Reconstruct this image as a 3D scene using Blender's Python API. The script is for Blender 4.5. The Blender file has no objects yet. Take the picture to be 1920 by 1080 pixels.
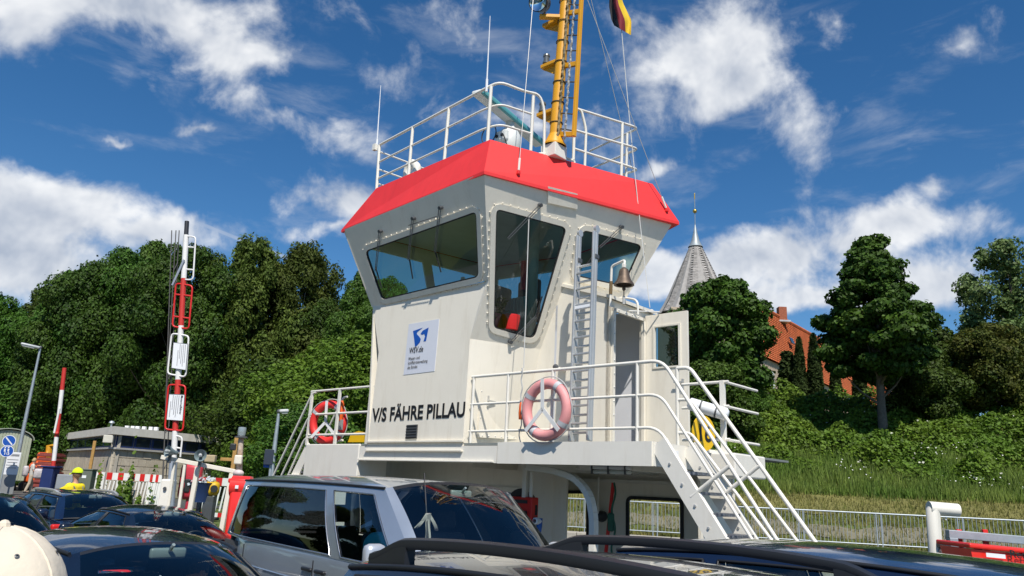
import bpy, bmesh, math, random
import numpy as np
from mathutils import Vector, Matrix
random.seed(7); RNG = np.random.default_rng(7)
SC = bpy.context.scene
COL = SC.collection
# ------------------------------------------------------------------ camera
F, EYE = 1420.0, 1.92                       # focal length in photo pixels (1920 wide), eye height over the car deck
_u = np.array([252., 5360., F]); _u /= np.linalg.norm(_u)          # world up seen from the tilted, slightly rolled camera
_y = np.array([0, 0, 1.]) - _u*_u[2]; _y /= np.linalg.norm(_y)
_x = np.cross(_y, _u); _x = _x if _x[0] > 0 else -_x
ROT = np.array([_x, _y, _u])
cam_d = bpy.data.cameras.new('camera'); cam = bpy.data.objects.new('camera', cam_d); COL.objects.link(cam)
cam_d.sensor_width = 36; cam_d.lens = F*36/1920; cam_d.clip_start = .05; cam_d.clip_end = 5000
M4 = np.eye(4); M4[:3, 0] = ROT[:, 0]; M4[:3, 1] = ROT[:, 1]; M4[:3, 2] = -ROT[:, 2]; M4[:3, 3] = (0, 0, EYE)
cam.matrix_world = Matrix(M4.tolist())
SC.camera = cam
# ------------------------------------------------------------------ sun, sky, exposure
SUN_EL, SUN_AZ = math.radians(54), math.radians(172)               # azimuth clockwise from +Y: behind the camera, a little right
SUN_DIR = np.array([math.cos(SUN_EL)*math.sin(SUN_AZ), math.cos(SUN_EL)*math.cos(SUN_AZ), math.sin(SUN_EL)])
sun_d = bpy.data.lights.new('sun', 'SUN'); sun_d.energy = 4.7; sun_d.angle = math.radians(.53); sun_d.color = (1, .95, .87)
sun = bpy.data.objects.new('sun', sun_d); COL.objects.link(sun)
sun.rotation_euler = Vector(SUN_DIR.tolist()).to_track_quat('Z', 'Y').to_euler(); sun.location = (0, 0, 60)
SC.view_settings.view_transform = 'Standard'; SC.view_settings.look = 'None'
SC.view_settings.exposure = .2; SC.view_settings.gamma = 1
SC.cycles.use_denoising = True
SC.cycles.max_bounces = 8; SC.cycles.transparent_max_bounces = 16

def ray(px, py): return ROT @ np.array([px-960., 540.-py, F])
def az(px, py, z):
    d = ray(px, py); return np.array([0, 0, EYE]) + d*(z-EYE)/d[2]
def ay(px, py, y):
    d = ray(px, py); return np.array([0, 0, EYE]) + d*y/d[1]
def ap(px, py, p, n):
    d = ray(px, py); o = np.array([0, 0, EYE]); return o + d*np.dot(np.asarray(p)-o, n)/np.dot(d, n)
def proj(P):
    c = ROT.T @ (np.asarray(P, float)-[0, 0, EYE]); return 960+F*c[0]/c[2], 540-F*c[1]/c[2]
def hor(px): return 540 + (F*F + 252*(px-960))/5360               # horizon row at a column
def gp(px, d, z=0.):
    p = ay(px, hor(px), d); return np.array([p[0], p[1], z])

# world: Nishita sky with drifting cumulus and cirrus laid over it by direction
world = bpy.data.worlds.new('World'); SC.world = world; world.use_nodes = True
NT = world.node_tree; NT.nodes.clear()
def nd(t, **k):
    n = NT.nodes.new(t)
    for a, b in k.items(): setattr(n, a, b)
    return n
def lk(a, b): NT.links.new(a, b)
def mth(op, a, b=None, c=None, clamp=False):
    n = nd('ShaderNodeMath', operation=op, use_clamp=clamp)
    for i, v in enumerate((a, b, c)):
        if v is None: continue
        if isinstance(v, (int, float)): n.inputs[i].default_value = v
        else: lk(v, n.inputs[i])
    return n.outputs[0]
def sky_world():
    sky = nd('ShaderNodeTexSky', sky_type='NISHITA'); sky.sun_disc = False
    sky.sun_elevation = SUN_EL; sky.sun_rotation = SUN_AZ
    sky.air_density = 1.0; sky.dust_density = .3; sky.ozone_density = 4.0; sky.altitude = 300
    hs = nd('ShaderNodeHueSaturation'); hs.inputs['Saturation'].default_value = 1.27; hs.inputs['Value'].default_value = .96
    lk(sky.outputs[0], hs.inputs['Color'])
    tc = nd('ShaderNodeTexCoord'); D = tc.outputs['Generated']
    def noise(vec, scale, detail, rough, dist=0):
        n = nd('ShaderNodeTexNoise'); n.inputs['Scale'].default_value = scale; n.inputs['Detail'].default_value = detail
        n.inputs['Roughness'].default_value = rough; n.inputs['Distortion'].default_value = dist; lk(vec, n.inputs['Vector']); return n
    def vm(op, a, b):
        n = nd('ShaderNodeVectorMath', operation=op)
        for i, v in enumerate((a, b)):
            if isinstance(v, (tuple, list)): n.inputs[i].default_value = v
            else: lk(v, n.inputs[i])
        return n
    wn = noise(D, 7, 5, .6)
    w = vm('SUBTRACT', wn.outputs['Color'], (.5, .5, .5))
    w = vm('MULTIPLY', w.outputs[0], (.10, .10, .10))
    Dw = vm('ADD', D, w.outputs[0]).outputs[0]
    # (column, row, half width, half height, weight, tilt) of the big cloud masses
    blobs = [(250, 20, 330, 62, 1.0, 0), (480, 95, 130, 62, .9, 10), (60, 60, 120, 50, .75, 0), (390, 60, 210, 80, .85, 8),
             (70, 400, 210, 88, 1.15, 0), (20, 490, 230, 80, 1.1, 0), (310, 425, 130, 44, .85, 5), (200, 365, 90, 60, .9, 0),
             (650, 380, 105, 78, 1.1, 0), (610, 440, 80, 30, .7, 0), (540, 215, 150, 50, .58, 18), (640, 245, 70, 30, .45, 15),
             (1390, 60, 130, 100, 1.05, 0), (1380, 145, 120, 80, 1.1, 0), (1290, 90, 120, 90, .85, 0), (1190, 180, 160, 100, .36, 25),
             (1460, 480, 165, 62, 1.1, 0), (1360, 490, 100, 60, 1.1, 0), (1240, 520, 95, 55, 1.1, 0), (1540, 545, 200, 46, .95, 0),
             (1690, 415, 170, 52, 1.05, 5), (1760, 365, 60, 40, .85, 0), (1760, 530, 90, 56, 1.0, 0), (1600, 440, 110, 50, .9, 0),
             (1640, 290, 230, 60, .28, 15), (1480, 250, 150, 80, .32, 25), (1810, 100, 60, 40, .42, 0), (760, 160, 240, 50, .22, 12),
             (930, 90, 200, 60, .18, 12), (215, 238, 40, 16, .7, 0), (380, 240, 50, 22, .7, 0), (1080, 250, 170, 70, .22, 10), (1240, 300, 70, 34, .7, -20)]
    acc = None
    for (px, py, rx, ry, wt, tl) in blobs:
        c = ray(px, py); c = c/np.linalg.norm(c)
        a, b = ray(px+math.cos(math.radians(tl)), py+math.sin(math.radians(tl))), ray(px, py)
        t1 = a-b; t1 -= c*t1.dot(c); t1 /= np.linalg.norm(t1); t2 = np.cross(c, t1)
        A = vm('DOT_PRODUCT', Dw, tuple(t1*F/rx/1.12)).outputs['Value']; B = vm('DOT_PRODUCT', Dw, tuple(t2*F/ry/1.12)).outputs['Value']
        r2 = mth('ADD', mth('MULTIPLY', A, A), mth('MULTIPLY', B, B))
        g = mth('MULTIPLY_ADD', mth('SQRT', r2), -wt, wt+.0)       # cone falloff
        acc = g if acc is None else mth('SMOOTH_MAX', acc, g, .25)
    acc = mth('MAXIMUM', acc, -.6)
    fb = noise(D, 9.5, 10, .62, .25).outputs['Fac']
    st = vm('MULTIPLY', D, (3.0, 3.0, 9.0)).outputs[0]
    ci = noise(st, 2.6, 8, .6, .35).outputs['Fac']
    dens = mth('ADD', mth('MULTIPLY', acc, .8), mth('MULTIPLY', mth('SUBTRACT', fb, .5), 1.5))
    def ramp(x, lo, hi):
        n = nd('ShaderNodeMapRange', interpolation_type='SMOOTHSTEP'); lk(x, n.inputs[0])
        n.inputs[1].default_value = lo; n.inputs[2].default_value = hi; return n.outputs[0]
    cum = mth('MULTIPLY', ramp(dens, .08, .58), .93)
    wisp = mth('MULTIPLY', ramp(mth('ADD', ci, mth('MULTIPLY', acc, .16)), .50, .86), .34)
    # contrail: a thin straight streak
    p, q = ray(250, 370), ray(610, 512); nn = np.cross(p, q); nn /= np.linalg.norm(nn); mid = (p+q)/np.linalg.norm(p+q)
    tdir = np.cross(nn, mid)
    dn = mth('ABSOLUTE', vm('DOT_PRODUCT', D, tuple(nn)).outputs['Value']); dt = mth('ABSOLUTE', vm('DOT_PRODUCT', D, tuple(tdir)).outputs['Value'])
    trail = mth('MULTIPLY', mth('MULTIPLY', ramp(mth('MULTIPLY', dn, -1.), -.0042, -.0010), ramp(mth('MULTIPLY', dt, -1.), -.16, -.10)), .42)
    alpha = mth('MAXIMUM', mth('MAXIMUM', cum, wisp), trail)
    # lit tops, greyer bodies: compare the density a little higher up
    up = vm('ADD', D, (.004, -.01, .028)).outputs[0]
    fb2 = noise(up, 9.5, 4, .6, .25).outputs['Fac']; fb1 = noise(D, 9.5, 4, .6, .25).outputs['Fac']
    lit = mth('MULTIPLY_ADD', mth('SUBTRACT', fb1, fb2), 2.6, .5)
    lit = mth('SUBTRACT', lit, mth('MULTIPLY', ramp(dens, .5, 1.15), .35), None, True)
    cc = nd('ShaderNodeMix', data_type='RGBA'); cc.inputs['A'].default_value = (4.0, 4.5, 5.4, 1); cc.inputs['B'].default_value = (8.6, 8.7, 8.8, 1)
    lk(lit, cc.inputs['Factor'])
    mx = nd('ShaderNodeMix', data_type='RGBA'); lk(alpha, mx.inputs['Factor']); lk(hs.outputs[0], mx.inputs['A']); lk(cc.outputs['Result'], mx.inputs['B'])
    bg = nd('ShaderNodeBackground'); bg.inputs['Strength'].default_value = .1; lk(mx.outputs['Result'], bg.inputs['Color'])
    out = nd('ShaderNodeOutputWorld'); lk(bg.outputs[0], out.inputs[0])
sky_world()
# ------------------------------------------------------------------ materials
MATS = {}
def mat(name, col, rough=.5, metal=0., var=.08, vscale=3., bump=0., bscale=60., coat=0., spec=None, trans=0., isl=0., dirt=0., ramp2=None, coord='Object', tree=0.):
    """principled material with large soft colour variation, optional fine bump, per-piece variation and dirt blotches"""
    if name in MATS: return MATS[name]
    m = bpy.data.materials.new(name); m.use_nodes = True; nt = m.node_tree; N = nt.nodes; L = nt.links
    b = N['Principled BSDF']; b.inputs['Roughness'].default_value = rough; b.inputs['Metallic'].default_value = metal
    if coat: b.inputs['Coat Weight'].default_value = coat; b.inputs['Coat Roughness'].default_value = .02
    if spec is not None: b.inputs['Specular IOR Level'].default_value = spec
    tc = N.new('ShaderNodeTexCoord')
    no = N.new('ShaderNodeTexNoise'); no.inputs['Scale'].default_value = vscale; no.inputs['Detail'].default_value = 6; no.inputs['Roughness'].default_value = .6
    L.new(tc.outputs[coord], no.inputs['Vector'])
    c = np.array(col[:3]); c2 = np.array(ramp2) if ramp2 is not None else c*(1+var)
    c1 = c*(1-var) if ramp2 is None else c
    mx = N.new('ShaderNodeMix'); mx.data_type = 'RGBA'
    mr = N.new('ShaderNodeMapRange'); mr.inputs[1].default_value = .3; mr.inputs[2].default_value = .7; L.new(no.outputs['Fac'], mr.inputs[0])
    mx.inputs['A'].default_value = (*c1, 1); mx.inputs['B'].default_value = (*np.minimum(c2, 1), 1); L.new(mr.outputs[0], mx.inputs['Factor'])
    cur = mx.outputs['Result']
    if dirt:
        n2 = N.new('ShaderNodeTexNoise'); n2.inputs['Scale'].default_value = 1.3; n2.inputs['Detail'].default_value = 9; n2.inputs['Roughness'].default_value = .7
        mp = N.new('ShaderNodeMapping'); mp.inputs['Scale'].default_value = (5, 5, .7); L.new(tc.outputs[coord], mp.inputs[0]); L.new(mp.outputs[0], n2.inputs['Vector'])
        r2 = N.new('ShaderNodeMapRange'); r2.inputs[1].default_value = .52; r2.inputs[2].default_value = .8; r2.inputs[4].default_value = dirt; L.new(n2.outputs['Fac'], r2.inputs[0])
        m2 = N.new('ShaderNodeMix'); m2.data_type = 'RGBA'; m2.inputs['B'].default_value = (*(c*np.array([.62, .55, .45])), 1)
        L.new(cur, m2.inputs['A']); L.new(r2.outputs[0], m2.inputs['Factor']); cur = m2.outputs['Result']
    if tree:
        oi = N.new('ShaderNodeObjectInfo'); h0 = N.new('ShaderNodeHueSaturation'); m0 = N.new('ShaderNodeMath'); m0.operation = 'MULTIPLY_ADD'; m0.inputs[1].default_value = tree; m0.inputs[2].default_value = 1-tree*.45
        m3 = N.new('ShaderNodeMath'); m3.operation = 'MULTIPLY_ADD'; m3.inputs[1].default_value = .035; m3.inputs[2].default_value = .494; L.new(oi.outputs['Random'], m3.inputs[0]); L.new(m3.outputs[0], h0.inputs['Hue'])
        L.new(oi.outputs['Random'], m0.inputs[0]); L.new(m0.outputs[0], h0.inputs['Value']); L.new(cur, h0.inputs['Color']); cur = h0.outputs[0]
    if isl:
        ge = N.new('ShaderNodeNewGeometry'); hs = N.new('ShaderNodeHueSaturation')
        ml = N.new('ShaderNodeMath'); ml.operation = 'MULTIPLY_ADD'; ml.inputs[1].default_value = 2*isl; ml.inputs[2].default_value = 1-isl
        L.new(ge.outputs['Random Per Island'], ml.inputs[0]); L.new(ml.outputs[0], hs.inputs['Value']); L.new(cur, hs.inputs['Color']); cur = hs.outputs[0]
    L.new(cur, b.inputs['Base Color'])
    if bump:
        bn = N.new('ShaderNodeTexNoise'); bn.inputs['Scale'].default_value = bscale; bn.inputs['Detail'].default_value = 5; L.new(tc.outputs[coord], bn.inputs['Vector'])
        bu = N.new('ShaderNodeBump'); bu.inputs['Strength'].default_value = bump; bu.inputs['Distance'].default_value = .02; L.new(bn.outputs['Fac'], bu.inputs['Height']); L.new(bu.outputs[0], b.inputs['Normal'])
    if trans:
        tr = N.new('ShaderNodeBsdfTranslucent'); L.new(cur, tr.inputs['Color']); ms = N.new('ShaderNodeMixShader'); ms.inputs[0].default_value = trans
        L.new(b.outputs[0], ms.inputs[1]); L.new(tr.outputs[0], ms.inputs[2]); L.new(ms.outputs[0], N['Material Output'].inputs[0])
    MATS[name] = m; return m
def glass(name, tint, ior=1.5, add=0.):
    if name in MATS: return MATS[name]
    m = bpy.data.materials.new(name); m.use_nodes = True; nt = m.node_tree; N = nt.nodes; L = nt.links; N.remove(N['Principled BSDF'])
    t = N.new('ShaderNodeBsdfTransparent'); t.inputs[0].default_value = (*tint, 1); g = N.new('ShaderNodeBsdfGlossy'); g.inputs['Roughness'].default_value = .01
    g.inputs[0].default_value = (.95, .97, .97, 1)
    f = N.new('ShaderNodeFresnel'); f.inputs[0].default_value = ior; a = N.new('ShaderNodeMath'); a.operation = 'ADD'; a.inputs[1].default_value = add; a.use_clamp = True
    ms = N.new('ShaderNodeMixShader'); L.new(f.outputs[0], a.inputs[0]); L.new(a.outputs[0], ms.inputs[0]); L.new(t.outputs[0], ms.inputs[1]); L.new(g.outputs[0], ms.inputs[2])
    L.new(ms.outputs[0], N['Material Output'].inputs[0]); MATS[name] = m; return m
CREAM = mat('cream_paint', (.82, .765, .65), .42, var=.03, vscale=1.5, bump=.08, bscale=7, dirt=.34)
CREAM2 = mat('cream_paint_trim', (.78, .73, .62), .45, var=.03, dirt=.3)
WHITE = mat('white_paint', (.80, .765, .68), .4, var=.03, dirt=.25)
RED = mat('fluorescent_red_paint', (.80, .038, .036), .5, var=.05, vscale=2, bump=.10, bscale=5, dirt=.30)
YEL = mat('mast_yellow_paint', (.72, .34, .012), .42, var=.06, dirt=.2)
STEEL = mat('brushed_aluminium', (.60, .595, .57), .45, .6, var=.08)
GALV = mat('galvanised_steel', (.42, .47, .50), .5, .55, var=.12, vscale=9)
BLACK = mat('black_rubber', (.018, .018, .02), .6)
BLKPLAS = mat('black_plastic', (.03, .031, .034), .45)
DARKMET = mat('dark_grey_metal', (.10, .105, .11), .45, .3)
BRONZE = mat('aged_bronze', (.13, .095, .07), .55, .6, var=.2, vscale=8)
GLS = glass('wheelhouse_glass', (.62, .74, .70), 1.5, .035)
GCAR = glass('car_glass', (.82, .90, .87), 1.5, .05)
GCLEAR = glass('clear_glass', (.88, .92, .9), 1.45)
GPRIV = glass('privacy_glass', (.035, .037, .04), 1.6)
SIGNW = mat('sign_white', (.80, .81, .82), .4, var=.02)
SIGNBLK = mat('sign_black', (.012, .012, .014), .5)
SIGNBLUE = mat('sign_blue', (.012, .09, .42), .4, var=.03)
REDP = mat('signal_red_paint', (.62, .018, .016), .4, var=.08)
WOODY = mat('ochre_timber', (.42, .24, .07), .7, var=.2, vscale=12)
CONC = mat('pale_concrete', (.40, .37, .31), .85, var=.2, vscale=2.5, bump=.3, bscale=30, dirt=.5)
# ------------------------------------------------------------------ mesh helpers
def V3(p): return np.asarray(p, float)
def unit(v): v = V3(v); return v/np.linalg.norm(v)
class MB:
    def __init__(s): s.v = []; s.f = []; s.m = []
    def add(s, vs, fs, m=0):
        o = len(s.v); s.v += [tuple(map(float, p)) for p in vs]; s.f += [tuple(o+i for i in f) for f in fs]; s.m += [m]*len(fs); return s
    def hexa(s, p, m=0):      # 4 bottom, 4 top, same winding
        return s.add(p, [(3, 2, 1, 0), (4, 5, 6, 7), (0, 1, 5, 4), (1, 2, 6, 5), (2, 3, 7, 6), (3, 0, 4, 7)], m)
    def box(s, c, size, ax=None, m=0):
        c = V3(c); ax = np.eye(3) if ax is None else np.array(ax); h = np.array(size)/2
        return s.hexa([c + ax[0]*a*h[0] + ax[1]*b*h[1] + ax[2]*z*h[2] for z in (-1, 1) for a, b in ((-1, -1), (1, -1), (1, 1), (-1, 1))], m)
    def bbox(s, c, size, ax=None, m=0, bv=.01):      # box with chamfered edges along all sides (rounded look)
        c = V3(c); ax = np.eye(3) if ax is None else np.array(ax); h = np.array(size)/2; bv = min(bv, *(h*.8))
        bm = bmesh.new(); bmesh.ops.create_cube(bm, size=1)
        for v in bm.verts: v.co = Vector((v.co.x*2*h[0], v.co.y*2*h[1], v.co.z*2*h[2]))
        bmesh.ops.bevel(bm, geom=bm.edges[:], offset=bv, segments=2, affect='EDGES', profile=.5)
        bm.verts.index_update(); vs = [c + ax.T @ V3(v.co) for v in bm.verts]; fs = [[v.index for v in f.verts] for f in bm.faces]; bm.free()
        return s.add(vs, fs, m)
    def tube(s, pts, r, n=8, m=0, caps=True, closed=False):
        pts = [V3(p) for p in pts]; k = len(pts); r = [r]*k if np.isscalar(r) else r; vs = []; prev = None
        for i, p in enumerate(pts):
            if closed: t = pts[(i+1) % k]-pts[i-1]
            else: t = pts[min(i+1, k-1)]-pts[max(i-1, 0)]
            t = t/(np.linalg.norm(t)+1e-12)
            if prev is None: a = np.cross(t, (0, 0, 1.) if abs(t[2]) < .9 else (1., 0, 0))
            else: a = prev - t*prev.dot(t)
            a = a/np.linalg.norm(a); b = np.cross(t, a); prev = a
            vs += [p + (a*math.cos(2*math.pi*j/n) + b*math.sin(2*math.pi*j/n))*r[i] for j in range(n)]
        fs = []
        for i in range(k if closed else k-1):
            i2 = (i+1) % k
            fs += [(i*n+j, i*n+(j+1) % n, i2*n+(j+1) % n, i2*n+j) for j in range(n)]
        if caps and not closed: fs += [tuple(range(n))[::-1], tuple((k-1)*n+j for j in range(n))]
        return s.add(vs, fs, m)
    def cyl(s, p, q, r0, r1=None, n=16, m=0): return s.tube([p, q], [r0, r0 if r1 is None else r1], n, m)
    def lathe(s, c, axis, prof, n=24, m=0, caps=False):          # prof: (radius, height along axis)
        c = V3(c); t = unit(axis); a = np.cross(t, (0, 0, 1.) if abs(t[2]) < .9 else (1., 0, 0)); a = unit(a); b = np.cross(t, a); k = len(prof)
        vs = [c + t*h + (a*math.cos(2*math.pi*j/n)+b*math.sin(2*math.pi*j/n))*max(r, 1e-4) for r, h in prof for j in range(n)]
        fs = [(i*n+j, i*n+(j+1) % n, (i+1)*n+(j+1) % n, (i+1)*n+j) for i in range(k-1) for j in range(n)]
        if caps: fs += [tuple(range(n))[::-1], tuple((k-1)*n+j for j in range(n))]
        return s.add(vs, fs, m)
    def ball(s, c, r, n=12, m=0, sc=(1, 1, 1)):
        c = V3(c); o = len(s.v)
        prof = [(math.sin(math.pi*i/(n//2+2)), -math.cos(math.pi*i/(n//2+2))) for i in range(n//2+3)]
        vs = [c + V3((math.cos(2*math.pi*j/n)*a*sc[0], math.sin(2*math.pi*j/n)*a*sc[1], h*sc[2]))*r for a, h in prof for j in range(n)]
        k = len(prof); fs = [(i*n+j, i*n+(j+1) % n, (i+1)*n+(j+1) % n, (i+1)*n+j) for i in range(k-1) for j in range(n)]
        return s.add(vs, fs, m)
    def prism(s, poly, ext, m=0):                                # planar polygon (3D pts) extruded by a vector
        poly = [V3(p) for p in poly]; e = V3(ext); n = len(poly)
        return s.add(poly+[p+e for p in poly], [tuple(range(n))[::-1], tuple(range(n, 2*n))]+[(i, (i+1) % n, n+(i+1) % n, n+i) for i in range(n)], m)
    def grid(s, fn, nu, nv, m=0, th=None):                       # fn(u,v)->p ; th: thickness vector or scalar along normal
        P = np.array([[fn(i/nu, j/nv) for i in range(nu+1)] for j in range(nv+1)])
        idx = lambda i, j: j*(nu+1)+i
        fs = [(idx(i, j), idx(i+1, j), idx(i+1, j+1), idx(i, j+1)) for j in range(nv) for i in range(nu)]
        if th is None: return s.add(P.reshape(-1, 3), fs, m)
        du = np.gradient(P, axis=1); dv = np.gradient(P, axis=0); nn = np.cross(du, dv); nn /= np.linalg.norm(nn, axis=2, keepdims=True)+1e-12
        Q = P - nn*th; K = (nu+1)*(nv+1)
        b = [idx(i, 0) for i in range(nu+1)]+[idx(nu, j) for j in range(1, nv+1)]+[idx(i, nv) for i in range(nu-1, -1, -1)]+[idx(0, j) for j in range(nv-1, 0, -1)]
        fs2 = [tuple(i+K for i in f[::-1]) for f in fs]; n = len(b)
        fs3 = [(b[i], b[i]+K, b[(i+1) % n]+K, b[(i+1) % n]) for i in range(n)]
        return s.add(np.vstack([P.reshape(-1, 3), Q.reshape(-1, 3)]), fs+fs2+fs3, m)
    def panel(s, outer, holes, o, u, v, th, m=0):                # flat sheet with holes; outer/holes 2D in (u,v); th: thickness against u x v
        o, u, v = V3(o), V3(u), V3(v); nrm = np.cross(u, v); nrm = nrm/np.linalg.norm(nrm)
        bm = bmesh.new(); loops = []
        for lp in [outer]+list(holes):
            vv = [bm.verts.new((p[0], p[1], 0)) for p in lp]; loops.append(vv)
            for i in range(len(vv)): bm.edges.new((vv[i], vv[(i+1) % len(vv)]))
        bmesh.ops.triangle_fill(bm, use_beauty=True, use_dissolve=False, edges=bm.edges[:], normal=(0, 0, 1))
        bm.verts.index_update(); P2 = [(vt.co.x, vt.co.y) for vt in bm.verts]; fs = [[vt.index for vt in f.verts] if f.normal.z > 0 else [vt.index for vt in f.verts][::-1] for f in bm.faces]
        li = [[vt.index for vt in lp] for lp in loops]; bm.free(); n = len(P2)
        A = [o+u*a+v*b for a, b in P2]; B = [p-nrm*th for p in A]
        F2 = list(fs)+[[i+n for i in f[::-1]] for f in fs]
        for lp in li: F2 += [(lp[i], lp[i]+n, lp[(i+1) % len(lp)]+n, lp[(i+1) % len(lp)]) for i in range(len(lp))]
        return s.add(A+B, F2, m)
    def build(s, name, mats, parent=None, smooth=False, kind=None, fixn=True):
        me = bpy.data.meshes.new(name); off = V3(parent.get('_o', (0, 0, 0))) if parent else V3((0, 0, 0))
        vs = [(p[0]-off[0], p[1]-off[1], p[2]-off[2]) for p in s.v]
        me.from_pydata(vs, [], s.f)
        for m in (mats if isinstance(mats, (list, tuple)) else [mats]): me.materials.append(m)
        if any(s.m): me.polygons.foreach_set('material_index', s.m)
        if fixn:
            bm = bmesh.new(); bm.from_mesh(me); bmesh.ops.recalc_face_normals(bm, faces=bm.faces[:]); bm.to_mesh(me); bm.free()
        if smooth:
            me.polygons.foreach_set('use_smooth', [True]*len(me.polygons))
            me.set_sharp_from_angle(angle=math.radians(smooth if smooth is not True else 40))
        me.update()
        ob = bpy.data.objects.new(name, me); COL.objects.link(ob)
        if parent:
            ob.parent = parent
            ob['_o'] = tuple(off)
        if kind: ob['kind'] = kind
        return ob
def empty(name, loc, label=None, cat=None, group=None):
    o = bpy.data.objects.new(name, None); COL.objects.link(o); o.location = tuple(map(float, loc)); o['_o'] = tuple(map(float, loc)); o.empty_display_size = .2
    if label: tag(o, label, cat, group)
    return o
def tag(o, label, cat=None, group=None):
    o['label'] = label
    if cat: o['category'] = cat
    if group: o['group'] = group
    return o
def struct(o): o['kind'] = 'structure'; return o
def roundpoly(pts, r, n=5):
    out = []; k = len(pts); pts = [np.array(p, float) for p in pts]
    for i in range(k):
        p, a, b = pts[i], pts[i-1], pts[(i+1) % k]; da, db = (a-p), (b-p); la, lb = np.linalg.norm(da), np.linalg.norm(db); da /= la; db /= lb
        rr = r[i] if isinstance(r, (list, tuple)) else r
        d = min(rr, la*.45, lb*.45); q0, q1 = p+da*d, p+db*d
        for t in np.linspace(0, 1, n): out.append(tuple((1-t)**2*q0+2*t*(1-t)*p+t*t*q1))
    return out
def inset2(poly, d):                                             # crude inset of a convex-ish ring about its outline
    P = np.array(poly); n = len(P); out = []
    ar = .5*sum(P[i-1][0]*P[i][1]-P[i][0]*P[i-1][1] for i in range(n)); sg = 1 if ar > 0 else -1
    for i in range(n):
        t = P[(i+1) % n]-P[i-1]; t = t/(np.linalg.norm(t)+1e-9); out.append(tuple(P[i]+sg*d*np.array([-t[1], t[0]])))
    return out
def text_mesh(name, s, o, u, v, size, material, parent, xs=1., bold=0., depth=.003, align='LEFT', spacing=1., shear=0.):
    c = bpy.data.curves.new(name, 'FONT'); c.body = s; c.size = 1; c.extrude = 0; c.offset = bold; c.align_x = align; c.space_character = spacing; c.shear = shear; c.resolution_u = 3
    t = bpy.data.objects.new(name, c); COL.objects.link(t); bpy.context.view_layer.update()
    me = bpy.data.meshes.new_from_object(t.evaluated_get(bpy.context.evaluated_depsgraph_get())); bpy.data.objects.remove(t); bpy.data.curves.remove(c)
    o, u, v = V3(o), unit(u), unit(v); n = np.cross(u, v); off = V3(parent.get('_o', (0, 0, 0))) if parent else 0
    co = np.array([p.co[:] for p in me.vertices]).reshape(-1, 3)
    W_ = o + np.outer(co[:, 0]*size*xs, u) + np.outer(co[:, 1]*size, v) + n*depth - off
    me.vertices.foreach_set('co', W_.ravel()); me.materials.clear(); me.materials.append(material); me.update(); me.name = name
    ob = bpy.data.objects.new(name, me); COL.objects.link(ob)
    if parent: ob.parent = parent; ob['_o'] = tuple(off)
    return ob
def arc(c, a, b, t0, t1, n): return [V3(c)+V3(a)*math.cos(t)+V3(b)*math.sin(t) for t in np.linspace(t0, t1, n)]
def fillet(pts, r, n=5):                                         # round the inner corners of an open 3D path
    pts = [V3(p) for p in pts]; out = [pts[0]]
    for i in range(1, len(pts)-1):
        p, a, b = pts[i], pts[i-1], pts[i+1]; la, lb = np.linalg.norm(a-p), np.linalg.norm(b-p); d = min(r, la*.45, lb*.45); q0, q1 = p+(a-p)/la*d, p+(b-p)/lb*d
        out += [(1-t)**2*q0+2*t*(1-t)*p+t*t*q1 for t in np.linspace(0, 1, n)]
    return out+[pts[-1]]
def copy_tree(o, parent=None):
    c = o.copy(); COL.objects.link(c); c.parent = parent
    for ch in list(o.children): copy_tree(ch, c)
    return c
Z3 = np.array([0, 0, 1.]); X3 = np.array([1., 0, 0]); Y3 = np.array([0, 1., 0])
LEAF = dict(bush=mat('leaf_bush', (.055, .105, .010), .6, var=.3, vscale=.35, isl=.42, trans=.25, spec=.25, ramp2=(.11, .165, .02)))
def leaf_cloud(name, C, Nrm, size, material, parent=None, aspect=1.5, kind=None, droop=0.):
    """one small folded leaf spray (a kite of two triangles) per row of C"""
    n = len(C); r = np.random.default_rng(n+7)
    Nn = Nrm + r.normal(0, .55, (n, 3)); Nn /= np.linalg.norm(Nn, axis=1, keepdims=True)
    t = r.normal(0, 1, (n, 3)); t[:, 2] -= droop; t -= Nn*np.sum(t*Nn, axis=1, keepdims=True); t /= np.linalg.norm(t, axis=1, keepdims=True)
    b = np.cross(Nn, t); s = (size*(.6+.8*r.random(n)))[:, None]
    A = C - t*s*.5*aspect; B = C + b*s*.5 + Nn*s*.12; D = C - b*s*.5 + Nn*s*.12; E_ = C + t*s*.5*aspect
    off = V3(parent.get('_o', (0, 0, 0))) if parent else V3((0, 0, 0))
    P = np.stack([A, B, E_, D], axis=1).reshape(-1, 3) - off
    me = bpy.data.meshes.new(name); me.vertices.add(4*n); me.vertices.foreach_set('co', P.ravel())
    idx = np.arange(4*n).reshape(n, 4); tri = np.concatenate([idx[:, [0, 1, 2]], idx[:, [0, 2, 3]]], axis=1).reshape(-1)
    me.loops.add(6*n); me.loops.foreach_set('vertex_index', tri); me.polygons.add(2*n)
    me.polygons.foreach_set('loop_start', np.arange(0, 6*n, 3)); me.polygons.foreach_set('loop_total', np.full(2*n, 3))
    me.materials.append(material); me.update(); me.validate()
    ob = bpy.data.objects.new(name, me); COL.objects.link(ob)
    if parent: ob.parent = parent; ob['_o'] = tuple(off)
    if kind: ob['kind'] = kind
    return ob
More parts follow.
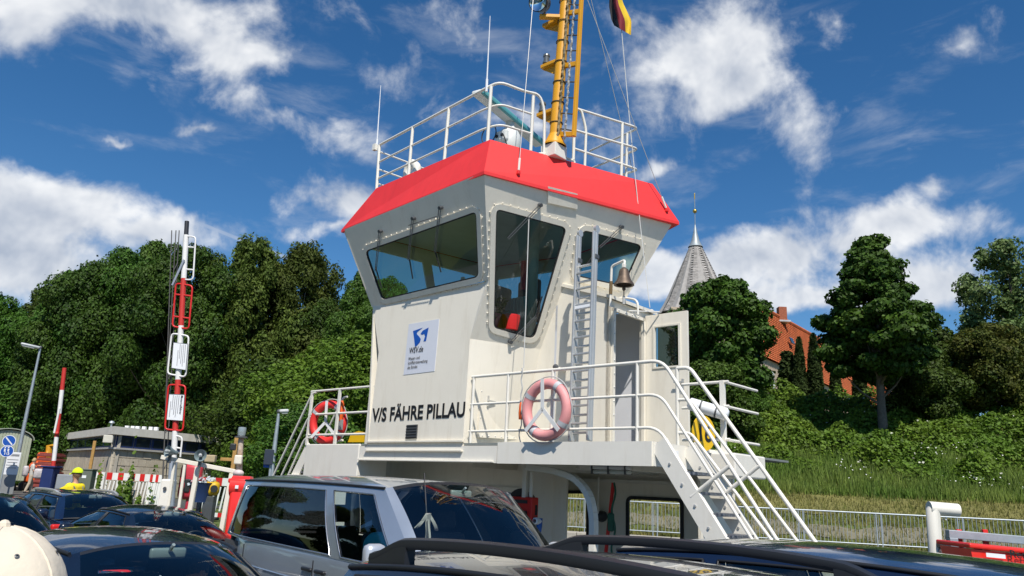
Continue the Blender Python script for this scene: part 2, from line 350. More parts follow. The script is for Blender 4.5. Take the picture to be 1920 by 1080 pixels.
# ------------------------------------------------------------------ ferry frame: e1 along the platform edge (rightwards), e2 into the ferry
e1 = unit((5.95, -5.5, 0)); e2 = np.array([-e1[1], e1[0], 0.]); n1 = -e2
P0 = np.array([-4*.88, 16*.88, EYE+.616]) + n1*.05
F0 = ap(868, 822, P0, n1); ZO = EYE-1.8
AX = np.array([e1, e2, Z3])
def W(E, e, z): return np.array([F0[0], F0[1], 0]) + e1*E + e2*e + Z3*(z+ZO)
def loc(q): d = V3(q)-F0; return np.array([d@e1, d@e2, q[2]-ZO])
def pe2(px, py, c): return ap(px, py, W(0, c, 0), n1)       # pixel onto the plane e2 = c
def pE(px, py, c): return ap(px, py, W(c, 0, 0), e1)
# ------------------------------------------------------------------ terrain
def sstep(a, b, x): t = np.clip((x-a)/(b-a), 0, 1); return t*t*(3-2*t)
def fy(x): return 27.0-.26*x                                  # line of the bank fence
def Hs(x, y):
    x = np.asarray(x, float); y = np.asarray(y, float)
    s = y-fy(x); E = (x-F0[0])*e1[0]+(y-F0[1])*e1[1]
    right = np.where(s < .35, -1.6, np.where(s < 1.2, .62, .62+.30*np.clip(s-1.2, 0, 5.5)+.445*np.clip(s-6.7, 0, 9.5)+.04*np.clip(s-16.2, 0, 60)))
    left = np.where(E > -14.8, -1.6, .38+.22*np.clip(y-64, 0, 40)*sstep(-45, -30, x)+.16*np.clip(y-72, 0, 40)*(1-sstep(-45, -30, x)))
    t = sstep(-.30, -.10, x/np.maximum(y, 1.))
    z = left*(1-t)+right*t
    back = np.where(y < -70, .6+.1*np.clip(-70-y, 0, 60), -1.6)
    z = np.where(y < 1, back, z)
    d = np.hypot(x, y)
    return np.where(d > 400, np.maximum(z*0+4, 0), z)
def H(x, y): return float(Hs(x, y))
def terrain():
    a = np.concatenate([-np.geomspace(1500, 62, 16), np.arange(-60, 46, 1.0), np.geomspace(47, 1500, 16)])
    b = np.concatenate([-np.geomspace(1500, 72, 10), np.arange(-70, 10, 8.), np.arange(10, 90, 1.0), np.geomspace(92, 1500, 18)])
    X, Yg = np.meshgrid(a, b); Z = Hs(X, Yg)+.10*np.sin(X*.9+np.sin(Yg*.7))*np.cos(Yg*.8)*(Hs(X, Yg) > 2.6)
    nx, ny = len(a), len(b); mb = MB()
    mb.v = list(zip(X.ravel().tolist(), Yg.ravel().tolist(), Z.ravel().tolist()))
    mb.f = [(j*nx+i, j*nx+i+1, (j+1)*nx+i+1, (j+1)*nx+i) for j in range(ny-1) for i in range(nx-1)]; mb.m = [0]*len(mb.f)
    g = mat('bank_grass_soil', (.065, .10, .016), .95, var=.35, vscale=.55, bump=.8, bscale=7, ramp2=(.13, .15, .035))
    struct(mb.build('ground', g, smooth=60, fixn=False))
    w = MB(); w.add([(-1500, -1500, -.9), (1500, -1500, -.9), (1500, 60, -.9), (-1500, 60, -.9)], [(0, 1, 2, 3)])
    struct(w.build('canal_water', mat('canal_water', (.02, .04, .035), .08, var=.2, bump=.35, bscale=1.2), fixn=False))
def sheet(name, m, poly, off=.006, nu=24, nv=6):              # ribbon between two polylines laid on the terrain
    a, b = poly; mb = MB()
    def fn(u, v):
        def at(pl):
            k = u*(len(pl)-1); i = min(int(k), len(pl)-2); return V3(pl[i])*(1-(k-i))+V3(pl[i+1])*(k-i)
        p = at(a)*(1-v)+at(b)*v; return (p[0], p[1], H(p[0], p[1])+off)
    mb.grid(fn, nu, nv); return struct(mb.build(name, m, smooth=60))
terrain()
# flat town quay at the far left: road, pavement
asph = mat('asphalt', (.085, .082, .078), .9, var=.2, vscale=2, bump=.5, bscale=60)
pav = mat('beige_paving', (.33, .28, .22), .9, var=.15, vscale=3, bump=.4, bscale=30)
def flat(name, m, pts, z):
    mb = MB(); mb.prism([(p[0], p[1], z-.3) for p in pts], (0, 0, .3)); return struct(mb.build(name, m))
flat('road', asph, [(-75, 34), (-17, 27), (-13, 38), (-20, 48), (-75, 48)], .42)
flat('pavement', pav, [(-75, 48.2), (-20, 48.2), (-19, 58), (-75, 58)], .53)
# mown dry strip and gravel path on the bank behind the fence
dry = mat('dry_mown_grass', (.13, .125, .035), .95, var=.3, vscale=.9, bump=.8, bscale=14, ramp2=(.19, .175, .05))
grv = mat('grey_gravel_path', (.17, .155, .10), .95, var=.25, vscale=2, bump=.8, bscale=25)
xs = np.linspace(-4, 40, 12)
xs = np.linspace(-4, 40, 160); jt = lambda x, k: .22*math.sin(x*1.3+k)+.13*math.sin(x*3.7+2*k)+.08*math.sin(x*8.1+k)
sheet('path', grv, ([(x, fy(x)+1.8+jt(x, 1)) for x in xs], [(x, fy(x)+3.1+jt(x, 2)) for x in xs]), .035, 159, 6)
sheet('mown_verge', dry, ([(x, fy(x)+4.4+jt(x, 3)) for x in xs], [(x, fy(x)+6.5+jt(x, 4)*1.6) for x in xs]), .035, 159, 8)
def quay():
    mb = MB(); m = CONC
    x0, x1 = -6, 40; d = unit((x1-x0, fy(x1)-fy(x0), 0)); n = np.array([-d[1], d[0], 0])
    k = 16
    root = empty('quay_wall', (x0, fy(x0), 0)); root['kind'] = 'structure'
    L = np.hypot(x1-x0, fy(x1)-fy(x0))/k
    for i in range(k):
        c = V3((x0, fy(x0), 0))+d*(L*(i+.5)) - n*.35
        MB().bbox((c[0], c[1], -.35), (L-.02, .7, 2.0), [d, n, Z3], bv=.02).build('quay_block', m, root)
quay()
# ferry car deck
def deck():
    st = mat('deck_steel_green_grey', (.12, .13, .125), .7, var=.2, vscale=1.2, bump=.5, bscale=40, dirt=.4)
    mb = MB(); mb.prism([W(E, e, -ZO-1.1) for E, e in ((-14.5, -11), (20, -11), (20, 3.1), (-14.5, 3.1))], (0, 0, 1.1))
    o = struct(mb.build('ferry_deck', st)); return o
deck()
# ------------------------------------------------------------------ ferry superstructure
def plane_of(o, a, b):            # origin, unit u, unit v (in plane), normal u x v
    u = unit(V3(a)-V3(o)); n = unit(np.cross(u, V3(b)-V3(o))); v = np.cross(n, u); return V3(o), u, v, n
def to2(P, pl): d = V3(P)-pl[0]; return (d@pl[1], d@pl[2])
def pix2(px, py, pl): return to2(ap(px, py, pl[0], pl[3]), pl)
def at2(a, b, pl, off=0.): return pl[0]+pl[1]*a+pl[2]*b+pl[3]*off
def ring(mb, poly_out, poly_in, pl, z0, z1, m=0):
    n = len(poly_out); A = [at2(*p, pl, z1) for p in poly_out]; B = [at2(*p, pl, z1) for p in poly_in]; C = [at2(*p, pl, z0) for p in poly_out]; D = [at2(*p, pl, z0) for p in poly_in]
    fs = []
    for i in range(n):
        j = (i+1) % n; fs += [(i, j, n+j, n+i), (2*n+i, 2*n+j, j, i), (n+i, n+j, 3*n+j, 3*n+i)]
    mb.add(A+B+C+D, fs, m)
def window(parent, poly, pl, rivets=True, glassm=GLS, w=.055, every=.14):
    """window thing-part: frame ring, glass pane, rivets"""
    inn = inset2(poly, .012); out = inset2(poly, -w)
    mb = MB(); ring(mb, out, inset2(poly, .03), pl, -.01, .022); fr = mb.build('window', CREAM2, parent, smooth=30)
    mb = MB(); ring(mb, inset2(poly, .028), inset2(poly, .05), pl, -.012, .012); mb.build('gasket', BLACK, fr)
    mb = MB(); P = inset2(poly, .03); mb.add([at2(*p, pl, -.004) for p in P], [tuple(range(len(P)))]); mb.build('pane', glassm, fr, fixn=False)
    if rivets:
        mb = MB(); Q = inset2(poly, -w-.018); acc = 0.
        for i in range(len(Q)):
            a, b = np.array(Q[i]), np.array(Q[(i+1) % len(Q)]); l = np.linalg.norm(b-a)
            while acc < l:
                p = a+(b-a)*acc/l; c = at2(*p, pl, 0); mb.lathe(c, pl[3], [(.014, -.004), (.012, .010), (.006, .016), (0, .017)], 6); acc += every
            acc -= l
        o = mb.build('rivets', CREAM2, fr, kind='stuff')
    return fr
def wiper(parent, px0, py0, px1, py1, pl, blade=None):
    a, b = at2(*pix2(px0, py0, pl), pl, .05), at2(*pix2(px1, py1, pl), pl, .045); d = unit(b-a); s = np.cross(pl[3], d)
    mb = MB(); mb.cyl(a-pl[3]*.05, a+pl[3]*.02, .03, n=10); mb.tube([a+s*.02, b+s*.015], .007, 6); mb.tube([a-s*.02, b-s*.015], .007, 6)
    w = mb.build('wiper', DARKMET, parent)
    if blade:
        c0, c1 = at2(*pix2(*blade[0], pl), pl, .025), at2(*pix2(*blade[1], pl), pl, .025); MB().tube([c0, c1], .012, 6).build('wiper_blade', BLACK, w)
lerp_ = lambda a, b, t: a+(b-a)*t
ZK1, ZT = 3.97, 6.26
def wheelhouse():
    T = empty('ferry_wheelhouse', W(-1.1, 0, 2.3), 'cream ferry wheelhouse tower with a red roof band and flared windows', 'wheelhouse')
    k2r, k2l = W(.36, -.03, 4.83), W(-2.47, 0, 4.79); topR = W(.802, -.675, ZT); topL = W(-3.119, -.319, ZT)
    b0, b1 = W(-2.26, 0, 2.26), W(0, 0, 2.26); k1r, k1l = W(.02, 0, ZK1), W(-2.19, 0, 3.95)
    # front wall (lower)
    pl = plane_of(b0, b1, k1r)
    MB().panel([to2(p, pl) for p in (b0, b1, k1r, k2r, k2l, k1l)], [], pl[0], pl[1], pl[2], .06).build('front_wall', CREAM, T)
    PLF = pl
    # trim strips on the front wall foot
    mb = MB(); mb.box(W(-1.13, -.015, 2.44), (2.30, .05, .022), AX); mb.box(W(-1.13, -.02, 2.30), (2.30, .055, .02), AX); mb.build('foot_trim', CREAM2, T)
    # front upper
    pl = plane_of(k2l, k2r, topR); PLU = pl
    wp = roundpoly([pix2(*p, pl) for p in ((716, 566), (902, 522), (897, 391), (682, 468))], [.14, .12, .14, .16], 6)
    outer = [to2(p, pl) for p in (k2l, k2r, topR)]+[to2(ap(646, 430, pl[0], pl[3]), pl)]
    MB().panel(outer, [wp], pl[0], pl[1], pl[2], .06).build('front_window_wall', CREAM, T)
    fr = window(T, wp, pl)
    for (a, b, bl) in (((716, 433), (708, 508), ((706, 500), (718, 540))), ((778, 409), (769, 487), ((770, 486), (776, 522))), ((829, 389), (819, 472), ((818, 470), (829, 510)))):
        wiper(T, *a, *b, pl, bl)
    a, b = at2(*pix2(770, 422, pl), pl, .05), at2(*pix2(823, 405, pl), pl, .05); MB().tube([a, b], .007, 6).build('wiper_link', DARKMET, T)
    # side upper (splayed, leaning out)
    wr = az(1258, 416, ZT+ZO); pl = plane_of(k1r, wr, topR); n = pl[3]
    if n@e1 < 0: pl = (pl[0], pl[1], -pl[2], -pl[3]) if False else pl
    PLS = pl
    back = at2(*pix2(1182, 539, pl), pl); dd = (back-wr); bot = wr+dd*((ZT-ZK1)/(-dd[2]))
    w1 = roundpoly([pix2(*p, pl) for p in ((921, 617), (1003, 640), (1066, 424), (926, 386))], [.10, .16, .14, .14], 6)
    w2 = roundpoly([pix2(*p, pl) for p in ((1074, 520), (1170, 541), (1208, 457), (1089, 426))], [.12, .14, .16, .14], 6)
    outer = [to2(p, pl) for p in (k1r, bot, back, wr, topR, k2r)]
    MB().panel(outer, [w1, w2], pl[0], pl[1], pl[2], .06 if n@e1 > 0 else -.06).build('side_window_wall', CREAM, T)
    plo = pl if n@e1 > 0 else (pl[0], pl[1], pl[2], -n)
    window(T, w1, plo); window(T, w2, plo)
    wiper(T, 1011, 384, 950, 447, plo); wiper(T, 1163, 425, 1122, 463, plo, ((1122, 463), (1095, 500))); wiper(T, 955, 640, 1003, 592, plo, ((1003, 595), (1015, 555)))
    MB().panel([to2(at2(*pix2(x, y, pl), pl), pl) for x, y in ((1026, 349), (1081, 363), (1081, 392), (1026, 380))], [], plo[0]+plo[3]*.03, pl[1], pl[2], .06 if n@e1 > 0 else -.06).build('cover_plate', CREAM, T)
    # lower side wall (twists from square foot up to the splayed window wall)
    A0, A1 = W(0, 0, 2.3), W(0, 1.6, 2.3); B0 = k1r; B1 = k1r+(bot-k1r)*.75
    MB().grid(lambda u, v: (A0+(A1-A0)*u)*(1-v)+(B0+(B1-B0)*u)*v, 10, 10, th=.04).build('side_wall', CREAM, T, smooth=60)
    # back and far side of the tower, roof slab, floor: shell with windows
    tBL, tBR = W(-2.5, 3.0, ZT), W(-.6, 3.3, ZT); kBL, kBR = W(-2.0, 2.6, 4.6), W(-.5, 2.5, 4.6)
    def wall_win(name, c4, holes):
        B_ = lambda u, v: (c4[0]*(1-u)+c4[1]*u)*(1-v)+(c4[3]*(1-u)+c4[2]*u)*v
        (v0, v1) = holes[0][2:]; us = [0.]+[x for h in holes for x in h[:2]]+[1.]
        sb = lambda a, b, c, d: (lambda u, v: B_(lerp_(a, b, u), lerp_(c, d, v)))
        w_ = MB().grid(sb(0, 1, 0, v0), 8, 2, th=.04).build(name, CREAM, T); MB().grid(sb(0, 1, v1, 1), 8, 2, th=.04).build('header', CREAM, w_)
        for k in range(0, len(us), 2): MB().grid(sb(us[k], us[k+1], v0, v1), 2, 4, th=.04).build('mullion', CREAM, w_)
        for h in holes: MB().grid(sb(h[0], h[1], v0, v1), 4, 4).build('back_pane', GLS, w_, fixn=False)
    wall_win('back_wall', [kBL, kBR, tBR, tBL], [(.06, .46, .12, .82), (.54, .94, .12, .82)])
    wall_win('far_side_wall', [k2l, kBL, tBL, topL], [(.08, .48, .12, .82), (.54, .94, .12, .82)])
    wall_win('rear_corner_wall', [kBR, bot, wr, tBR], [(.15, .85, .3, .82)])
    def lowq(name, a, b, c, d): MB().prism([a, b, c, d], unit(np.cross(b-a, d-a))*.04).build(name, CREAM, T)
    lowq('rear_lower_wall', W(-2.0, 2.5, 2.3), W(.4, 2.5, 2.3), kBR, kBL); lowq('far_lower_wall', b0, W(-2.0, 2.5, 2.3), kBL, k2l)
    MB().prism([W(-2.2, .08, 4.12), W(.02, .08, 4.12), W(.6, 2.2, 4.12), W(-2.0, 2.5, 4.12)], (0, 0, .06)).build('wheelhouse_floor', mat('floor_lino', (.10, .12, .11), .6), T)
    ins = lambda p, c=W(-.9, 1.6, ZT): p+(c-p)*.03
    MB().prism([ins(topL), ins(topR), ins(wr), ins(tBR), ins(tBL)], (0, 0, .05)).build('ceiling', mat('ceiling_panel', (.55, .57, .55), .7), T)
    # red roof: eave ring, sloped band, flat top
    zE, zT2 = 6.27, 6.92
    eave = [W(-3.22, -.32, zE), W(.815, -.69, zE), W(2.01, 2.80, zE), W(.5, 3.55, zE), W(-2.6, 3.2, zE)]
    topp = [W(-2.38, -.24, zT2), W(.64, -.43, zT2), W(1.70, 2.47, zT2), W(.3, 3.1, zT2), W(-2.1, 2.7, zT2)]
    drop = [p-Z3*.05 for p in eave]; inn = [p+(W(-.9, 1.6, zE)-p)*.06-Z3*.05 for p in eave]
    mb = MB(); n5 = 5
    def band(A, B): mb.add(list(A)+list(B), [(i, (i+1) % n5, n5+(i+1) % n5, n5+i) for i in range(n5)])
    band(eave, topp); band(drop, eave); band(inn, drop)
    mb.build('roof_band', RED, T)
    MB().add(topp, [(0, 1, 2, 3, 4)]).build('roof_top', mat('roof_deck_grey', (.32, .32, .31), .7), T)
    # lettering, logo board, vent on the front wall
    pl = PLF
    o = at2(*pix2(698, 790, pl), pl, .004); e = at2(*pix2(872, 782, pl), pl, .004)
    u = unit(e-o); t = text_mesh('lettering', 'V/S FÄHRE PILLAU', o, u, pl[2], 1, SIGNBLK, T, bold=.029)
    co = np.array([v.co[:] for v in t.data.vertices])+V3(T['_o']); xs = (co-o)@u; hs = (co-o)@pl[2]
    hcap = np.linalg.norm(at2(*pix2(706, 770, pl), pl)-at2(*pix2(704, 790, pl), pl))*1.42; kx = np.linalg.norm(e-o)/xs.max(); kh = hcap/.72*.87
    co = o+np.outer(xs*kx, u)+np.outer(hs*kh, pl[2])+pl[3]*.004-V3(T['_o']); t.data.vertices.foreach_set('co', co.ravel()); t.data.update()
    q = [at2(*pix2(*p, pl), pl, .006) for p in ((757, 703), (815, 696), (824, 598), (767, 608))]
    lb = MB().prism(q, pl[3]*-.01).build('logo_board', mat('logo_board_grey', (.66, .68, .74), .4, var=.02), T)
    q = [x+pl[3]*.0 for x in q]; bl = lambda a, b: (q[0]*(1-a)+q[1]*a)*(1-b)+(q[3]*(1-a)+q[2]*a)*b+pl[3]*.004
    bu, bv = unit(q[1]-q[0]), unit(q[3]-q[0]); bw, bh = np.linalg.norm(q[1]-q[0]), np.linalg.norm(q[3]-q[0])
    # blue mark: two blue pieces parted by a winding white channel
    S = lambda pts: [bl(a, b) for a, b in pts]
    mb = MB()
    Lp = [(.13, .84), (.44, .86), (.28, .80), (.27, .76), (.36, .70), (.43, .64), (.41, .58), (.33, .53), (.27, .51), (.21, .66)]
    Rp = [(.40, .75), (.46, .80), (.64, .835), (.61, .58), (.53, .58), (.56, .68), (.52, .73), (.45, .72)]
    for pp in (Lp, Rp):
        bmx = S(pp); mb2 = MB(); mb2.panel([((p-q[0])@bu, (p-q[0])@bv) for p in bmx], [], q[0]+pl[3]*.004, bu, bv, .002)
        mb2.build('logo_mark', SIGNBLUE, lb)
    text_mesh('logo_text', 'WSV.de', bl(.12, .41), bu, bv, bh*.155, SIGNBLK, lb, xs=.80, bold=.012, shear=.1)
    for i, s in enumerate(('Wasser- und', 'Schifffahrtsverwaltung', 'des Bundes')):
        text_mesh('logo_text', s, bl(.12, .275-.085*i), bu, bv, bh*.082, SIGNBLK, lb, xs=.78, bold=.008)
    q = [at2(*pix2(*p, pl), pl, .02) for p in ((762, 823), (782, 822), (784, 796), (764, 797))]
    v = MB().prism(q, pl[3]*-.03).build('air_vent', DARKMET, T)
    for i in range(5):
        a, b = q[0]*(1-(i+.5)/5)+q[3]*(i+.5)/5, q[1]*(1-(i+.5)/5)+q[2]*(i+.5)/5; MB().tube([a+pl[3]*.004, b+pl[3]*.004], .006, 5).build('vent_slat', BLACK, v)
    # cabinet hatch on the lower side wall
    hp = lambda px, py, d=.03: ap(px, py, W(.03, 0, 0), e1)+e1*d
    q = [hp(*p) for p in ((895, 820), (966, 824), (978, 690), (901, 673))]
    h = MB().prism(q, -e1*.03).build('hatch', CREAM, T); ax = [e2, Z3, e1]
    p = hp(911, 752, .05); MB().box(p, (.03, .16, .02), ax).box(p+e2*.05+e1*.03, (.15, .02, .02), ax).build('handle', STEEL, h)
    p = hp(914, 688, .03); MB().lathe(p, e1, [(0, 0), (.035, 0), (.035, .012), (0, .014)], 12).build('lock', DARKMET, h)
    mb = MB()
    for (a, b) in ((0, 1), (1, 2), (2, 3), (3, 0)):
        for t in np.linspace(.06, .94, 6): mb.ball(q[a]*(1-t)+q[b]*t+((q[0]+q[2])/2-q[a]*(1-t)-q[b]*t)*.05, .011, 6)
    mb.build('rivets', STEEL, h, kind='stuff')
    # entrance housing with lean-to roof
    Ed = loc(pe2(1143, 570, 1.2))[0]; zl = loc(pe2(1055, 528, 1.2))[2]; zr = loc(pe2(1144, 561, 1.2))[2]; El = loc(pe2(1055, 528, 1.2))[0]
    d0, d1 = 1.28, 2.10; zd = 4.47
    PLH = plane_of(W(0, 1.2, 2.3), W(1, 1.2, 2.3), W(0, 1.2, 3.3))
    MB().panel([to2(p, PLH) for p in (W(.02, 1.2, 2.3), W(Ed, 1.2, 2.3), W(Ed, 1.2, zr), W(El, 1.2, zl), W(.22, 1.2, 4.05))], [], *PLH[:3], .05).build('housing_front', CREAM, T)
    PLD = plane_of(W(Ed, 1.2, 2.3), W(Ed, 2.2, 2.3), W(Ed, 1.2, 3.3))
    MB().panel([to2(p, PLD) for p in (W(Ed, 1.2, 2.3), W(Ed, 2.4, 2.3), W(Ed, 2.4, zr), W(Ed, 1.2, zr))], [[to2(p, PLD) for p in (W(Ed, d0, 2.5), W(Ed, d1, 2.5), W(Ed, d1, zd), W(Ed, d0, zd))]], *PLD[:3], .05).build('housing_door_wall', CREAM, T)
    mb = MB(); mb.hexa([W(El-.2, 1.16, zl-.02), W(Ed+.06, 1.16, zr), W(Ed+.06, 2.45, zr), W(El-.2, 2.45, zl-.02)]+[p+Z3*.05 for p in (W(El-.2, 1.16, zl-.02), W(Ed+.06, 1.16, zr), W(Ed+.06, 2.45, zr), W(El-.2, 2.45, zl-.02))]); mb.build('housing_roof', CREAM2, T)
    mb = MB()
    for a, b in ((W(Ed, d0, 2.5), W(Ed, d0, zd)), (W(Ed, d0, zd), W(Ed, d1, zd)), (W(Ed, d1, zd), W(Ed, d1, 2.5))):
        mb.box((a+b)/2+e1*.02, np.abs([.05, (b-a)@e2, (b-a)@Z3])+np.array([0, .05, .05]), AX)
    df = mb.build('door_frame', CREAM2, T)
    mb = MB()
    for z in np.arange(2.7, 4.5, .2): mb.ball(W(Ed+.046, d0-.005, z), .013, 6)
    for e in np.arange(d0+.1, d1, .18): mb.ball(W(Ed+.046, e, zd+.005), .013, 6)
    mb.build('bolts', STEEL, df, kind='stuff')
    inner = mat('interior_white', (.70, .71, .74), .5, var=.03)
    MB().box(W(.72, 1.8, 3.5), (.04, 1.2, 2.3), AX).build('inner_wall', inner, T); MB().box(W(1.25, 2.38, 3.5), (1.0, .04, 2.4), AX).build('inner_wall', inner, T)
    MB().box(W(1.2, 1.8, 2.47), (1.1, 1.2, .05), AX).build('threshold', DARKMET, T)
    for ey in (1.62, 1.80):
        mb = MB(); c = W(.75, ey, 4.12); mb.tube(fillet([c, c+e1*.09-Z3*.02, c+e1*.11-Z3*.12, c+e1*.05-Z3*.16], .05), .012, 6); mb.build('coat_hook', DARKMET, T)
    # open door leaf with glazed light, swung outwards
    hz = loc(pE(1211, 592, Ed)); ey = d1+.04
    c0 = W(Ed+.03, ey, 2.46); tl = pe2(1213, 592, ey); tr = pe2(1291, 580, ey); LL = np.linalg.norm((tr-tl)[:2]); z1 = tl[2]-ZO
    pl = plane_of(c0, c0+e1, c0+Z3); pl = (pl[0], pl[1], pl[2], pl[3]); HT = z1-2.46
    hole = [(.18*LL/.76, HT*.60), (LL*.80, HT*.60), (LL*.80, HT*.90), (.18*LL/.76, HT*.90)]
    dl = MB().panel([(0, 0), (LL, 0), (LL, HT), (0, HT)], [hole], *pl[:3], .045).build('door', CREAM, T)
    mb = MB(); ring(mb, inset2(hole, -.045), hole, pl, 0, .015); mb.build('window_frame', CREAM2, dl)
    MB().add([at2(*p, pl, -.02) for p in hole], [(0, 1, 2, 3)]).build('window_pane', GLS, dl, fixn=False)
    p = at2(LL*.90, HT*.46, pl, .02); MB().box(p, (.035, .16, .02), [pl[1], Z3, pl[3]]).box(p-pl[1]*.06+pl[3]*.035+Z3*.03, (.15, .02, .02), [pl[1], Z3, pl[3]]).build('handle', STEEL, dl)
    # hand loop over the housing roof and door stay
    mb = MB(); a, b = pe2(1160, 572, 1.5), pe2(1196, 578, 1.5); mb.tube(fillet([a-Z3*.1, a+Z3*.13, b+Z3*.13, b-Z3*.1], .1), .018, 8); mb.build('hand_loop', WHITE, T, smooth=60)
    MB().tube([W(Ed, d0+.4, zd+.06), W(Ed+.3, d1+.02, zd+.1)], .012, 6).build('door_stay', STEEL, T)
    # spout pin on the side wall above the life ring
    a = pe2(1057, 694, 1.18); MB().cyl(a+e2*.02, a-e2*.16-Z3*.0, .03, n=10).build('pipe_stub', WHITE, T); MB().ball(a-e2*.2+Z3*.02, .045, 8).build('pipe_cap', DARKMET, T)
    # ---- interior fittings
    I = mat('console_grey', (.16, .17, .17), .6); colm = mat('interior_column', (.55, .66, .62), .5)
    MB().bbox(W(-1.0, .55, 4.55), (2.2, .55, .75), AX, bv=.05).build('console', I, T)
    c = W(.36, 1.0, 0); MB().cyl(W(.32, 1.05, 4.15), W(.32, 1.05, 6.2), .085, n=14).build('interior_column', colm, T, smooth=60)
    MB().cyl(W(.12, 1.08, 4.95), W(.12, 1.08, 5.45), .075, n=12).build('fire_extinguisher', REDP, T, smooth=60)
    mb = MB()
    for i in range(9): mb.bbox(W(-.35+.075*i, .95, 4.5), (.06, .06, .62), AX, bv=.015)
    mb.build('radiator', mat('radiator_blue_white', (.45, .58, .62), .5), T)
    MB().lathe(W(.05, .42, 4.19), Z3, [(0, 0), (.10, 0), (.14, .22), (.15, .24), (.13, .24)], 18).build('flower_pot', mat('magenta_plastic', (.35, .02, .12), .4), T, smooth=40)
    MB().lathe(W(.28, .62, 4.19), Z3, [(0, 0), (.11, 0), (.15, .2), (.15, .23), (.13, .23)], 18).build('flower_pot', REDP, T, smooth=40)
    r = np.random.default_rng(4); C = V3(W(.05, .42, 4.5))+r.normal(0, .09, (160, 3)); leaf_cloud('pot_plant', C, np.tile([0, 0, 1.], (160, 1)), .09, LEAF['bush'], T, 2.0)
    for (x, y) in ((-1.4, 1.35), (-.35, 1.5)):
        mb = MB(); mb.bbox(W(x, y, 4.62), (.5, .5, .12), AX, bv=.04); mb.bbox(W(x, y+.24, 5.0), (.48, .12, .7), AX, bv=.05); mb.cyl(W(x, y, 4.2), W(x, y, 4.6), .05); mb.build('helm_seat', BLKPLAS if x < -1 else mat('brown_seat', (.20, .07, .03), .6), T)
    MB().bbox(W(-.75, .5, 5.02), (.07, .05, .32), AX, bv=.015).build('console_lamp', SIGNW, T)
    MB().bbox(W(-1.9, .9, 5.05), (.35, .25, .22), AX, bv=.06).build('console_screen', SIGNW, T)
    return T
TOWER = wheelhouse()

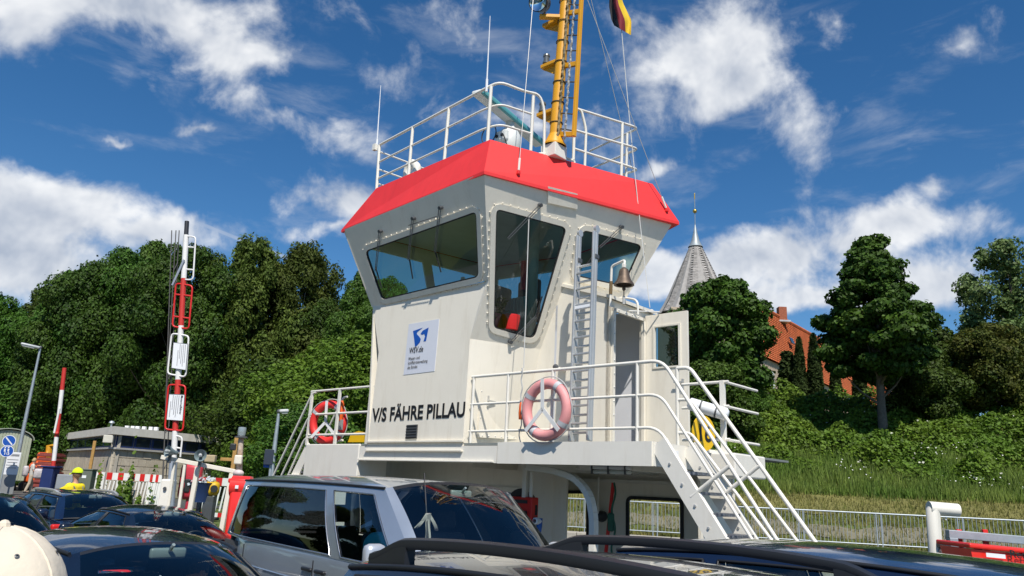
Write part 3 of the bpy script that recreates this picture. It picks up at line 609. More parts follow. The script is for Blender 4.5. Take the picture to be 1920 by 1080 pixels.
def deckhouse():
    """platform, lower front wall, bulwark with window openings"""
    D = empty('upper_platform', W(-.4, 1.2, 0), 'cream steel platform and lower deckhouse carrying the wheelhouse', 'deckhouse')
    EL, ER = -4.06, 3.22; zt, zb = 2.42, 2.13
    MB().box(W((EL+ER)/2, 2.0, zt-.02), (ER-EL-.02, 3.95, .03), AX).build('platform_floor', mat('platform_green_grey', (.20, .22, .21), .7, dirt=.3), D)
    f = MB().box(W((.72+ER)/2, .0, (zt+zb)/2-.0), (ER-.72, .03, zt-zb), AX).build('fascia', WHITE, D)
    MB().box(W((-2.46+.70)/2, .01, (zt+zb)/2-.02), (.70+2.46, .03, zt-zb-.05), AX).build('fascia', WHITE, D)
    MB().box(W(ER+.0, 1.0, (zt+zb)/2), (.03, 1.97, zt-zb-.006), AX).build('fascia', WHITE, D)
    MB().box(W(-.9, -.02, zb+.02), (3.1, .05, .014), AX).build('drip_edge', WHITE, D)
    # left block: solid wall down to the deck
    MB().bbox(W((EL-2.47)/2, .30, 1.0), (-2.47-EL, .62, 2.0+.82), AX, bv=.015).build('side_block', WHITE, D)
    MB().box(W(EL-.25, .5, 1.42), (.5, 1.0, .9), AX).build('stair_block', WHITE, D)
    # recessed locker wall
    rw = MB().box(W(-1.55, 1.55, 1.13), (4.6, .05, 2.5), AX).build('recess_wall', CREAM, D)
    for a, b in ((-2.35, -1.05), (-.95, .35)):
        d = MB().bbox(W((a+b)/2, 1.515, .95), (b-a, .03, 1.75), AX, bv=.01).build('locker_door', CREAM, D)
        MB().box(W(b-.15, 1.49, 1.1), (.03, .03, .12), AX).build('handle', DARKMET, d)
    MB().box(W(.46, 1.2, 1.0), (.07, .65, 2.2), AX).build('wall_post', WHITE, D)
    MB().cyl(W(.56, .93, .1), W(.56, .93, 2.05), .03).build('pipe', WHITE, D)
    # bulwark with two openings
    PLB = plane_of(W(-2.5, 2.5, 0), W(1, 2.5, 0), W(-2.5, 2.5, 1)); o = lambda E, z: to2(W(E, 2.5, z), PLB)
    h1 = roundpoly([to2(pe2(*p, 2.5), PLB) for p in ((1027, 1027), (1104, 1027), (1104, 921), (1027, 921))], .10, 5)
    h2 = roundpoly([to2(pe2(*p, 2.5), PLB) for p in ((1176, 1042), (1281, 1046), (1281, 936), (1176, 931))], .10, 5)
    h0 = roundpoly([o(-2.0, .8), o(-1.2, .8), o(-1.2, 1.7), o(-2.0, 1.7)], .1, 5)
    MB().panel([o(-2.5, -.1), o(3.0, -.1), o(3.0, 2.16), o(-2.5, 2.16)], [h0, h1, h2], *PLB[:3], .05).build('bulwark', CREAM, D)
    for h in (h1, h2):
        mb = MB(); ring(mb, inset2(h, -.012), inset2(h, .04), PLB, -.01, .025); mb.build('opening_seal', BLACK, D)
    MB().box(W(.9, 2.46, 1.99), (3.0, .05, .05), AX).build('stiffener', WHITE, D)
    # arched bracket
    c = [W(-.05, .45, 2.10)+e1*.95, W(1.35, .45, 2.07), W(1.75, .45, 1.98), W(1.98, .45, 1.78), W(2.06, .45, 1.5), W(2.07, .45, .0)]
    mb = MB(); pts = fillet(c, .25, 4)
    for i in range(len(pts)-1):
        d = unit(pts[i+1]-pts[i]); s = np.cross(d, e2); mb.hexa([pts[i]-s*.04-e2*.05, pts[i]+s*.04-e2*.05, pts[i]+s*.04+e2*.05, pts[i]-s*.04+e2*.05, pts[i+1]-s*.04-e2*.05, pts[i+1]+s*.04-e2*.05, pts[i+1]+s*.04+e2*.05, pts[i+1]-s*.04+e2*.05])
    mb.build('arch_bracket', WHITE, D)
    for E in (-.3, .75, 1.75, 2.6): MB().box(W(E, 1.5, 2.16), (.06, 2.0, .14), AX).build('floor_beam', CREAM, D)
    # right end panel behind the stairs
    MB().box(W(2.95, 2.05, 1.0), (.04, .9, 2.25), AX).build('end_panel', CREAM, D)
    MB().bbox(W(3.38, 1.75, 2.22), (.5, .9, .3), AX, bv=.02).build('platform_extension', WHITE, D)
    # zutritt plate
    p = W(ER+.02, .42, 2.28); s = MB().box(p, (.008, .30, .12), AX).build('notice_plate', SIGNW, D); text_mesh('notice_text', 'Zutritt', p+e1*.006-e2*.12-Z3*.03, e2, Z3, .085, SIGNBLK, s, bold=.01)
    return D
DH = deckhouse()

def rail_tube(parent, name, pts, r=.021, m=WHITE): return MB().tube(pts, r, 8).build(name, m, parent, smooth=60)
def railings():
    z0 = 2.40; R = empty('platform_railing', W(1.6, .06, z0), 'white three-bar railing along the platform before the door', 'railing')
    hs = (3.39, 2.98, 2.585)
    E0 = .06
    for E in (.10, .80, 1.62, 2.55+.42): rail_tube(R, 'post', [W(E, .06, z0), W(E, .06, 3.39)], .022)
    slope = lambda E: 3.39-(E-3.40)*1.515
    for i, h in enumerate(hs):
        pts = [W(E0, .06, h), W(3.28, .06, h)]
        k = [(3.389, 4.70), (3.0, 4.42), (2.60, 4.12)][i]
        pts += [W(3.33+.0, .06, h)]; q = W(k[1]+.05, .06, 1.3); pts = fillet([W(E0, .06, h), W(3.33-.03*i, .06, h), q], .16, 6); rail_tube(R, 'rail', pts, .023 if i == 0 else .019)
    # stairs
    S = empty('boarding_stairs', W(3.9, .4, 0), 'steep white stairs with bolted stringers leading up to the platform', 'stairs')
    a, b = W(3.27, .03, 2.40), W(4.96, .03, 0.0); d = unit(b-a); s = np.cross(d, e2)
    for e in (.0, .72):
        mb = MB(); off = e2*(e)
        mb.hexa([a+off-s*.10, a+off+s*.10, a+off+s*.10+e2*.03, a+off-s*.10+e2*.03, b+off-s*.10, b+off+s*.10, b+off+s*.10+e2*.03, b+off-s*.10+e2*.03])
        mb.hexa([a+off+s*.10, a+off+s*.115, a+off+s*.115+e2*.07, a+off+s*.10+e2*.07, b+off+s*.10, b+off+s*.115, b+off+s*.115+e2*.07, b+off+s*.10+e2*.07])
        st = mb.build('stringer', WHITE, S); mb = MB()
        for t in np.linspace(.1, .95, 10): mb.lathe(a+off+(b-a)*t-e2*.0, -e2, [(.018, -.002), (.016, .012), (0, .014)], 8)
        mb.build('bolts', STEEL, st, kind='stuff')
    tread = mat('chequer_tread', (.20, .21, .23), .5, .6, var=.5, vscale=30, bump=.8, bscale=50)
    for k in range(10):
        z = 2.07-.225*k; E = 3.27+(2.40-z)/2.40*1.69
        if z < .1: break
        MB().box(W(E+.02, .39, z), (.24, .66, .035), AX).build('tread', tread, S)
    for (e, nm) in ((.06, 0), (.77, 1)):
        if nm == 0:
            for z, k in ((1.93, 3.92),): MB().cyl(W(3.70, .05, 1.80), W(4.18, .06, 2.16), .024).build('brace', WHITE, S)
        else:
            R2 = S
            for i, h in enumerate((3.41, 3.0, 2.58)):
                q = W((4.86, 4.66, 4.36)[i], e, 1.3); rail_tube(S, 'handrail', fillet([W(3.12, e, h), W(3.30, e, h), q], .12, 6), .026 if i == 0 else .021)
            MB().cyl(W(3.70, e, 1.82), W(4.20, e, 2.20), .024).build('brace', WHITE, S)
            rail_tube(S, 'post', [W(3.12, e, 2.4), W(3.12, e, 3.42)], .025)
    # far-end railing of the platform behind the stairs
    B = empty('end_railing', W(3.3, 2.0, z0), 'short white railing at the platform end behind the yellow number plate', 'railing')
    a = W(3.32, 1.6, 0)-Z3*ZO
    MB().box(W(3.33, 1.6, 2.86), (.06, .06, .98), AX).build('post', WHITE, B)
    for h in (3.33, 3.0, 2.56): rail_tube(B, 'rail', [W(2.7, 1.62, h), W(3.42, 1.60, h)], .02); rail_tube(B, 'rail', [W(3.36, 1.60, h), W(3.36, 2.6, h)], .02)
    # left platform railing
    Lr = empty('left_platform_railing', W(-3.2, .06, z0), 'white railing holding the red life ring left of the wheelhouse front', 'railing')
    for px in ((586, 736), (638, 730), (697, 722)):
        p = pe2(*px, .06); l = loc(p); MB().box(W(l[0], .06, (z0+l[2])/2), (.055, .035, l[2]-z0), AX).build('post', WHITE, Lr)
    lE, rE = loc(pe2(584, 736, .06))[0], -2.3
    for h in (3.38, 2.95, 2.58): rail_tube(Lr, 'rail', [W(lE, .06, h), W(rE, .06, h)], .02)
    for h in (3.2, 2.9, 2.5): rail_tube(Lr, 'rail', [W(-3.6, 1.6, h), W(-2.3, 1.6, h)], .018)
    rail_tube(Lr, 'post', [W(-3.25, 1.6, 2.4), W(-3.25, 1.6, 3.2)], .02)
    # far stairs going down to the left
    Sl = empty('far_boarding_stairs', W(-4.6, .4, 0), 'white stair handrails descending at the left end of the platform', 'stairs')
    for e in (.06, .75):
        for i, h in enumerate((3.36, 2.92, 2.54)): rail_tube(Sl, 'handrail', fillet([W(-4.02, e, h), W(-4.15-.04*i, e, h-.02), W(-5.4, e, h-1.9)], .1, 5), .02)
        a, b = W(-4.06, e, 2.4), W(-5.7, e, 0); d = unit(b-a); s = np.cross(d, e2)
        MB().hexa([a-s*.1, a+s*.1, a+s*.1+e2*.03, a-s*.1+e2*.03, b-s*.1, b+s*.1, b+s*.1+e2*.03, b-s*.1+e2*.03]).build('stringer', WHITE, Sl)
    for k in range(9): MB().box(W(-4.15-.16*k, .4, 2.15-.235*k), (.22, .66, .03), AX).build('tread', tread, Sl)
railings()

def life_ring(label, c, ax_u, ax_v, R, r, m, group='life rings'):
    n = np.cross(ax_u, ax_v); T = empty('life_ring', c, label, 'life ring', group); c = V3(c)
    pts = [c+ax_u*math.cos(t)*R+ax_v*math.sin(t)*R for t in np.linspace(0, 2*math.pi, 48, endpoint=False)]
    b = MB().tube(pts, r, 14, closed=True).build('ring', m, T, smooth=80)
    tape = mat('grey_reflective_tape', (.50, .51, .52), .4)
    for k in range(4):
        t0 = math.pi/4+k*math.pi/2+.2; pt = [c+ax_u*math.cos(t)*R+ax_v*math.sin(t)*R for t in np.linspace(t0-.09, t0+.09, 5)]; MB().tube(pt, r+.004, 14, caps=False).build('reflective_band', tape, T, smooth=80)
    strap = mat('white_webbing', (.68, .68, .66), .8)
    mb = MB()
    for t in (math.pi/2+.05, math.pi*1.25, math.pi*1.75):
        e = c+ax_u*math.cos(t)*(R+r*.8)+ax_v*math.sin(t)*(R+r*.8); d = unit(e-c); s = np.cross(n, d)*.028
        mb.hexa([c-s+n*(r+.01), c+s+n*(r+.01), c+s+n*(r+.018), c-s+n*(r+.018), e-s+n*(r+.01), e+s+n*(r+.01), e+s+n*(r+.018), e-s+n*(r+.018)])
    mb.build('holder_strap', strap, T)
    rope = mat('grey_rope', (.45, .45, .43), .8); mb = MB()
    for k in range(4):
        a0 = k*math.pi/2+.3; pp = [c+ax_u*math.cos(t)*(R+r*(1.1+.35*math.sin((t-a0)*2)))+ax_v*math.sin(t)*(R+r*(1.1+.35*math.sin((t-a0)*2)))+n*.01 for t in np.linspace(a0, a0+math.pi/2, 9)]; mb.tube(pp, .008, 6)
    mb.build('grab_rope', rope, T)
    return T
cen = pe2(1031, 769, .02)
life_ring('faded pink life ring with white straps on the railing by the ladder', cen-e2*.07, e1, Z3, .345, .072, mat('faded_pink_ring', (.74, .31, .30), .55, var=.12, vscale=3))
cen = pe2(613, 792, .16)
life_ring('bright red life ring behind the left platform railing', cen+e2*.03, unit(e1+e2*.35), Z3, .33, .072, mat('bright_red_ring', (.75, .035, .03), .5, var=.06))

def rope_light():
    p = pe2(977, 770, .03); T = empty('ring_light', p, 'small orange safety light tied with rope to a railing post', 'light')
    MB().lathe(p-Z3*.12, Z3, [(0, 0), (.03, 0), (.035, .08), (.03, .2), (.015, .24), (0, .24)], 12).build('lamp_body', mat('orange_plastic', (.75, .12, .015), .4), T, smooth=50)
    r = np.random.default_rng(3); a = pe2(979, 690, .03); pts = [a*(1-t)+(p+Z3*.1)*t+e1*.012*math.sin(t*14) for t in np.linspace(0, 1, 16)]; MB().tube(pts, .011, 6).build('rope', mat('grey_rope', (.45, .45, .43), .8), T)
    MB().tube([p-Z3*.1+e1*.02*math.sin(t*9)-Z3*.42*t for t in np.linspace(0, 1, 10)], .009, 6).build('rope', mat('grey_rope', (.45, .45, .43), .8), T)
    q = pe2(640, 770, .2); T = empty('ring_light', q, 'orange safety light beside the red life ring', 'light')
    MB().lathe(q-Z3*.18, Z3, [(0, 0), (.04, 0), (.05, .12), (.04, .3), (.02, .36), (0, .36)], 12).build('lamp_body', mat('orange_plastic', (.75, .12, .015), .4), T, smooth=50)
    MB().box(q-Z3*.25, (.12, .05, .18), AX).build('bracket', STEEL, T)
rope_light()

def ladder():
    bl, tl = pe2(1071, 826, .55), None
    b0, t0 = W(.96, .55, 2.42), ap(1092, 440, W(.82, .35, 0), n1)
    B = pe2(1088, 826, .50); T_ = pe2(1105, 440, .50)
    T = empty('aluminium_ladder', B, 'extended aluminium ladder leaning against the wheelhouse side windows', 'ladder')
    d = unit(T_-B); lean = e2*.0
    w = unit(np.cross(d, n1)); w = w if w@e1 > 0 else -w
    Bc = pe2(1090, 828, .55); Tc = pe2(1103, 436, .72); d = Tc-Bc; L = np.linalg.norm(d); d = d/L; w = unit(e1-d*(e1@d)); nn = np.cross(w, d)
    hw = .155
    for s in (-1, 1):
        for lay in (0, 1):
            o = Bc+w*s*(hw+.0)+nn*.06*lay+(d*.0 if lay == 0 else -d*.0)
            hi = L if lay == 0 else L*.99
            lo = 0
            mb = MB(); c = o+d*(hi+lo)/2; mb.bbox(c, (.035, .055, hi-lo), [w, nn, d], bv=.008); mb.build('rail', STEEL, T)
    for i in range(11): k = .12+i*.245; MB().bbox(Bc+d*k, (2*hw, .035, .03), [w, nn, d], bv=.006).build('rung', STEEL, T)
    for i in range(10): k = .24+i*.245; MB().bbox(Bc+d*k+nn*.06, (2*hw, .035, .03), [w, nn, d], bv=.006).build('rung', STEEL, T)
    for s in (-1, 1):
        c = Bc+d*L+w*s*hw; MB().lathe(c+d*.02-w*.02, w, [(.0, 0), (.055, 0), (.055, .04), (0, .04)], 14).build('top_roller', STEEL, T)
        mb = MB(); mb.bbox(c-d*.42, (.06, .10, .07), [w, nn, d]); mb.build('guide_clip', DARKMET, T)
    MB().bbox(Bc+d*L*.62+nn*.05, (2*hw+.02, .05, .06), [w, nn, d], bv=.01).build('hook_bar', SIGNW, T)
ladder()

def bell():
    c = pe2(1170, 518, 1.0); T = empty('ship_bell', c, 'bronze ship bell hanging from a white bracket above the door', 'bell')
    MB().lathe(c-Z3*.10, Z3, [(.115, -.03), (.150, -.035), (.140, -.005), (.105, .04), (.085, .10), (.075, .16), (.062, .20), (.03, .225), (0, .23)], 28).build('bell_body', BRONZE, T, smooth=60)
    MB().cyl(c-Z3*.13, c-Z3*.33, .008, n=6).ball(c-Z3*.19, .028).build('clapper', BRONZE, T)
    MB().tube([c-Z3*.3, c-Z3*.42], .02, 8).build('bell_rope', mat('grey_rope', (.45, .45, .43), .8), T)
    a = pe2(1144, 575, 1.05); b = pe2(1147, 499, 1.05); k = pe2(1172, 491, 1.03)
    MB().tube(fillet([a, b, k+Z3*.03, c+Z3*.16], .05), .019, 8).build('bracket', WHITE, T, smooth=60)
    MB().cyl(a+(b-a)*.30, a+(b-a)*.62, .026, n=10).build('rope_whipping', mat('brown_rope', (.16, .11, .05), .8), T)
    MB().bbox(c+Z3*.16, (.05, .05, .07), AX).build('shackle', WHITE, T)
bell()
# ------------------------------------------------------------------ on the wheelhouse roof
ZR = 6.92
RT = [W(-2.38, -.24, ZR), W(.64, -.43, ZR), W(1.70, 2.47, ZR), W(.3, 3.1, ZR)]
PFp, PFn = RT[0]+e2*.06, unit(np.cross(RT[1]-RT[0], Z3)); PSp, PSn = RT[1]-e1*.06, unit(np.cross(RT[2]-RT[1], Z3))
pf = lambda x, y: ap(x, y, PFp, PFn)
ps = lambda x, y: ap(x, y, PSp, PSn)
def roof_railing():
    R = empty('roof_railing', RT[1], 'white tubular railing round the wheelhouse roof', 'railing')
    for (a, b) in (((711.6, 272), (706, 357)), ((774, 239), (766, 331)), ((842, 203), (833, 301)), ((921, 162), (914, 267))): rail_tube(R, 'post', [pf(*a), pf(*b)], .028)
    cor = pf(921, 162)
    rail_tube(R, 'rail', fillet([pf(713, 271), pf(905, 169), ps(936, 153), ps(985, 172), ps(1012, 177), ps(1021, 207), ps(1020, 288), ps(1014, 336)], .14, 5), .023)
    rail_tube(R, 'rail', fillet([pf(712, 303), pf(908, 205), ps(938, 195), ps(997, 214)], .12, 5), .018)
    rail_tube(R, 'rail', fillet([pf(710, 334), pf(906, 242), ps(938, 233), ps(997, 251)], .12, 5), .018)
    rail_tube(R, 'post', [ps(1000, 180), ps(995, 283)], .026)
    rail_tube(R, 'rail', fillet([ps(1010, 288), ps(1040, 288), ps(1077, 302), ps(1077, 308)], .06, 4), .02)
    rail_tube(R, 'post', [ps(1078, 202), ps(1075, 300)], .026)
    rail_tube(R, 'rail', fillet([ps(1078, 203), ps(1090, 207), ps(1099, 243), ps(1095, 355)], .1, 5), .023)
    rail_tube(R, 'post', [ps(1167, 232), ps(1165, 330)], .026)
    c = loc(ps(1192, 240)); bk = W(c[0]-1.0, c[1]+.75, 0); bn = unit(np.cross(bk-W(c[0], c[1], 0), Z3)); bq = W(c[0], c[1], 0); pb = lambda x, y: ap(x, y, bq, bn)
    for (a, b, d) in (((1079, 203), (1197, 240), (1106, 283)), ((1074, 243), (1197, 279), (1108, 316)), ((1077, 279), (1197, 318), (1122, 341))):
        rail_tube(R, 'rail', fillet([ps(*a), ps(*b), pb(*d)], .16, 6), .021)
    rail_tube(R, 'post', [pb(1176, 250), pb(1174, 334)], .024)
    # far left return rails
    l0 = pf(713, 271); l1 = pf(710, 318)
    for p in (pf(713, 285), pf(711, 318), pf(710, 345)): rail_tube(R, 'rail', [p, p+e2*1.6+e1*.15], .017)
    rail_tube(R, 'post', [pf(706, 357)+e2*.9, pf(711, 272)+e2*.9-Z3*.05], .022)
roof_railing()
def whip(label, a, b, m=SIGNW):
    T = empty('whip_antenna', a, label, 'antenna', 'whip antennas'); a, b = V3(a), V3(b); d = b-a
    MB().cyl(a, a+d*.16, .02, n=8).build('antenna_base', m, T); MB().tube([a+d*.15, a+d*.6, b], [.012, .009, .005], 6).build('antenna_rod', m, T)
q = pf(912, 172); whip('tall white whip antenna on the front corner of the roof railing', q, q+(pf(919, 30)-q))
q = pf(706, 282); whip('white whip antenna at the far left end of the roof railing', q, q+(pf(714, 160)-q))
def radar():
    z = ZR+ZO+1.05; a, b = az(893, 172, z), az(1012, 272, z); c = (a+b)/2; d = unit(b-a); L = np.linalg.norm(b-a); n = np.cross(Z3, d)
    T = empty('radar_scanner', (c[0], c[1], ZR+ZO), 'turquoise and white radar scanner bar on a white pedestal', 'radar')
    MB().bbox(c, (L, .20, .08), [d, n, Z3], bv=.03).build('scanner_bar', mat('radar_white', (.70, .72, .70), .4), T, smooth=50)
    MB().bbox(c-n*.105, (L*.99, .05, .10), [d, n, Z3], bv=.02).build('scanner_face', mat('radar_turquoise', (.10, .36, .38), .4), T, smooth=50)
    p = V3((c[0], c[1], z))
    MB().lathe(p-Z3*.62, Z3, [(.0, 0), (.17, 0), (.20, .06), (.20, .30), (.15, .40), (.09, .46), (.07, .60), (0, .6)], 20).build('pedestal', mat('radar_white', (.70, .72, .70), .4), T, smooth=50)
    MB().bbox(p-Z3*.80, (.10, .10, .45), AX).build('mount', WHITE, T)
    MB().bbox(p-Z3*.38+n1*.17, (.26, .12, .20), AX, bv=.03).build('gear_cover', mat('radar_white', (.70, .72, .70), .4), T)
    for k in (-.07, .05): MB().cyl(p-Z3*.38+n1*.20+e1*k, p-Z3*.38+n1*.245+e1*k, .03, n=10).build('cable_gland', BLACK, T)
    MB().tube(fillet([p-Z3*.38+n1*.24+e1*.05, p-Z3*.5+n1*.4+e1*.25, p-Z3*1.0+n1*.2+e1*.3], .15, 6), .012, 6).build('cable', BLACK, T)
    MB().tube([p-e1*.25-Z3*.3+e1*.17*math.cos(t)+Z3*.17*math.sin(t)+n1*.25 for t in np.linspace(0, 6.283, 24)], .01, 6, closed=True).build('cable', BLACK, T)
radar()
def mast():
    B = az(1038, 297, ZR+ZO); top = ay(1066, -70, B[1]+.05); ax = unit(top-B)
    T = empty('signal_mast', B, 'yellow signal mast with ladder and lamp arms on the wheelhouse roof', 'mast')
    MB().bbox(B+Z3*.09, (.30, .30, .22), AX).build('mast_foot', WHITE, T)
    MB().lathe(B+ax*.2, ax, [(.19, 0), (.19, .03), (.17, .04), (.11, .20), (.10, .22)], 20).build('flange', YEL, T, smooth=40)
    MB().tube([B+ax*.3, top], [.098, .090], 18).build('mast_tube', YEL, T, smooth=60)
    def on(y): # mast axis point at a photo row
        lo, hi = 0., np.linalg.norm(top-B)
        for _ in range(40):
            mid = (lo+hi)/2
            if proj(B+ax*mid)[1] > y: lo = mid
            else: hi = mid
        return B+ax*lo
    # ladder channel beside the mast
    g = unit(e1*.8+e2*.25)
    off = lambda y, x: ap(x, y, on(y), n1)
    r0, r1 = off(256, 1076), off(-70, 1094); d = unit(r1-r0)
    MB().bbox((r0+r1)/2, (.05, .07, np.linalg.norm(r1-r0)), [unit(np.cross(d, n1)), n1, d], bv=.006).build('ladder_rail', YEL, T)
    for y in (252, 125, 26, -50):
        a = on(y); t = (proj(r0)[1]-y)/(proj(r0)[1]-proj(r1)[1]); b = r0+(r1-r0)*t; MB().bbox((a+b)/2, (np.linalg.norm(b-a), .05, .08), [unit(b-a), n1, np.cross(unit(b-a), n1)], bv=.006).build('ladder_bracket', YEL, T)
    for y in range(-44, 262, 29):
        a = on(y-6); t = (proj(r0)[1]-y)/(proj(r0)[1]-proj(r1)[1]); b = r0+(r1-r0)*t; MB().tube([a, b-Z3*.0], .012, 6).build('ladder_rung', DARKMET, T)
    mb = MB(); pts = [on(y)+unit(r0-on(256))*.11+n1*(.06+.012*math.sin(y*.5))+e1*.008*math.sin(y*.31) for y in range(280, -71, -6)]; mb.tube(pts, .022, 7)
    mb.build('cable_bundle', mat('worn_cable', (.20, .16, .09), .8, var=.6, vscale=14), T)
    mb = MB(); pts = [on(y)+unit(r0-on(256))*(.22)+n1*.02+e1*.01*math.sin(y*.4) for y in range(262, -71, -5)]; mb.tube(pts, [.016+.007*(i % 2) for i in range(len(pts))], 6); mb.build('clipped_cable', mat('clipped_cable', (.30, .29, .27), .7, var=.8, vscale=25), T)
    for y in range(270, -60, -38): MB().tube(arc(on(y), unit(np.cross(ax, n1))*.104, n1*.104, 0, 6.283, 16)[:-1], .008, 5, closed=True).build('cable_tie', BLACK, T)
    # lamp arms to the left
    for (y, L_, lamp) in ((205, .50, 1), (113, .50, 1), (33, .55, 0)):
        a = on(y); b = a-e1*L_*.8-e2*.0; dd = unit(b-a); k = MB().bbox((a+b)/2, (np.linalg.norm(b-a), .12, .06), [dd, e2, np.cross(dd, e2)], bv=.006).build('lamp_arm', YEL, T)
        MB().prism([a-Z3*.02, a-Z3*.30, b-Z3*.03], e2*.02).build('arm_gusset', YEL, T)
        if lamp:
            c = b+Z3*.05+dd*-.08; MB().lathe(c, Z3, [(0, 0), (.065, 0), (.065, .03), (.05, .035), (.05, .13), (.06, .135), (.055, .17), (0, .175)], 14).build('nav_lamp', mat('lamp_body_grey', (.15, .16, .16), .3, .3), T, smooth=40)
    a = on(33); b = a+unit(-e1+n1*.9)*.42; dd = unit(b-a); MB().bbox((a+b)/2, (np.linalg.norm(b-a), .10, .06), [dd, np.cross(Z3, dd), Z3], bv=.006).build('lamp_arm', YEL, T)
    c = ap(1015, 6, b, n1); f = unit(n1*.9+e1*.2-Z3*.35)
    MB().lathe(c-f*.16, f, [(0, 0), (.10, .01), (.15, .10), (.165, .28), (.17, .30)], 22).build('searchlight_shell', DARKMET, T, smooth=50)
    MB().lathe(c-f*.16, f, [(0, .22), (.10, .25), (.155, .292)], 22).build('searchlight_reflector', mat('mirror_reflector', (.8, .8, .8), .08, 1.), T, smooth=50)
    MB().tube([c+e1*.17, c-Z3*.22+e1*.1, b], .014, 6).build('searchlight_yoke', DARKMET, T)
    return T, on
MAST, onm = mast()
def rigging():
    wire = mat('steel_wire', (.42, .42, .41), .5, .5)
    top = onm(-60); G = 'mast stay wires'
    band = lambda x, y: ap(x, y, (W(.815, -.69, 6.27)+W(1.70, 2.47, 6.92))/2, unit(np.cross(W(2.01, 2.8, 6.27)-W(.815, -.69, 6.27), W(.64, -.43, 6.92)-W(.815, -.69, 6.27))))
    def stay(label, foot, to, tb=True):
        T = empty('stay_wire', foot, label, 'wire', G); d = unit(to-foot)
        MB().tube([foot, to], .006, 5).build('wire', wire, T)
        if tb:
            MB().tube([foot+d*.06, foot+d*.26], .018, 8).build('turnbuckle', WHITE, T); MB().bbox(foot+d*.02, (.05, .05, .06), AX).build('deck_eye', RED, T)
    stay('stay wire with white turnbuckle on the red band below the radar', band(972, 326), ay(1003, -40, band(972, 326)[1]+.15))
    stay('stay wire with turnbuckle at the right end of the red band', band(1251, 396), onm(-68)+e1*.1)
    q = az(1165, 330, ZR+ZO); stay('thin wire from the mast down to the right of the roof railing', ps(1160, 300)+e2*.4, ay(1094, -60, onm(-60)[1]), False)
    c = ay(1164, 40, onm(0)[1]+1.0); T = empty('flag_halyard', c, 'long thin halyard running from the flag down past the roof to the door', 'rope')
    dn = W(2.0, 1.9, 4.6); MB().tube([c+(dn-c)*t-Z3*.25*math.sin(math.pi*t) for t in np.linspace(-.35, 1, 16)], .007, 5).build('rope', mat('pale_rope', (.55, .55, .52), .8), T)
    a = ps(996, 285); T = empty('slack_cable', a, 'slack grey cable hanging down across the side windows to the platform', 'cable')
    b = pe2(982, 690, .04); MB().tube([ps(1003, 175)]+[a+(b-a)*t for t in np.linspace(0, 1, 8)], .007, 5).build('rope', mat('pale_rope', (.55, .55, .52), .8), T)
    # flag
    y0 = c[1]; P = lambda x, y, o=0.: ay(x, y, y0+o)
    T = empty('german_flag', c, 'black red and gold flag hanging from a halyard beside the mast', 'flag')
    cols = [mat('flag_black', (.012, .012, .016), .8), mat('flag_red', (.20, .012, .02), .8), mat('flag_gold', (.75, .50, .02), .8)]
    A = [(1143, -20), (1142, 12), (1146, 36), (1152, 48)]; D_ = [(1160, -22), (1168, 6), (1184, 38), (1183, 66)]
    for k in range(3):
        def fn(u, v, k=k):
            w_ = (k+u)/3; t = v*3; i = min(int(t), 2); t -= i
            a = np.array(A[i])*(1-t)+np.array(A[i+1])*t; d = np.array(D_[i])*(1-t)+np.array(D_[i+1])*t; p = a*(1-w_)+d*w_
            return P(p[0], p[1], .10*math.sin(w_*7+v*2.2))
        MB().grid(fn, 6, 14, th=.004).build('stripe', cols[k], T, smooth=60)
rigging()
def gooseneck():
    b = pf(732, 340)+e2*.55; T = empty('gooseneck_vent', b, 'white gooseneck pipe with dark mouth on the left of the roof', 'vent pipe')
    pts = [pf(734, 352), pf(738, 318), pf(741, 303), pf(750, 301), pf(755, 309)]; off = e2*.35
    base = pf(733, 357)+off; s = 1.0
    pp = fillet([pf(733, 352)+off, pf(736, 306)+off, pf(744, 292)+off, pf(754, 300)+off, pf(753, 312)+off], .1, 6)
    MB().tube(pp, .075, 14).build('pipe', WHITE, T, smooth=60); e = pp[-1]; d = unit(pp[-1]-pp[-2]); MB().cyl(e-d*.02, e+d*.03, .08, n=14).build('mouth_flange', WHITE, T); MB().cyl(e+d*.02, e+d*.035, .066, n=14).build('mouth', BLACK, T)
    MB().tube([e+d*.02+e1*.1*math.cos(t)+Z3*(.1*math.sin(t)-.1) for t in np.linspace(0, 6.283, 18)], .008, 5, closed=True).build('cable', BLACK, T)
    MB().box(pf(707, 278)+n1*.05, (.08, .06, .12), AX).build('junction_box', WHITE, T)
gooseneck()
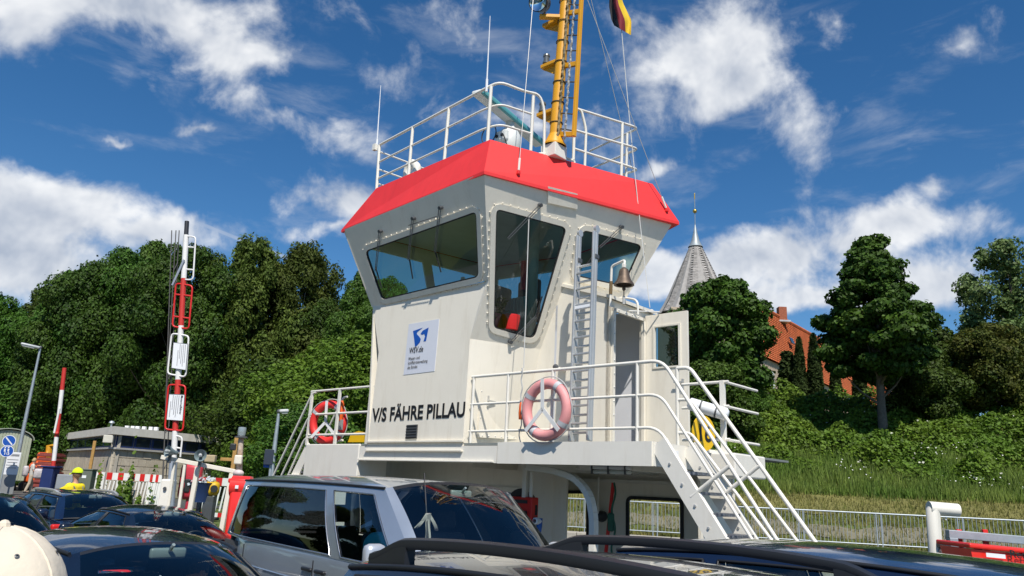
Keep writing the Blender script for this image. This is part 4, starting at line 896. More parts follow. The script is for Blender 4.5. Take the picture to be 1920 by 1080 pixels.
# ------------------------------------------------------------------ on and under the platform
def fittings():
    c = ap(1320, 812, W(3.34, 0, 0), e1); n = unit(e1*.96-e2*.18); u = np.cross(Z3, n)
    T = empty('number_disc', c, 'yellow round plate with black number 16 behind the stair handrails', 'sign')
    d = MB().lathe(c-n*.01, n, [(0, 0), (.225, 0), (.225, .012), (0, .012)], 36).build('disc', mat('plate_yellow', (.82, .50, .01), .4, var=.03), T); text_mesh('number', '16', c+n*.006-Z3*.10, u, Z3, .30, SIGNBLK, d, align='CENTER', bold=.02)
    MB().tube([c-Z3*.3-n*.03, c+Z3*.25-n*.03], .02, 8).build('bracket', WHITE, T)
    c = pe2(664, 818, .9); T = empty('number_disc', c, 'plain yellow plate half hidden by the left platform railing', 'sign'); MB().prism([pe2(*p, .9) for p in ((652, 829), (684, 829), (685, 811), (672, 808), (658, 813))], e2*.015).build('plate', mat('plate_yellow', (.82, .50, .01), .4, var=.03), T)
    a, b = pe2(1290, 756, 1.3), pe2(1366, 778, 1.5); T = empty('liferaft_canister', (a+b)/2, 'grey white canister lying on the end railing above the number plate', 'canister')
    MB().tube([a, a+(b-a)*.06, a+(b-a)*.94, b], [.05, .085, .085, .05], 14).build('shell', SIGNW, T, smooth=50); MB().tube([a+(b-a)*.3, a+(b-a)*.34], .09, 14).build('strap', DARKMET, T); MB().tube([a+(b-a)*.68, a+(b-a)*.72], .09, 14).build('strap', DARKMET, T)
    T = empty('fender_box', W(3.72, 1.9, 2.1), 'dark blue box at the outer platform corner behind the stairs', 'box'); q = pe2(1395, 870, 1.75); MB().bbox(q, (.13, .2, .26), AX, bv=.02).build('body', mat('navy_plastic', (.02, .03, .06), .5), T); MB().bbox(q-Z3*.14, (.17, .24, .025), AX, bv=.01).build('base_plate', BLKPLAS, T)
    # fluorescent lamp under the platform
    c = W(1.95, .9, 2.0); c = pe2(1146, 880, .5); T = empty('fluorescent_lamp', c, 'caged fluorescent lamp hung under the platform edge', 'lamp')
    MB().bbox(c+Z3*.02, (.62, .14, .05), AX, bv=.015).build('housing', SIGNW, T); MB().bbox(c-Z3*.035, (.58, .12, .05), AX, bv=.02).build('diffuser', mat('opal_diffuser', (.6, .62, .58), .3), T)
    for k in (-.26, 0, .26): MB().box(c+e1*k-Z3*.01, (.02, .16, .11), AX).build('guard_strap', DARKMET, T)
    # red hose box, plug, lamps, red pole
    c = pe2(983, 955, .95); T = empty('fire_hose_box', c, 'red fire box with a black hose reel under the platform', 'fire box')
    MB().bbox(c, (.42, .16, .36), AX, bv=.02).build('box', REDP, T); MB().lathe(c+e2*.05-e1*.08, -e2, [(0, 0), (.30, 0), (.30, .05), (0, .05)], 28).build('reel', BLACK, T)
    for k in (-.1, .0, .1): MB().cyl(c+n1*.08+e1*k-Z3*.05, c+n1*.12+e1*k-Z3*.05, .035, n=10).build('valve', BLKPLAS, T)
    MB().box(c+n1*.085+Z3*.11, (.25, .01, .05), AX).build('label_plate', BLKPLAS, T)
    c = pe2(1011, 985, 1.0); T = empty('power_plug', c, 'blue power plug on the wall beside the red fire box', 'plug'); MB().tube([c-Z3*.11, c-Z3*.02, c+Z3*.1], [.03, .045, .05], 10).build('plug_body', mat('plug_blue', (.02, .12, .45), .4), T, smooth=50)
    MB().lathe(c+Z3*.06, n1, [(.0, 0), (.05, 0), (.05, .1), (.03, .11)], 12).build('socket', SIGNW, T); MB().tube(fillet([c-Z3*.1, c-Z3*.22, c-Z3*.2-e1*.15, c+Z3*.0-e1*.22], .08, 5), .011, 6).build('cable', BLACK, T)
    for (px, py, lab) in ((1007, 922, 'round black bulkhead lamp above the left deck opening'), (1121, 968, 'black bulkhead lamp between the two deck openings')):
        c = pe2(px, py, 2.3); T = empty('bulkhead_lamp', c, lab, 'lamp'); MB().lathe(c+e2*.15, -e2, [(0, 0), (.08, 0), (.09, .05), (.07, .13), (.03, .17), (0, .17)], 16).build('lamp_body', BLKPLAS, T, smooth=50); MB().cyl(c, c+Z3*.6, .014, n=8).build('conduit', WHITE, T)
    a, b = pe2(1135, 1045, 1.6), pe2(1150, 905, 1.6); T = empty('red_pole', a, 'red boat hook pole with green rope standing under the platform', 'pole'); MB().tube([a, b], .028, 10).build('shaft', REDP, T)
    MB().tube([b+e1*.03-Z3*(t*1.0)+e1*.03*math.sin(t*12)+n1*.03 for t in np.linspace(0, 1, 20)], .016, 6).build('rope', mat('green_rope', (.03, .12, .08), .8), T); MB().bbox(a+(b-a)*.47+e1*.05+n1*.03, (.10, .07, .26), AX, bv=.03).build('rope_coil', mat('green_rope', (.03, .12, .08), .8), T)
fittings()
# ------------------------------------------------------------------ right side: fence, pipe, rescue box, house, church
def bank_fence():
    x0, x1 = -1.5, 19.5; a, b = V3((x0, fy(x0)+.15, .66)), V3((x1, fy(x1)+.15, .66)); d = unit(b-a); L = np.linalg.norm(b-a); n = np.cross(d, Z3)
    T = empty('bank_fence', (a+b)/2, 'galvanised bar fence along the bank behind the ferry', 'fence'); T['_o'] = tuple((a+b)/2); o = V3(T['_o']); h = 1.03
    MB().tube([a+Z3*h, b+Z3*h], .022, 8).build('top_rail', GALV, T, smooth=60); MB().tube([a+Z3*.12, b+Z3*.12], .018, 8).build('bottom_rail', GALV, T, smooth=60)
    bar = MB().tube([Z3*.12, Z3*h], .0075, 5).build('bar', GALV, None); bar.parent = T; bar.location = tuple(a-o)
    k = int(L/.112)
    for i in range(1, k):
        c = bar.copy(); COL.objects.link(c); c.parent = T; c.location = tuple(a+d*(i*L/k)-o)
    post = None
    for i in range(int(L/2.25)+1):
        for s in (-.07, .07):
            p = a+d*(i*2.25+s)
            if post is None: post = MB().tube([Z3*-.05, Z3*h], .022, 7).build('post', GALV, None); post.parent = T; c = post
            else: c = post.copy(); COL.objects.link(c); c.parent = T
            c.location = tuple(p-o)
bank_fence()
def quay_things():
    d = 14.0; P = lambda x, y, o=0.: ay(x, y, d+o); a = P(1756, 1065); b = P(1749, 953); c = P(1796, 957)
    T = empty('vent_pipe', (a[0], a[1], 0), 'white elbow pipe standing before the bank fence', 'pipe')
    k = b+(c-b)*.10; up_, rt = unit(b-a), unit(c-b); R_ = .115
    MB().tube([a-Z3*.7, a, b-up_*.02, b+rt*.04+up_*.0], [R_]*4, 18).build('upright', WHITE, T, smooth=40); MB().tube([b-rt*.07, c], R_, 20).build('elbow_arm', WHITE, T, smooth=40)
    MB().cyl(P(1773, 964)-Z3*.05, P(1773, 975), .02, n=8).build('drain_stub', WHITE, T); MB().bbox(P(1766, 1021, -.15), (.15, .10, .10), bv=.015).build('clamp', BLKPLAS, T); MB().ball(P(1768, 1034, -.15), .07, 8, sc=(1, .8, 1.2)).build('valve', mat('valve_brown', (.2, .15, .14), .6), T); MB().lathe(a-Z3*.75, Z3, [(0, 0), (.2, 0), (.2, .03), (0, .03)], 18).build('foot_flange', WHITE, T)
    d = 11.0; P = lambda x, y, o=0.: ay(x, y, d+o); T = empty('galvanised_frame', (*P(1850, 1050)[:2], 0), 'galvanised box-section gate frame at the lower right edge', 'frame')
    def bar(p, q, w, m=GALV): dd = unit(q-p); s = unit(np.cross(dd, Y3)); MB().bbox((p+q)/2, (np.linalg.norm(q-p), w, w), [dd, Y3, s], bv=.008).build('frame_bar', m, T)
    tl = P(1784, 1001); tr = P(1990, 1019); bar(tl-X3*.06, tr, .11); bar(tl-Z3*.05, P(1790, 1100)-Z3*.8, .115); bar(tr, tr-Z3*1.6, .115)
    for x in (1800, 1849): MB().bbox(P(x, 1022, .08), (.07, .05, .42), bv=.008).build('red_upright', REDP, T)
    d = 10.0; P = lambda x, y, o=0.: ay(x, y, d+o); T = empty('rescue_bin', (*P(1880, 1060)[:2], 0), 'red rescue equipment bin with a white sticker, lower right corner', 'bin'); c = P(1880, 1058)
    rp = mat('bright_red_plastic', (.78, .03, .02), .35, var=.04, coat=.4); q0, q1 = P(1819, 1023), P(1990, 1040)
    u = unit(q1-q0); MB().hexa([q0-Z3*.9+u*.12, q1-Z3*.9-u*.12, q1-Z3*.9-u*.12+Y3*.5, q0-Z3*.9+u*.12+Y3*.5, q0-Z3*.04, q1-Z3*.04, q1+Y3*.7-Z3*.04, q0+Y3*.7-Z3*.04]).build('bin_body', rp, T); MB().bbox((q0+q1)/2+Y3*.35-Z3*.0, (np.linalg.norm(q1-q0)+.06, .78, .06), [u, Y3, Z3], bv=.02).build('bin_rim', rp, T)
    for x in (.4, 1.0):
        MB().bbox(q0+u*x-Z3*.45+Y3*.5, (.08, .08, .9)).build('bin_leg', DARKMET, T)
    v = unit(Z3*.9-u*0); s = P(1850, 1041, -.03); bb = MB().box(P(1867, 1042, -.05), (.24, .006, .05), [u, Y3, Z3]).build('sticker', SIGNW, T); text_mesh('lettering', 'Rettungsgerät', P(1893, 1045, -.05), u, Z3, .13, SIGNBLK, T, bold=.012, xs=1.1)
quay_things()
def house():
    zr = None; A = ay(1395, 592, 52); B = ay(1660, 692, 80); A[2] = B[2] = (A[2]+B[2])/2 if False else A[2]
    r0 = ay(1400, 600, 52); r1 = ay(1668, 686, 84); zR = (r0[2]+r1[2])/2; r0[2] = r1[2] = zR
    e0 = ay(1405, 704, 48); e1_ = ay(1672, 748, 80); zE = (e0[2]+e1_[2])/2; e0[2] = e1_[2] = zE
    T = empty('red_roof_house', (e0+e1_)/2*V3((1, 1, 0))+Z3*6, 'long house with an orange red tiled roof behind the cypresses', 'house')
    # tile courses as overlapping rows, each with rounded pantile ridges
    n = 26; tile = mat('clay_tile', (.46, .115, .035), .8, var=.25, vscale=1.6, bump=.4, bscale=30, isl=.18, dirt=.5)
    nr = unit(np.cross(e1_-e0, r0-e0)); nr = nr if nr[2] > 0 else -nr
    cols = 120
    for k in range(n):
        v0, v1 = k/n, (k+1.25)/n
        def fn(u, v, v0=v0, v1=v1):
            t = v0+(v1-v0)*v; p = (e0*(1-u)+e1_*u)*(1-t)+(r0*(1-u)+r1*u)*t; return p+nr*(.10*(1-v)+.035*math.sin(u*cols*2*math.pi))
        MB().grid(fn, cols*4, 1).build('tile_course', tile, T)
    d = unit(e1_-e0); bk = (r0-e0)*V3((1, 1, 0)); f0, f1 = r0+bk, r1+bk; f0[2] = f1[2] = zE
    MB().prism([r0, r1, f1, f0], nr*-.1).build('back_roof', tile, T); MB().tube([r0+nr*.05, r1+nr*.05], .16, 8).build('ridge_tiles', tile, T)
    wl = mat('house_wall', (.45, .36, .27), .85, var=.12, dirt=.3); ins = unit(bk)*.4
    MB().hexa([V3((*p[:2], 4.)) for p in (e0+ins, e1_+ins, f1-ins, f0-ins)]+[V3((*p[:2], zE)) for p in (e0+ins, e1_+ins, f1-ins, f0-ins)]).build('wall', wl, T)
    MB().prism([e0+ins+d*.2, r0+d*.2-Z3*.2, f0-ins+d*.2], d*.15).build('gable', wl, T)
    c = ay(1467, 612, 57); ch = MB().bbox(V3((c[0], c[1], zR+.2)), (.62, .55, 1.2), bv=.02).build('chimney', mat('chimney_brick', (.30, .09, .045), .85, var=.25, vscale=8, bump=.5, bscale=25), T); MB().bbox(V3((c[0], c[1], zR-.35)), (1.05, .9, .14), bv=.02).build('chimney_flashing', mat('lead_grey', (.42, .43, .44), .5), ch)
    q = ap(1482, 640, (e0+r1)/2, nr)+nr*.12; MB().bbox(q, (.7, .5, .08), [d, np.cross(nr, d), nr], bv=.02).build('roof_window', mat('dark_window', (.03, .04, .05), .08, var=.2, coat=.6), T)
    for k in range(5):
        p = e0+ins+(e1_-e0)*(.1+.18*k); MB().bbox(V3((p[0], p[1], zE-1.3))-ins*.05, (1.0, .12, 1.2), [d, np.cross(Z3, d), Z3], bv=.02).build('window', SIGNW, T)
house()
def church():
    d = 78; ap_ = ay(1304, 462, d); bl = ay(1240, 590, d); br = ay(1366, 594, d); c = V3((ap_[0], d, 0)); zt, zb = ap_[2], (bl[2]+br[2])/2; R_ = (br[0]-bl[0])/2*1.02
    T = empty('church_tower', (c[0], c[1], 4), 'grey shingled church spire with a gold ball behind the round tree', 'church')
    m = mat('wood_shingle_grey', (.33, .31, .29), .85, var=.15, vscale=3, bump=.5, bscale=20, isl=.22)
    # courses of shingles on an eight-sided spire
    n = 52; k = 8; topR = .62
    ang = [math.pi/8+i*math.pi/4 for i in range(8)]
    def rad(t): return R_*1.08*(1-t)+topR*t+.35*R_*max(0, .18-t)
    mb = MB()
    for i in range(n):
        t0, t1 = i/n, (i+1.15)/n
        for j in range(8):
            a0, a1 = ang[j], ang[j]+math.pi/4; w0 = 2*rad(t0)*math.sin(math.pi/8); cnt = max(2, int(w0/.42)); of = .5*(i % 2)
            for q in range(cnt):
                u0, u1 = max(0, (q+of-.5)/cnt), min(1, (q+of+.5)/cnt-.012)
                pt = lambda u, t, g: V3((c[0], c[1], zb+(zt-zb)*t))+ (V3((math.cos(a0), math.sin(a0), 0))*(1-u)+V3((math.cos(a1), math.sin(a1), 0))*u)*(rad(min(t, 1))+g)
                gg = .05+.03*random.random(); mb.add([pt(u0, t0, gg), pt(u1, t0, gg), pt(u1, t1, .0), pt(u0, t1, .0)], [(0, 1, 2, 3)])
    mb.build('shingles', m, T, kind='stuff', fixn=False)
    MB().lathe((c[0], c[1], zb), Z3, [(rad(t), (zt-zb)*t) for t in np.linspace(0, 1, 8)], 8).build('spire_core', m, T)
    ld = mat('lead_cap', (.30, .34, .36), .5, .3); tip = ay(1305, 430, d)[2]; MB().lathe((c[0], c[1], zt-.1), Z3, [(.80, 0), (.70, .15), (.45, .7), (.22, tip-zt-.3), (.06, tip-zt+.6), (0, tip-zt+.7)], 16).build('lead_cap', ld, T, smooth=50)
    zf = ay(1306, 362, d)[2]; MB().tube([(c[0], c[1], tip), (c[0], c[1], zf)], .045, 6).build('finial_rod', ld, T); gold = mat('gilded', (.55, .38, .10), .35, .8); MB().ball((c[0], c[1], ay(1305, 396, d)[2]), .24, 12).build('gold_ball', gold, T, smooth=80); MB().bbox((c[0], c[1]-.0, ay(1305, 368, d)[2]), (.12, .1, .7), bv=.03).build('weather_cock', gold, T)
    MB().box((c[0], c[1], (4+zb)/2), (R_*1.9, R_*1.9, zb-4)).build('tower_wall', mat('house_wall', (.45, .36, .27), .85, var=.12, dirt=.3), T)
church()
# ------------------------------------------------------------------ people (continuous bodies grown from limb chains, voxel-merged)
def remesh(mb, name, m, parent, vox=.018, smooth=8):
    o = mb.build(name, m, None); md = o.modifiers.new('r', 'REMESH'); md.mode = 'VOXEL'; md.voxel_size = vox
    s = o.modifiers.new('s', 'SMOOTH'); s.iterations = smooth; s.factor = .5
    bpy.context.view_layer.update()
    me = bpy.data.meshes.new_from_object(o.evaluated_get(bpy.context.evaluated_depsgraph_get())); bpy.data.objects.remove(o); me.name = name
    me.materials.clear(); me.materials.append(m); me.polygons.foreach_set('use_smooth', [True]*len(me.polygons))
    ob = bpy.data.objects.new(name, me); COL.objects.link(ob); ob.parent = parent; ob['_o'] = (0., 0., 0.); return ob
SKIN = mat('skin', (.50, .27, .18), .55, var=.08, vscale=12)
def person(label, loc_, heading, top=(.5, .5, .5), legs=(.1, .1, .12), hair=(.12, .07, .03), seated=False, arms='down', scale=1., cap=None, vest=None, face_turn=0., vox=.02, name='person', short=True):
    """local frame: x forward, y left, z up, feet at z=0 (seated: hip at z=.0)"""
    T = empty(name, (0, 0, 0), label, 'person'); T['_o'] = (0., 0., 0.)
    hz = .95 if not seated else .10; sh = hz+.50; hd = sh+.25
    def cap_(mb, p, q, r0, r1, n=10): mb.tube([p, V3(p)*.5+V3(q)*.5, q], [r0, (r0+r1)/2, r1], n); mb.ball(p, r0, 10); mb.ball(q, r1, 10)
    def chain(mb, parts, g=0.):
        for (p, q, a, b) in parts: cap_(mb, V3(p), V3(q), a+g, b+g)
    tors = [((0, 0, hz), (0, 0, hz+.22), .135, .125)]
    def torso(mb, g=0.):
        for z, a, b in ((hz-.02, .105, .165), (hz+.12, .10, .15), (hz+.26, .105, .16), (hz+.38, .11, .18), (hz+.46, .10, .185)): mb.ball((0, 0, z), 1, 14, sc=(a+g, b+g, .10))
        chain(mb, [((0, .08, hz), (0, .11, sh-.04), .10, .085), ((0, -.08, hz), (0, -.11, sh-.04), .10, .085), ((0, .15, sh-.03), (0, -.15, sh-.03), .065, .065)], g)
    hips = {}
    legsL = []
    for s in (1, -1):
        if seated: k, a, f = (.44, s*.12, hz+.02), (.50, s*.12, hz-.42), (.62, s*.13, hz-.46)
        else: d = .10*s if arms != 'stand' else 0; k, a, f = (.04+d*.7, s*.10, .50), (-.02+d*1.4, s*.10, .09), (.16+d*1.4, s*.11, .04)
        legsL.append([((0, s*.09, hz-.04), k, .095, .062), (k, a, .062, .042), (a, f, .042, .034)])
    armL = []
    for s in (1, -1):
        S0 = (0, s*.19, sh-.05)
        if arms == 'reach' and s == 1: e, h = (.22, s*.24, sh-.15), (.46, s*.22, sh-.12)
        elif seated: e, h = (.10, s*.25, sh-.30), (.36, s*.17, sh-.30)
        elif arms == 'bag': e, h = (.02, s*.25, sh-.30), (.20, s*.20, sh-.48)
        else: e, h = (-.04, s*.24, sh-.32), (.06, s*.25, sh-.57)
        armL.append((S0, e, h, s))
    def head(mb):
        mb.ball((.015, 0, hd), 1, 18, sc=(.098, .078, .118)); mb.ball((.035, 0, hd-.07), 1, 14, sc=(.072, .060, .055)); mb.ball((.112, 0, hd-.025), 1, 8, sc=(.018, .014, .024))
        for s in (1, -1): mb.ball((.0, s*.078, hd-.01), 1, 8, sc=(.022, .012, .032))
        cap_(mb, V3((-.01, 0, sh-.02)), V3((.01, 0, hd-.08)), .055, .052)
    b = MB(); torso(b); head(b)
    for L in legsL: chain(b, L)
    for (S0, e, h, s) in armL:
        chain(b, [(S0, e, .048, .038), (e, h, .038, .026)]); d = unit(V3(h)-V3(e)); sd = unit(np.cross(d, (0, 0, 1.)) if abs(d[2]) < .95 else np.cross(d, (1., 0, 0)))
        b.ball(V3(h)+d*.04, 1, 10, sc=(.034, .030, .036))
    body = remesh(b, 'body', SKIN, T, vox)
    for (S0, e, h, s) in armL:            # fingers rooted in the palm
        d = unit(V3(h)-V3(e)); sd = unit(np.cross(d, (0, 0, 1.)) if abs(d[2]) < .95 else np.cross(d, (1., 0, 0))); u2 = np.cross(sd, d); mb = MB()
        for k, ln in enumerate((.066, .075, .07, .055)):
            r0 = V3(h)+d*.055+sd*(.025-.0165*k); mb.tube([r0, r0+d*ln*.5-u2*.006, r0+d*ln*.9-u2*.024], [.0095, .0085, .0065], 6)
        r0 = V3(h)+d*.025+sd*.028; mb.tube([r0, r0+d*.03+sd*.022, r0+d*.058+sd*.026], [.0115, .010, .008], 6); mb.build('fingers', SKIN, T, smooth=80, kind='stuff')
    mb = MB(); mb.add([], [])
    for s in (1, -1): mb.ball((.100, s*.032, hd+.008), .011, 8)
    mb.build('eyes', SIGNBLK, T, kind='stuff'); MB().ball((.100, 0, hd-.072), 1, 8, sc=(.012, .026, .007)).build('mouth', mat('lips', (.35, .13, .10), .5), T)
    sm = mat('shirt_%.2f_%.2f_%.2f' % top, top, .85, var=.08, bump=.3, bscale=60); lm = mat('trousers_%.2f_%.2f_%.2f' % legs, legs, .85, var=.1, bump=.3, bscale=60)
    g = .014; b = MB(); torso(b, g)
    for (S0, e, h, s) in armL:
        mid = V3(S0)*.35+V3(e)*.65; chain(b, [(S0, mid if short else e, .05, .044)] + ([] if short else [(e, V3(e)*.15+V3(h)*.85, .042, .032)]), g)
    remesh(b, 'shirt', sm, T, vox)
    b = MB(); b.ball((0, 0, hz), 1, 14, sc=(.12, .178, .10))
    for L in legsL: chain(b, [L[0], (L[1][0], V3(L[1][0])*.06+V3(L[1][1])*.94, L[1][2]+.006, L[1][3]+.014)], .016)
    remesh(b, 'trousers', lm, T, vox)
    for L in legsL: (a, f) = (V3(L[2][0]), V3(L[2][1])); mb = MB(); cap_(mb, a+V3((-.03, 0, -.04 if not seated else 0)), f, .045, .04); mb.build('shoe', BLKPLAS, T, smooth=80)
    hm = mat('hair_%.2f_%.2f' % hair[:2], hair, .7, var=.2, vscale=30, bump=.6, bscale=80)
    MB().grid(lambda u, v: V3((.012-.004, 0, hd+.012))+V3((math.cos(u*6.283)*.106*math.sin(v*1.62)-.006, math.sin(u*6.283)*.086*math.sin(v*1.62), .122*math.cos(v*(1.62+.55*(1-math.cos(u*6.283))/2)))), 20, 10).build('hair', hm, T, smooth=80)
    if cap is not None:
        cm = mat('cap_%.2f_%.2f' % cap[:2], cap, .9, var=.06, vscale=5, bump=.45, bscale=11); c0 = V3((.0, 0, hd+.025)); R3 = (.122, .100, .112)
        def fn(u, v):
            a = u*6.283; t = v*1.5708; wr_ = 1+(.010*math.sin(a*6)+.014*math.sin(a*3+v*5)+.008*math.sin(a*9+v*11))*math.sin(t)
            return c0+V3((math.cos(a)*R3[0]*math.sin(t)*wr_, math.sin(a)*R3[1]*math.sin(t)*wr_, R3[2]*math.cos(t)))
        ch = MB().grid(fn, 36, 12).build('cap', cm, T, smooth=80)
        MB().grid(lambda u, v: c0+V3((math.cos((u-.5)*2.0)*(R3[0]*.97+.085*v*math.cos((u-.5)*1.6)), math.sin((u-.5)*2.0)*(R3[1]*.97+.02*v), -.002-.03*v-.02*(u-.5)**2*4*v)), 14, 5, th=.004).build('cap_brim', cm, ch, smooth=80)
        MB().ball(c0+V3((0, 0, R3[2])), .009, 8).build('cap_button', cm, ch)
        for a in np.linspace(0, 6.283, 6, endpoint=False)+.5:
            MB().tube([fn(a/6.283, v)+0*c0 for v in np.linspace(.08, .98, 10)], .0022, 5).build('cap_seam', cm, ch)
            p = fn((a+.5)/6.283, .52); MB().lathe(p, unit(p-c0), [(.0015, .0), (.003, .001), (.0035, .0015), (.0015, .002)], 8).build('eyelet', DARKMET, ch)
    if vest is not None:
        vm_ = mat('hi_vis', vest, .7, var=.04); b = MB(); torso(b, .026); remesh(b, 'vest', vm_, T, vox)
        tp = mat('vest_strap_dark', (.10, .11, .12), .6)
        for s in (1, -1): MB().tube([(-.135, s*.03, hz+.25), (-.135, s*.10, sh-.06), (-.03, s*.13, sh+.06), (.10, s*.12, sh-.06), (.14, s*.10, hz+.2)], .014, 6).build('vest_stripe', tp, T)
        MB().tube([(.155*math.cos(a), .205*math.sin(a), hz+.16) for a in np.linspace(0, 6.283, 24, endpoint=False)], .014, 6, closed=True).build('vest_stripe', tp, T)
    T.location = tuple(map(float, loc_)); T.rotation_euler = (0, 0, math.atan2(heading[1], heading[0])); T.scale = (scale,)*3
    return T
# ------------------------------------------------------------------ cars
TYRE = mat('tyre', (.02, .02, .02), .85); RIM = mat('alloy_rim', (.45, .46, .47), .35, .8); TRIM = mat('car_black_trim', (.016, .017, .019), .45); SEATM = mat('car_seat_fabric', (.035, .037, .042), .9, var=.15, vscale=20); DASH = mat('car_dash', (.07, .07, .072), .7)
SILL = mat('chrome_strip', (.6, .6, .6), .2, .9)
def lerp(a, b, t): return a+(b-a)*t
def car(name, label, s, at, heading, paint, side_glass, group='cars waiting on the ferry deck', rails=None, pill=None, passenger=None, mirror_m=None, tint=GCAR, rear_tint=None):
    T = empty(name, (0, 0, 0), label, 'van' if 'van' in name else 'car', group); T['_o'] = (0., 0., 0.)
    Hh, zb, zbr = s['H'], s['zb'], s.get('zbr', s['zb']+.05); xc, xrf, xrr, xrb = s['xc'], s['xrf'], s['xrr'], s['xrb']; zc, zrb = s['zc'], s['zrb']; wb, wr = s['wb'], s['wr']; xf, xr = s['xf'], s['xr']; cr = s.get('crown', .07); zg = s.get('zg', Hh-.085)
    def roofz(x): t = (x-(xrf+xrr)/2)/((xrf-xrr)/2); return zg-.035*t*t*s.get('arch', 1.)
    def wrx(x): t = (x-(xrf+xrr)/2)/((xrf-xrr)/2); return wr-.05*max(0, t)**3-.06*max(0, -t)**3
    def belt(t): x = lerp(xc, xrb, t); return V3((x, wb-.09*max(0, 1-t*6)**2-.10*max(0, t*6-5)**2, lerp(zb, zbr, t)+(zc-zb)*max(0, 1-t*6)+(zrb-zbr)*max(0, t*6-5)))
    def top(t): x = lerp(xrf, xrr, t); return V3((x, wrx(x), roofz(x)))
    def side(t, v, sg): p = belt(t)*(1-v)+top(t)*v; p = p+V3((0, .03*math.sin(math.pi*v)*min(1, t*12)*min(1, (1-t)*12), 0)); return p*V3((1, sg, 1))
    # roof
    def rf(u, v):
        y = 2*u-1; x0 = lerp(xrf, xrr, v); w_ = wrx(x0); bow = (.10*(1-y*y))*(1-2*v) if s.get('bow', 1) else 0
        return V3((x0+bow*(1 if v < .5 else 1), y*w_, roofz(x0)+ (Hh-zg)*(1-abs(y)**2.6)*(.86+.14*math.sin(math.pi*v))))
    MB().grid(rf, 20, 16).build('roof', paint, T, smooth=80)
    # windscreen / rear window
    def ws(u, v, i=0.):
        y = 2*u-1; b = V3((xc+.16*(1-y*y), y*(wb-.09), zc+.03*(1-y*y))); t = rf(u, 0); p = b*(1-v)+t*v; n = V3((.06, 0, .06))*math.sin(math.pi*v)*max(0., 1-y**6); return p+n
    def rw(u, v):
        y = 2*u-1; b = V3((xrb-.10*(1-y*y), y*(wb-.10), zrb+.02*(1-y*y))); t = rf(u, 1); p = b*(1-v)+t*v; return p+V3((-.05, 0, .04))*math.sin(math.pi*v)*max(0., 1-y**6)
    sub = lambda f, u0, u1, v0, v1: (lambda u, v: f(lerp(u0, u1, u), lerp(v0, v1, v)))
    for f, nm, gl in ((ws, 'windscreen', tint), (rw, 'rear_window', rear_tint or tint)):
        g_ = MB().grid(sub(f, .045, .955, .03, .955), 16, 8).build(nm, gl, T, smooth=80)
        for (a, b, c, d) in ((0, .045, 0, 1), (.955, 1, 0, 1)): MB().grid(sub(f, a, b, c, d), 2, 10).build('pillar', paint, T, smooth=80)
        MB().grid(sub(f, .045, .955, .955, 1), 12, 1).build('glass_seal', TRIM, g_, smooth=80); MB().grid(sub(f, .045, .955, 0, .03), 12, 1).build('glass_seal', TRIM, g_, smooth=80)
    # sides
    pl_ = pill or TRIM
    for sg in (1, -1):
        cuts = [0.]+[x for w_ in side_glass for x in w_[:2]]+[1.]
        for i in range(0, len(cuts), 2): fo = MB().grid(lambda u, v, a=cuts[i], b=cuts[i+1], sg=sg: side(lerp(a, b, u), v, sg), 3, 8).build('side_pillar', paint if not pill else pill, T, smooth=80)
        for w_ in side_glass:
            a, b, gm = w_[0], w_[1], w_[2]
            MB().grid(lambda u, v: side(lerp(a, b, u), lerp(.91, 1, v), sg), 8, 2).build('window_header', paint, T, smooth=80); MB().grid(lambda u, v: side(lerp(a, b, u), lerp(0, .035, v), sg), 8, 1).build('window_ledge', paint, T, smooth=80)
            g_ = MB().grid(lambda u, v: side(lerp(a+.004, b-.004, u), lerp(.03, .915, v), sg)*V3((1, 1, 1))-V3((0, sg*.008, 0)), 10, 6).build('side_window', gm, T, smooth=80)
            ed = [side(lerp(a+.004, b-.004, t), .035, sg) for t in np.linspace(0, 1, 8)]+[side(b-.004, v, sg) for v in np.linspace(.1, .9, 6)]+[side(lerp(b-.004, a+.004, t), .91, sg) for t in np.linspace(0, 1, 8)]+[side(a+.004, v, sg) for v in np.linspace(.9, .1, 6)]
            MB().tube(ed, .008, 6, closed=True).build('window_seal', w_[3] if len(w_) > 3 else TRIM, g_, smooth=80)
        gp_ = [top(t)*V3((1, sg, 1))+V3((0, sg*.004, .004)) for t in np.linspace(0, 1, 14)]; MB().tube(gp_, .013, 6).build('roof_gutter', TRIM if not s.get('gut') else paint, T, smooth=80)
    # body shell
    mb = MB(); N_ = 44; rows = []
    def topz(x):
        if x > xc: t = (x-xc)/(xf-xc); return lerp(zc-.03, s['zh'], t**1.5)-.10*max(0, t-.85)/.15*1.2
        if x < xrb: t = (xrb-x)/max(xrb-xr, 1e-3); return lerp(zrb-.03, s.get('zt', zrb-.08), t)
        return lerp(zbr, zb, (x-xrb)/(xc-xrb))
    for i in range(N_+1):
        x = lerp(xr, xf, i/N_); t = (x-(xf+xr)/2)/((xf-xr)/2); k = 1-.20*abs(t)**7-.05*abs(t)**2.5; w_ = s['W']/2*k; wbx = min(w_-.015, (wb+.01)*k)
        zz = lerp(zb, zbr, np.clip((xc-x)/(xc-xrb), 0, 1)); zz = min(zz, topz(x)-.0) if (x > xc or x < xrb) else zz
        c_ = .05 if (x > xc or x < xrb) else 0
        rows.append([(x, 0, .20), (x, w_*.86, .20), (x, w_*.97, .34), (x, w_, .55), (x, w_*.995, zz*.78), (x, wbx+.012, zz-.05), (x, wbx-.01, zz+.005), (x, wbx*.62, max(zz, topz(x))+c_*.7), (x, 0, max(zz, topz(x))+c_)])
    K = len(rows[0])
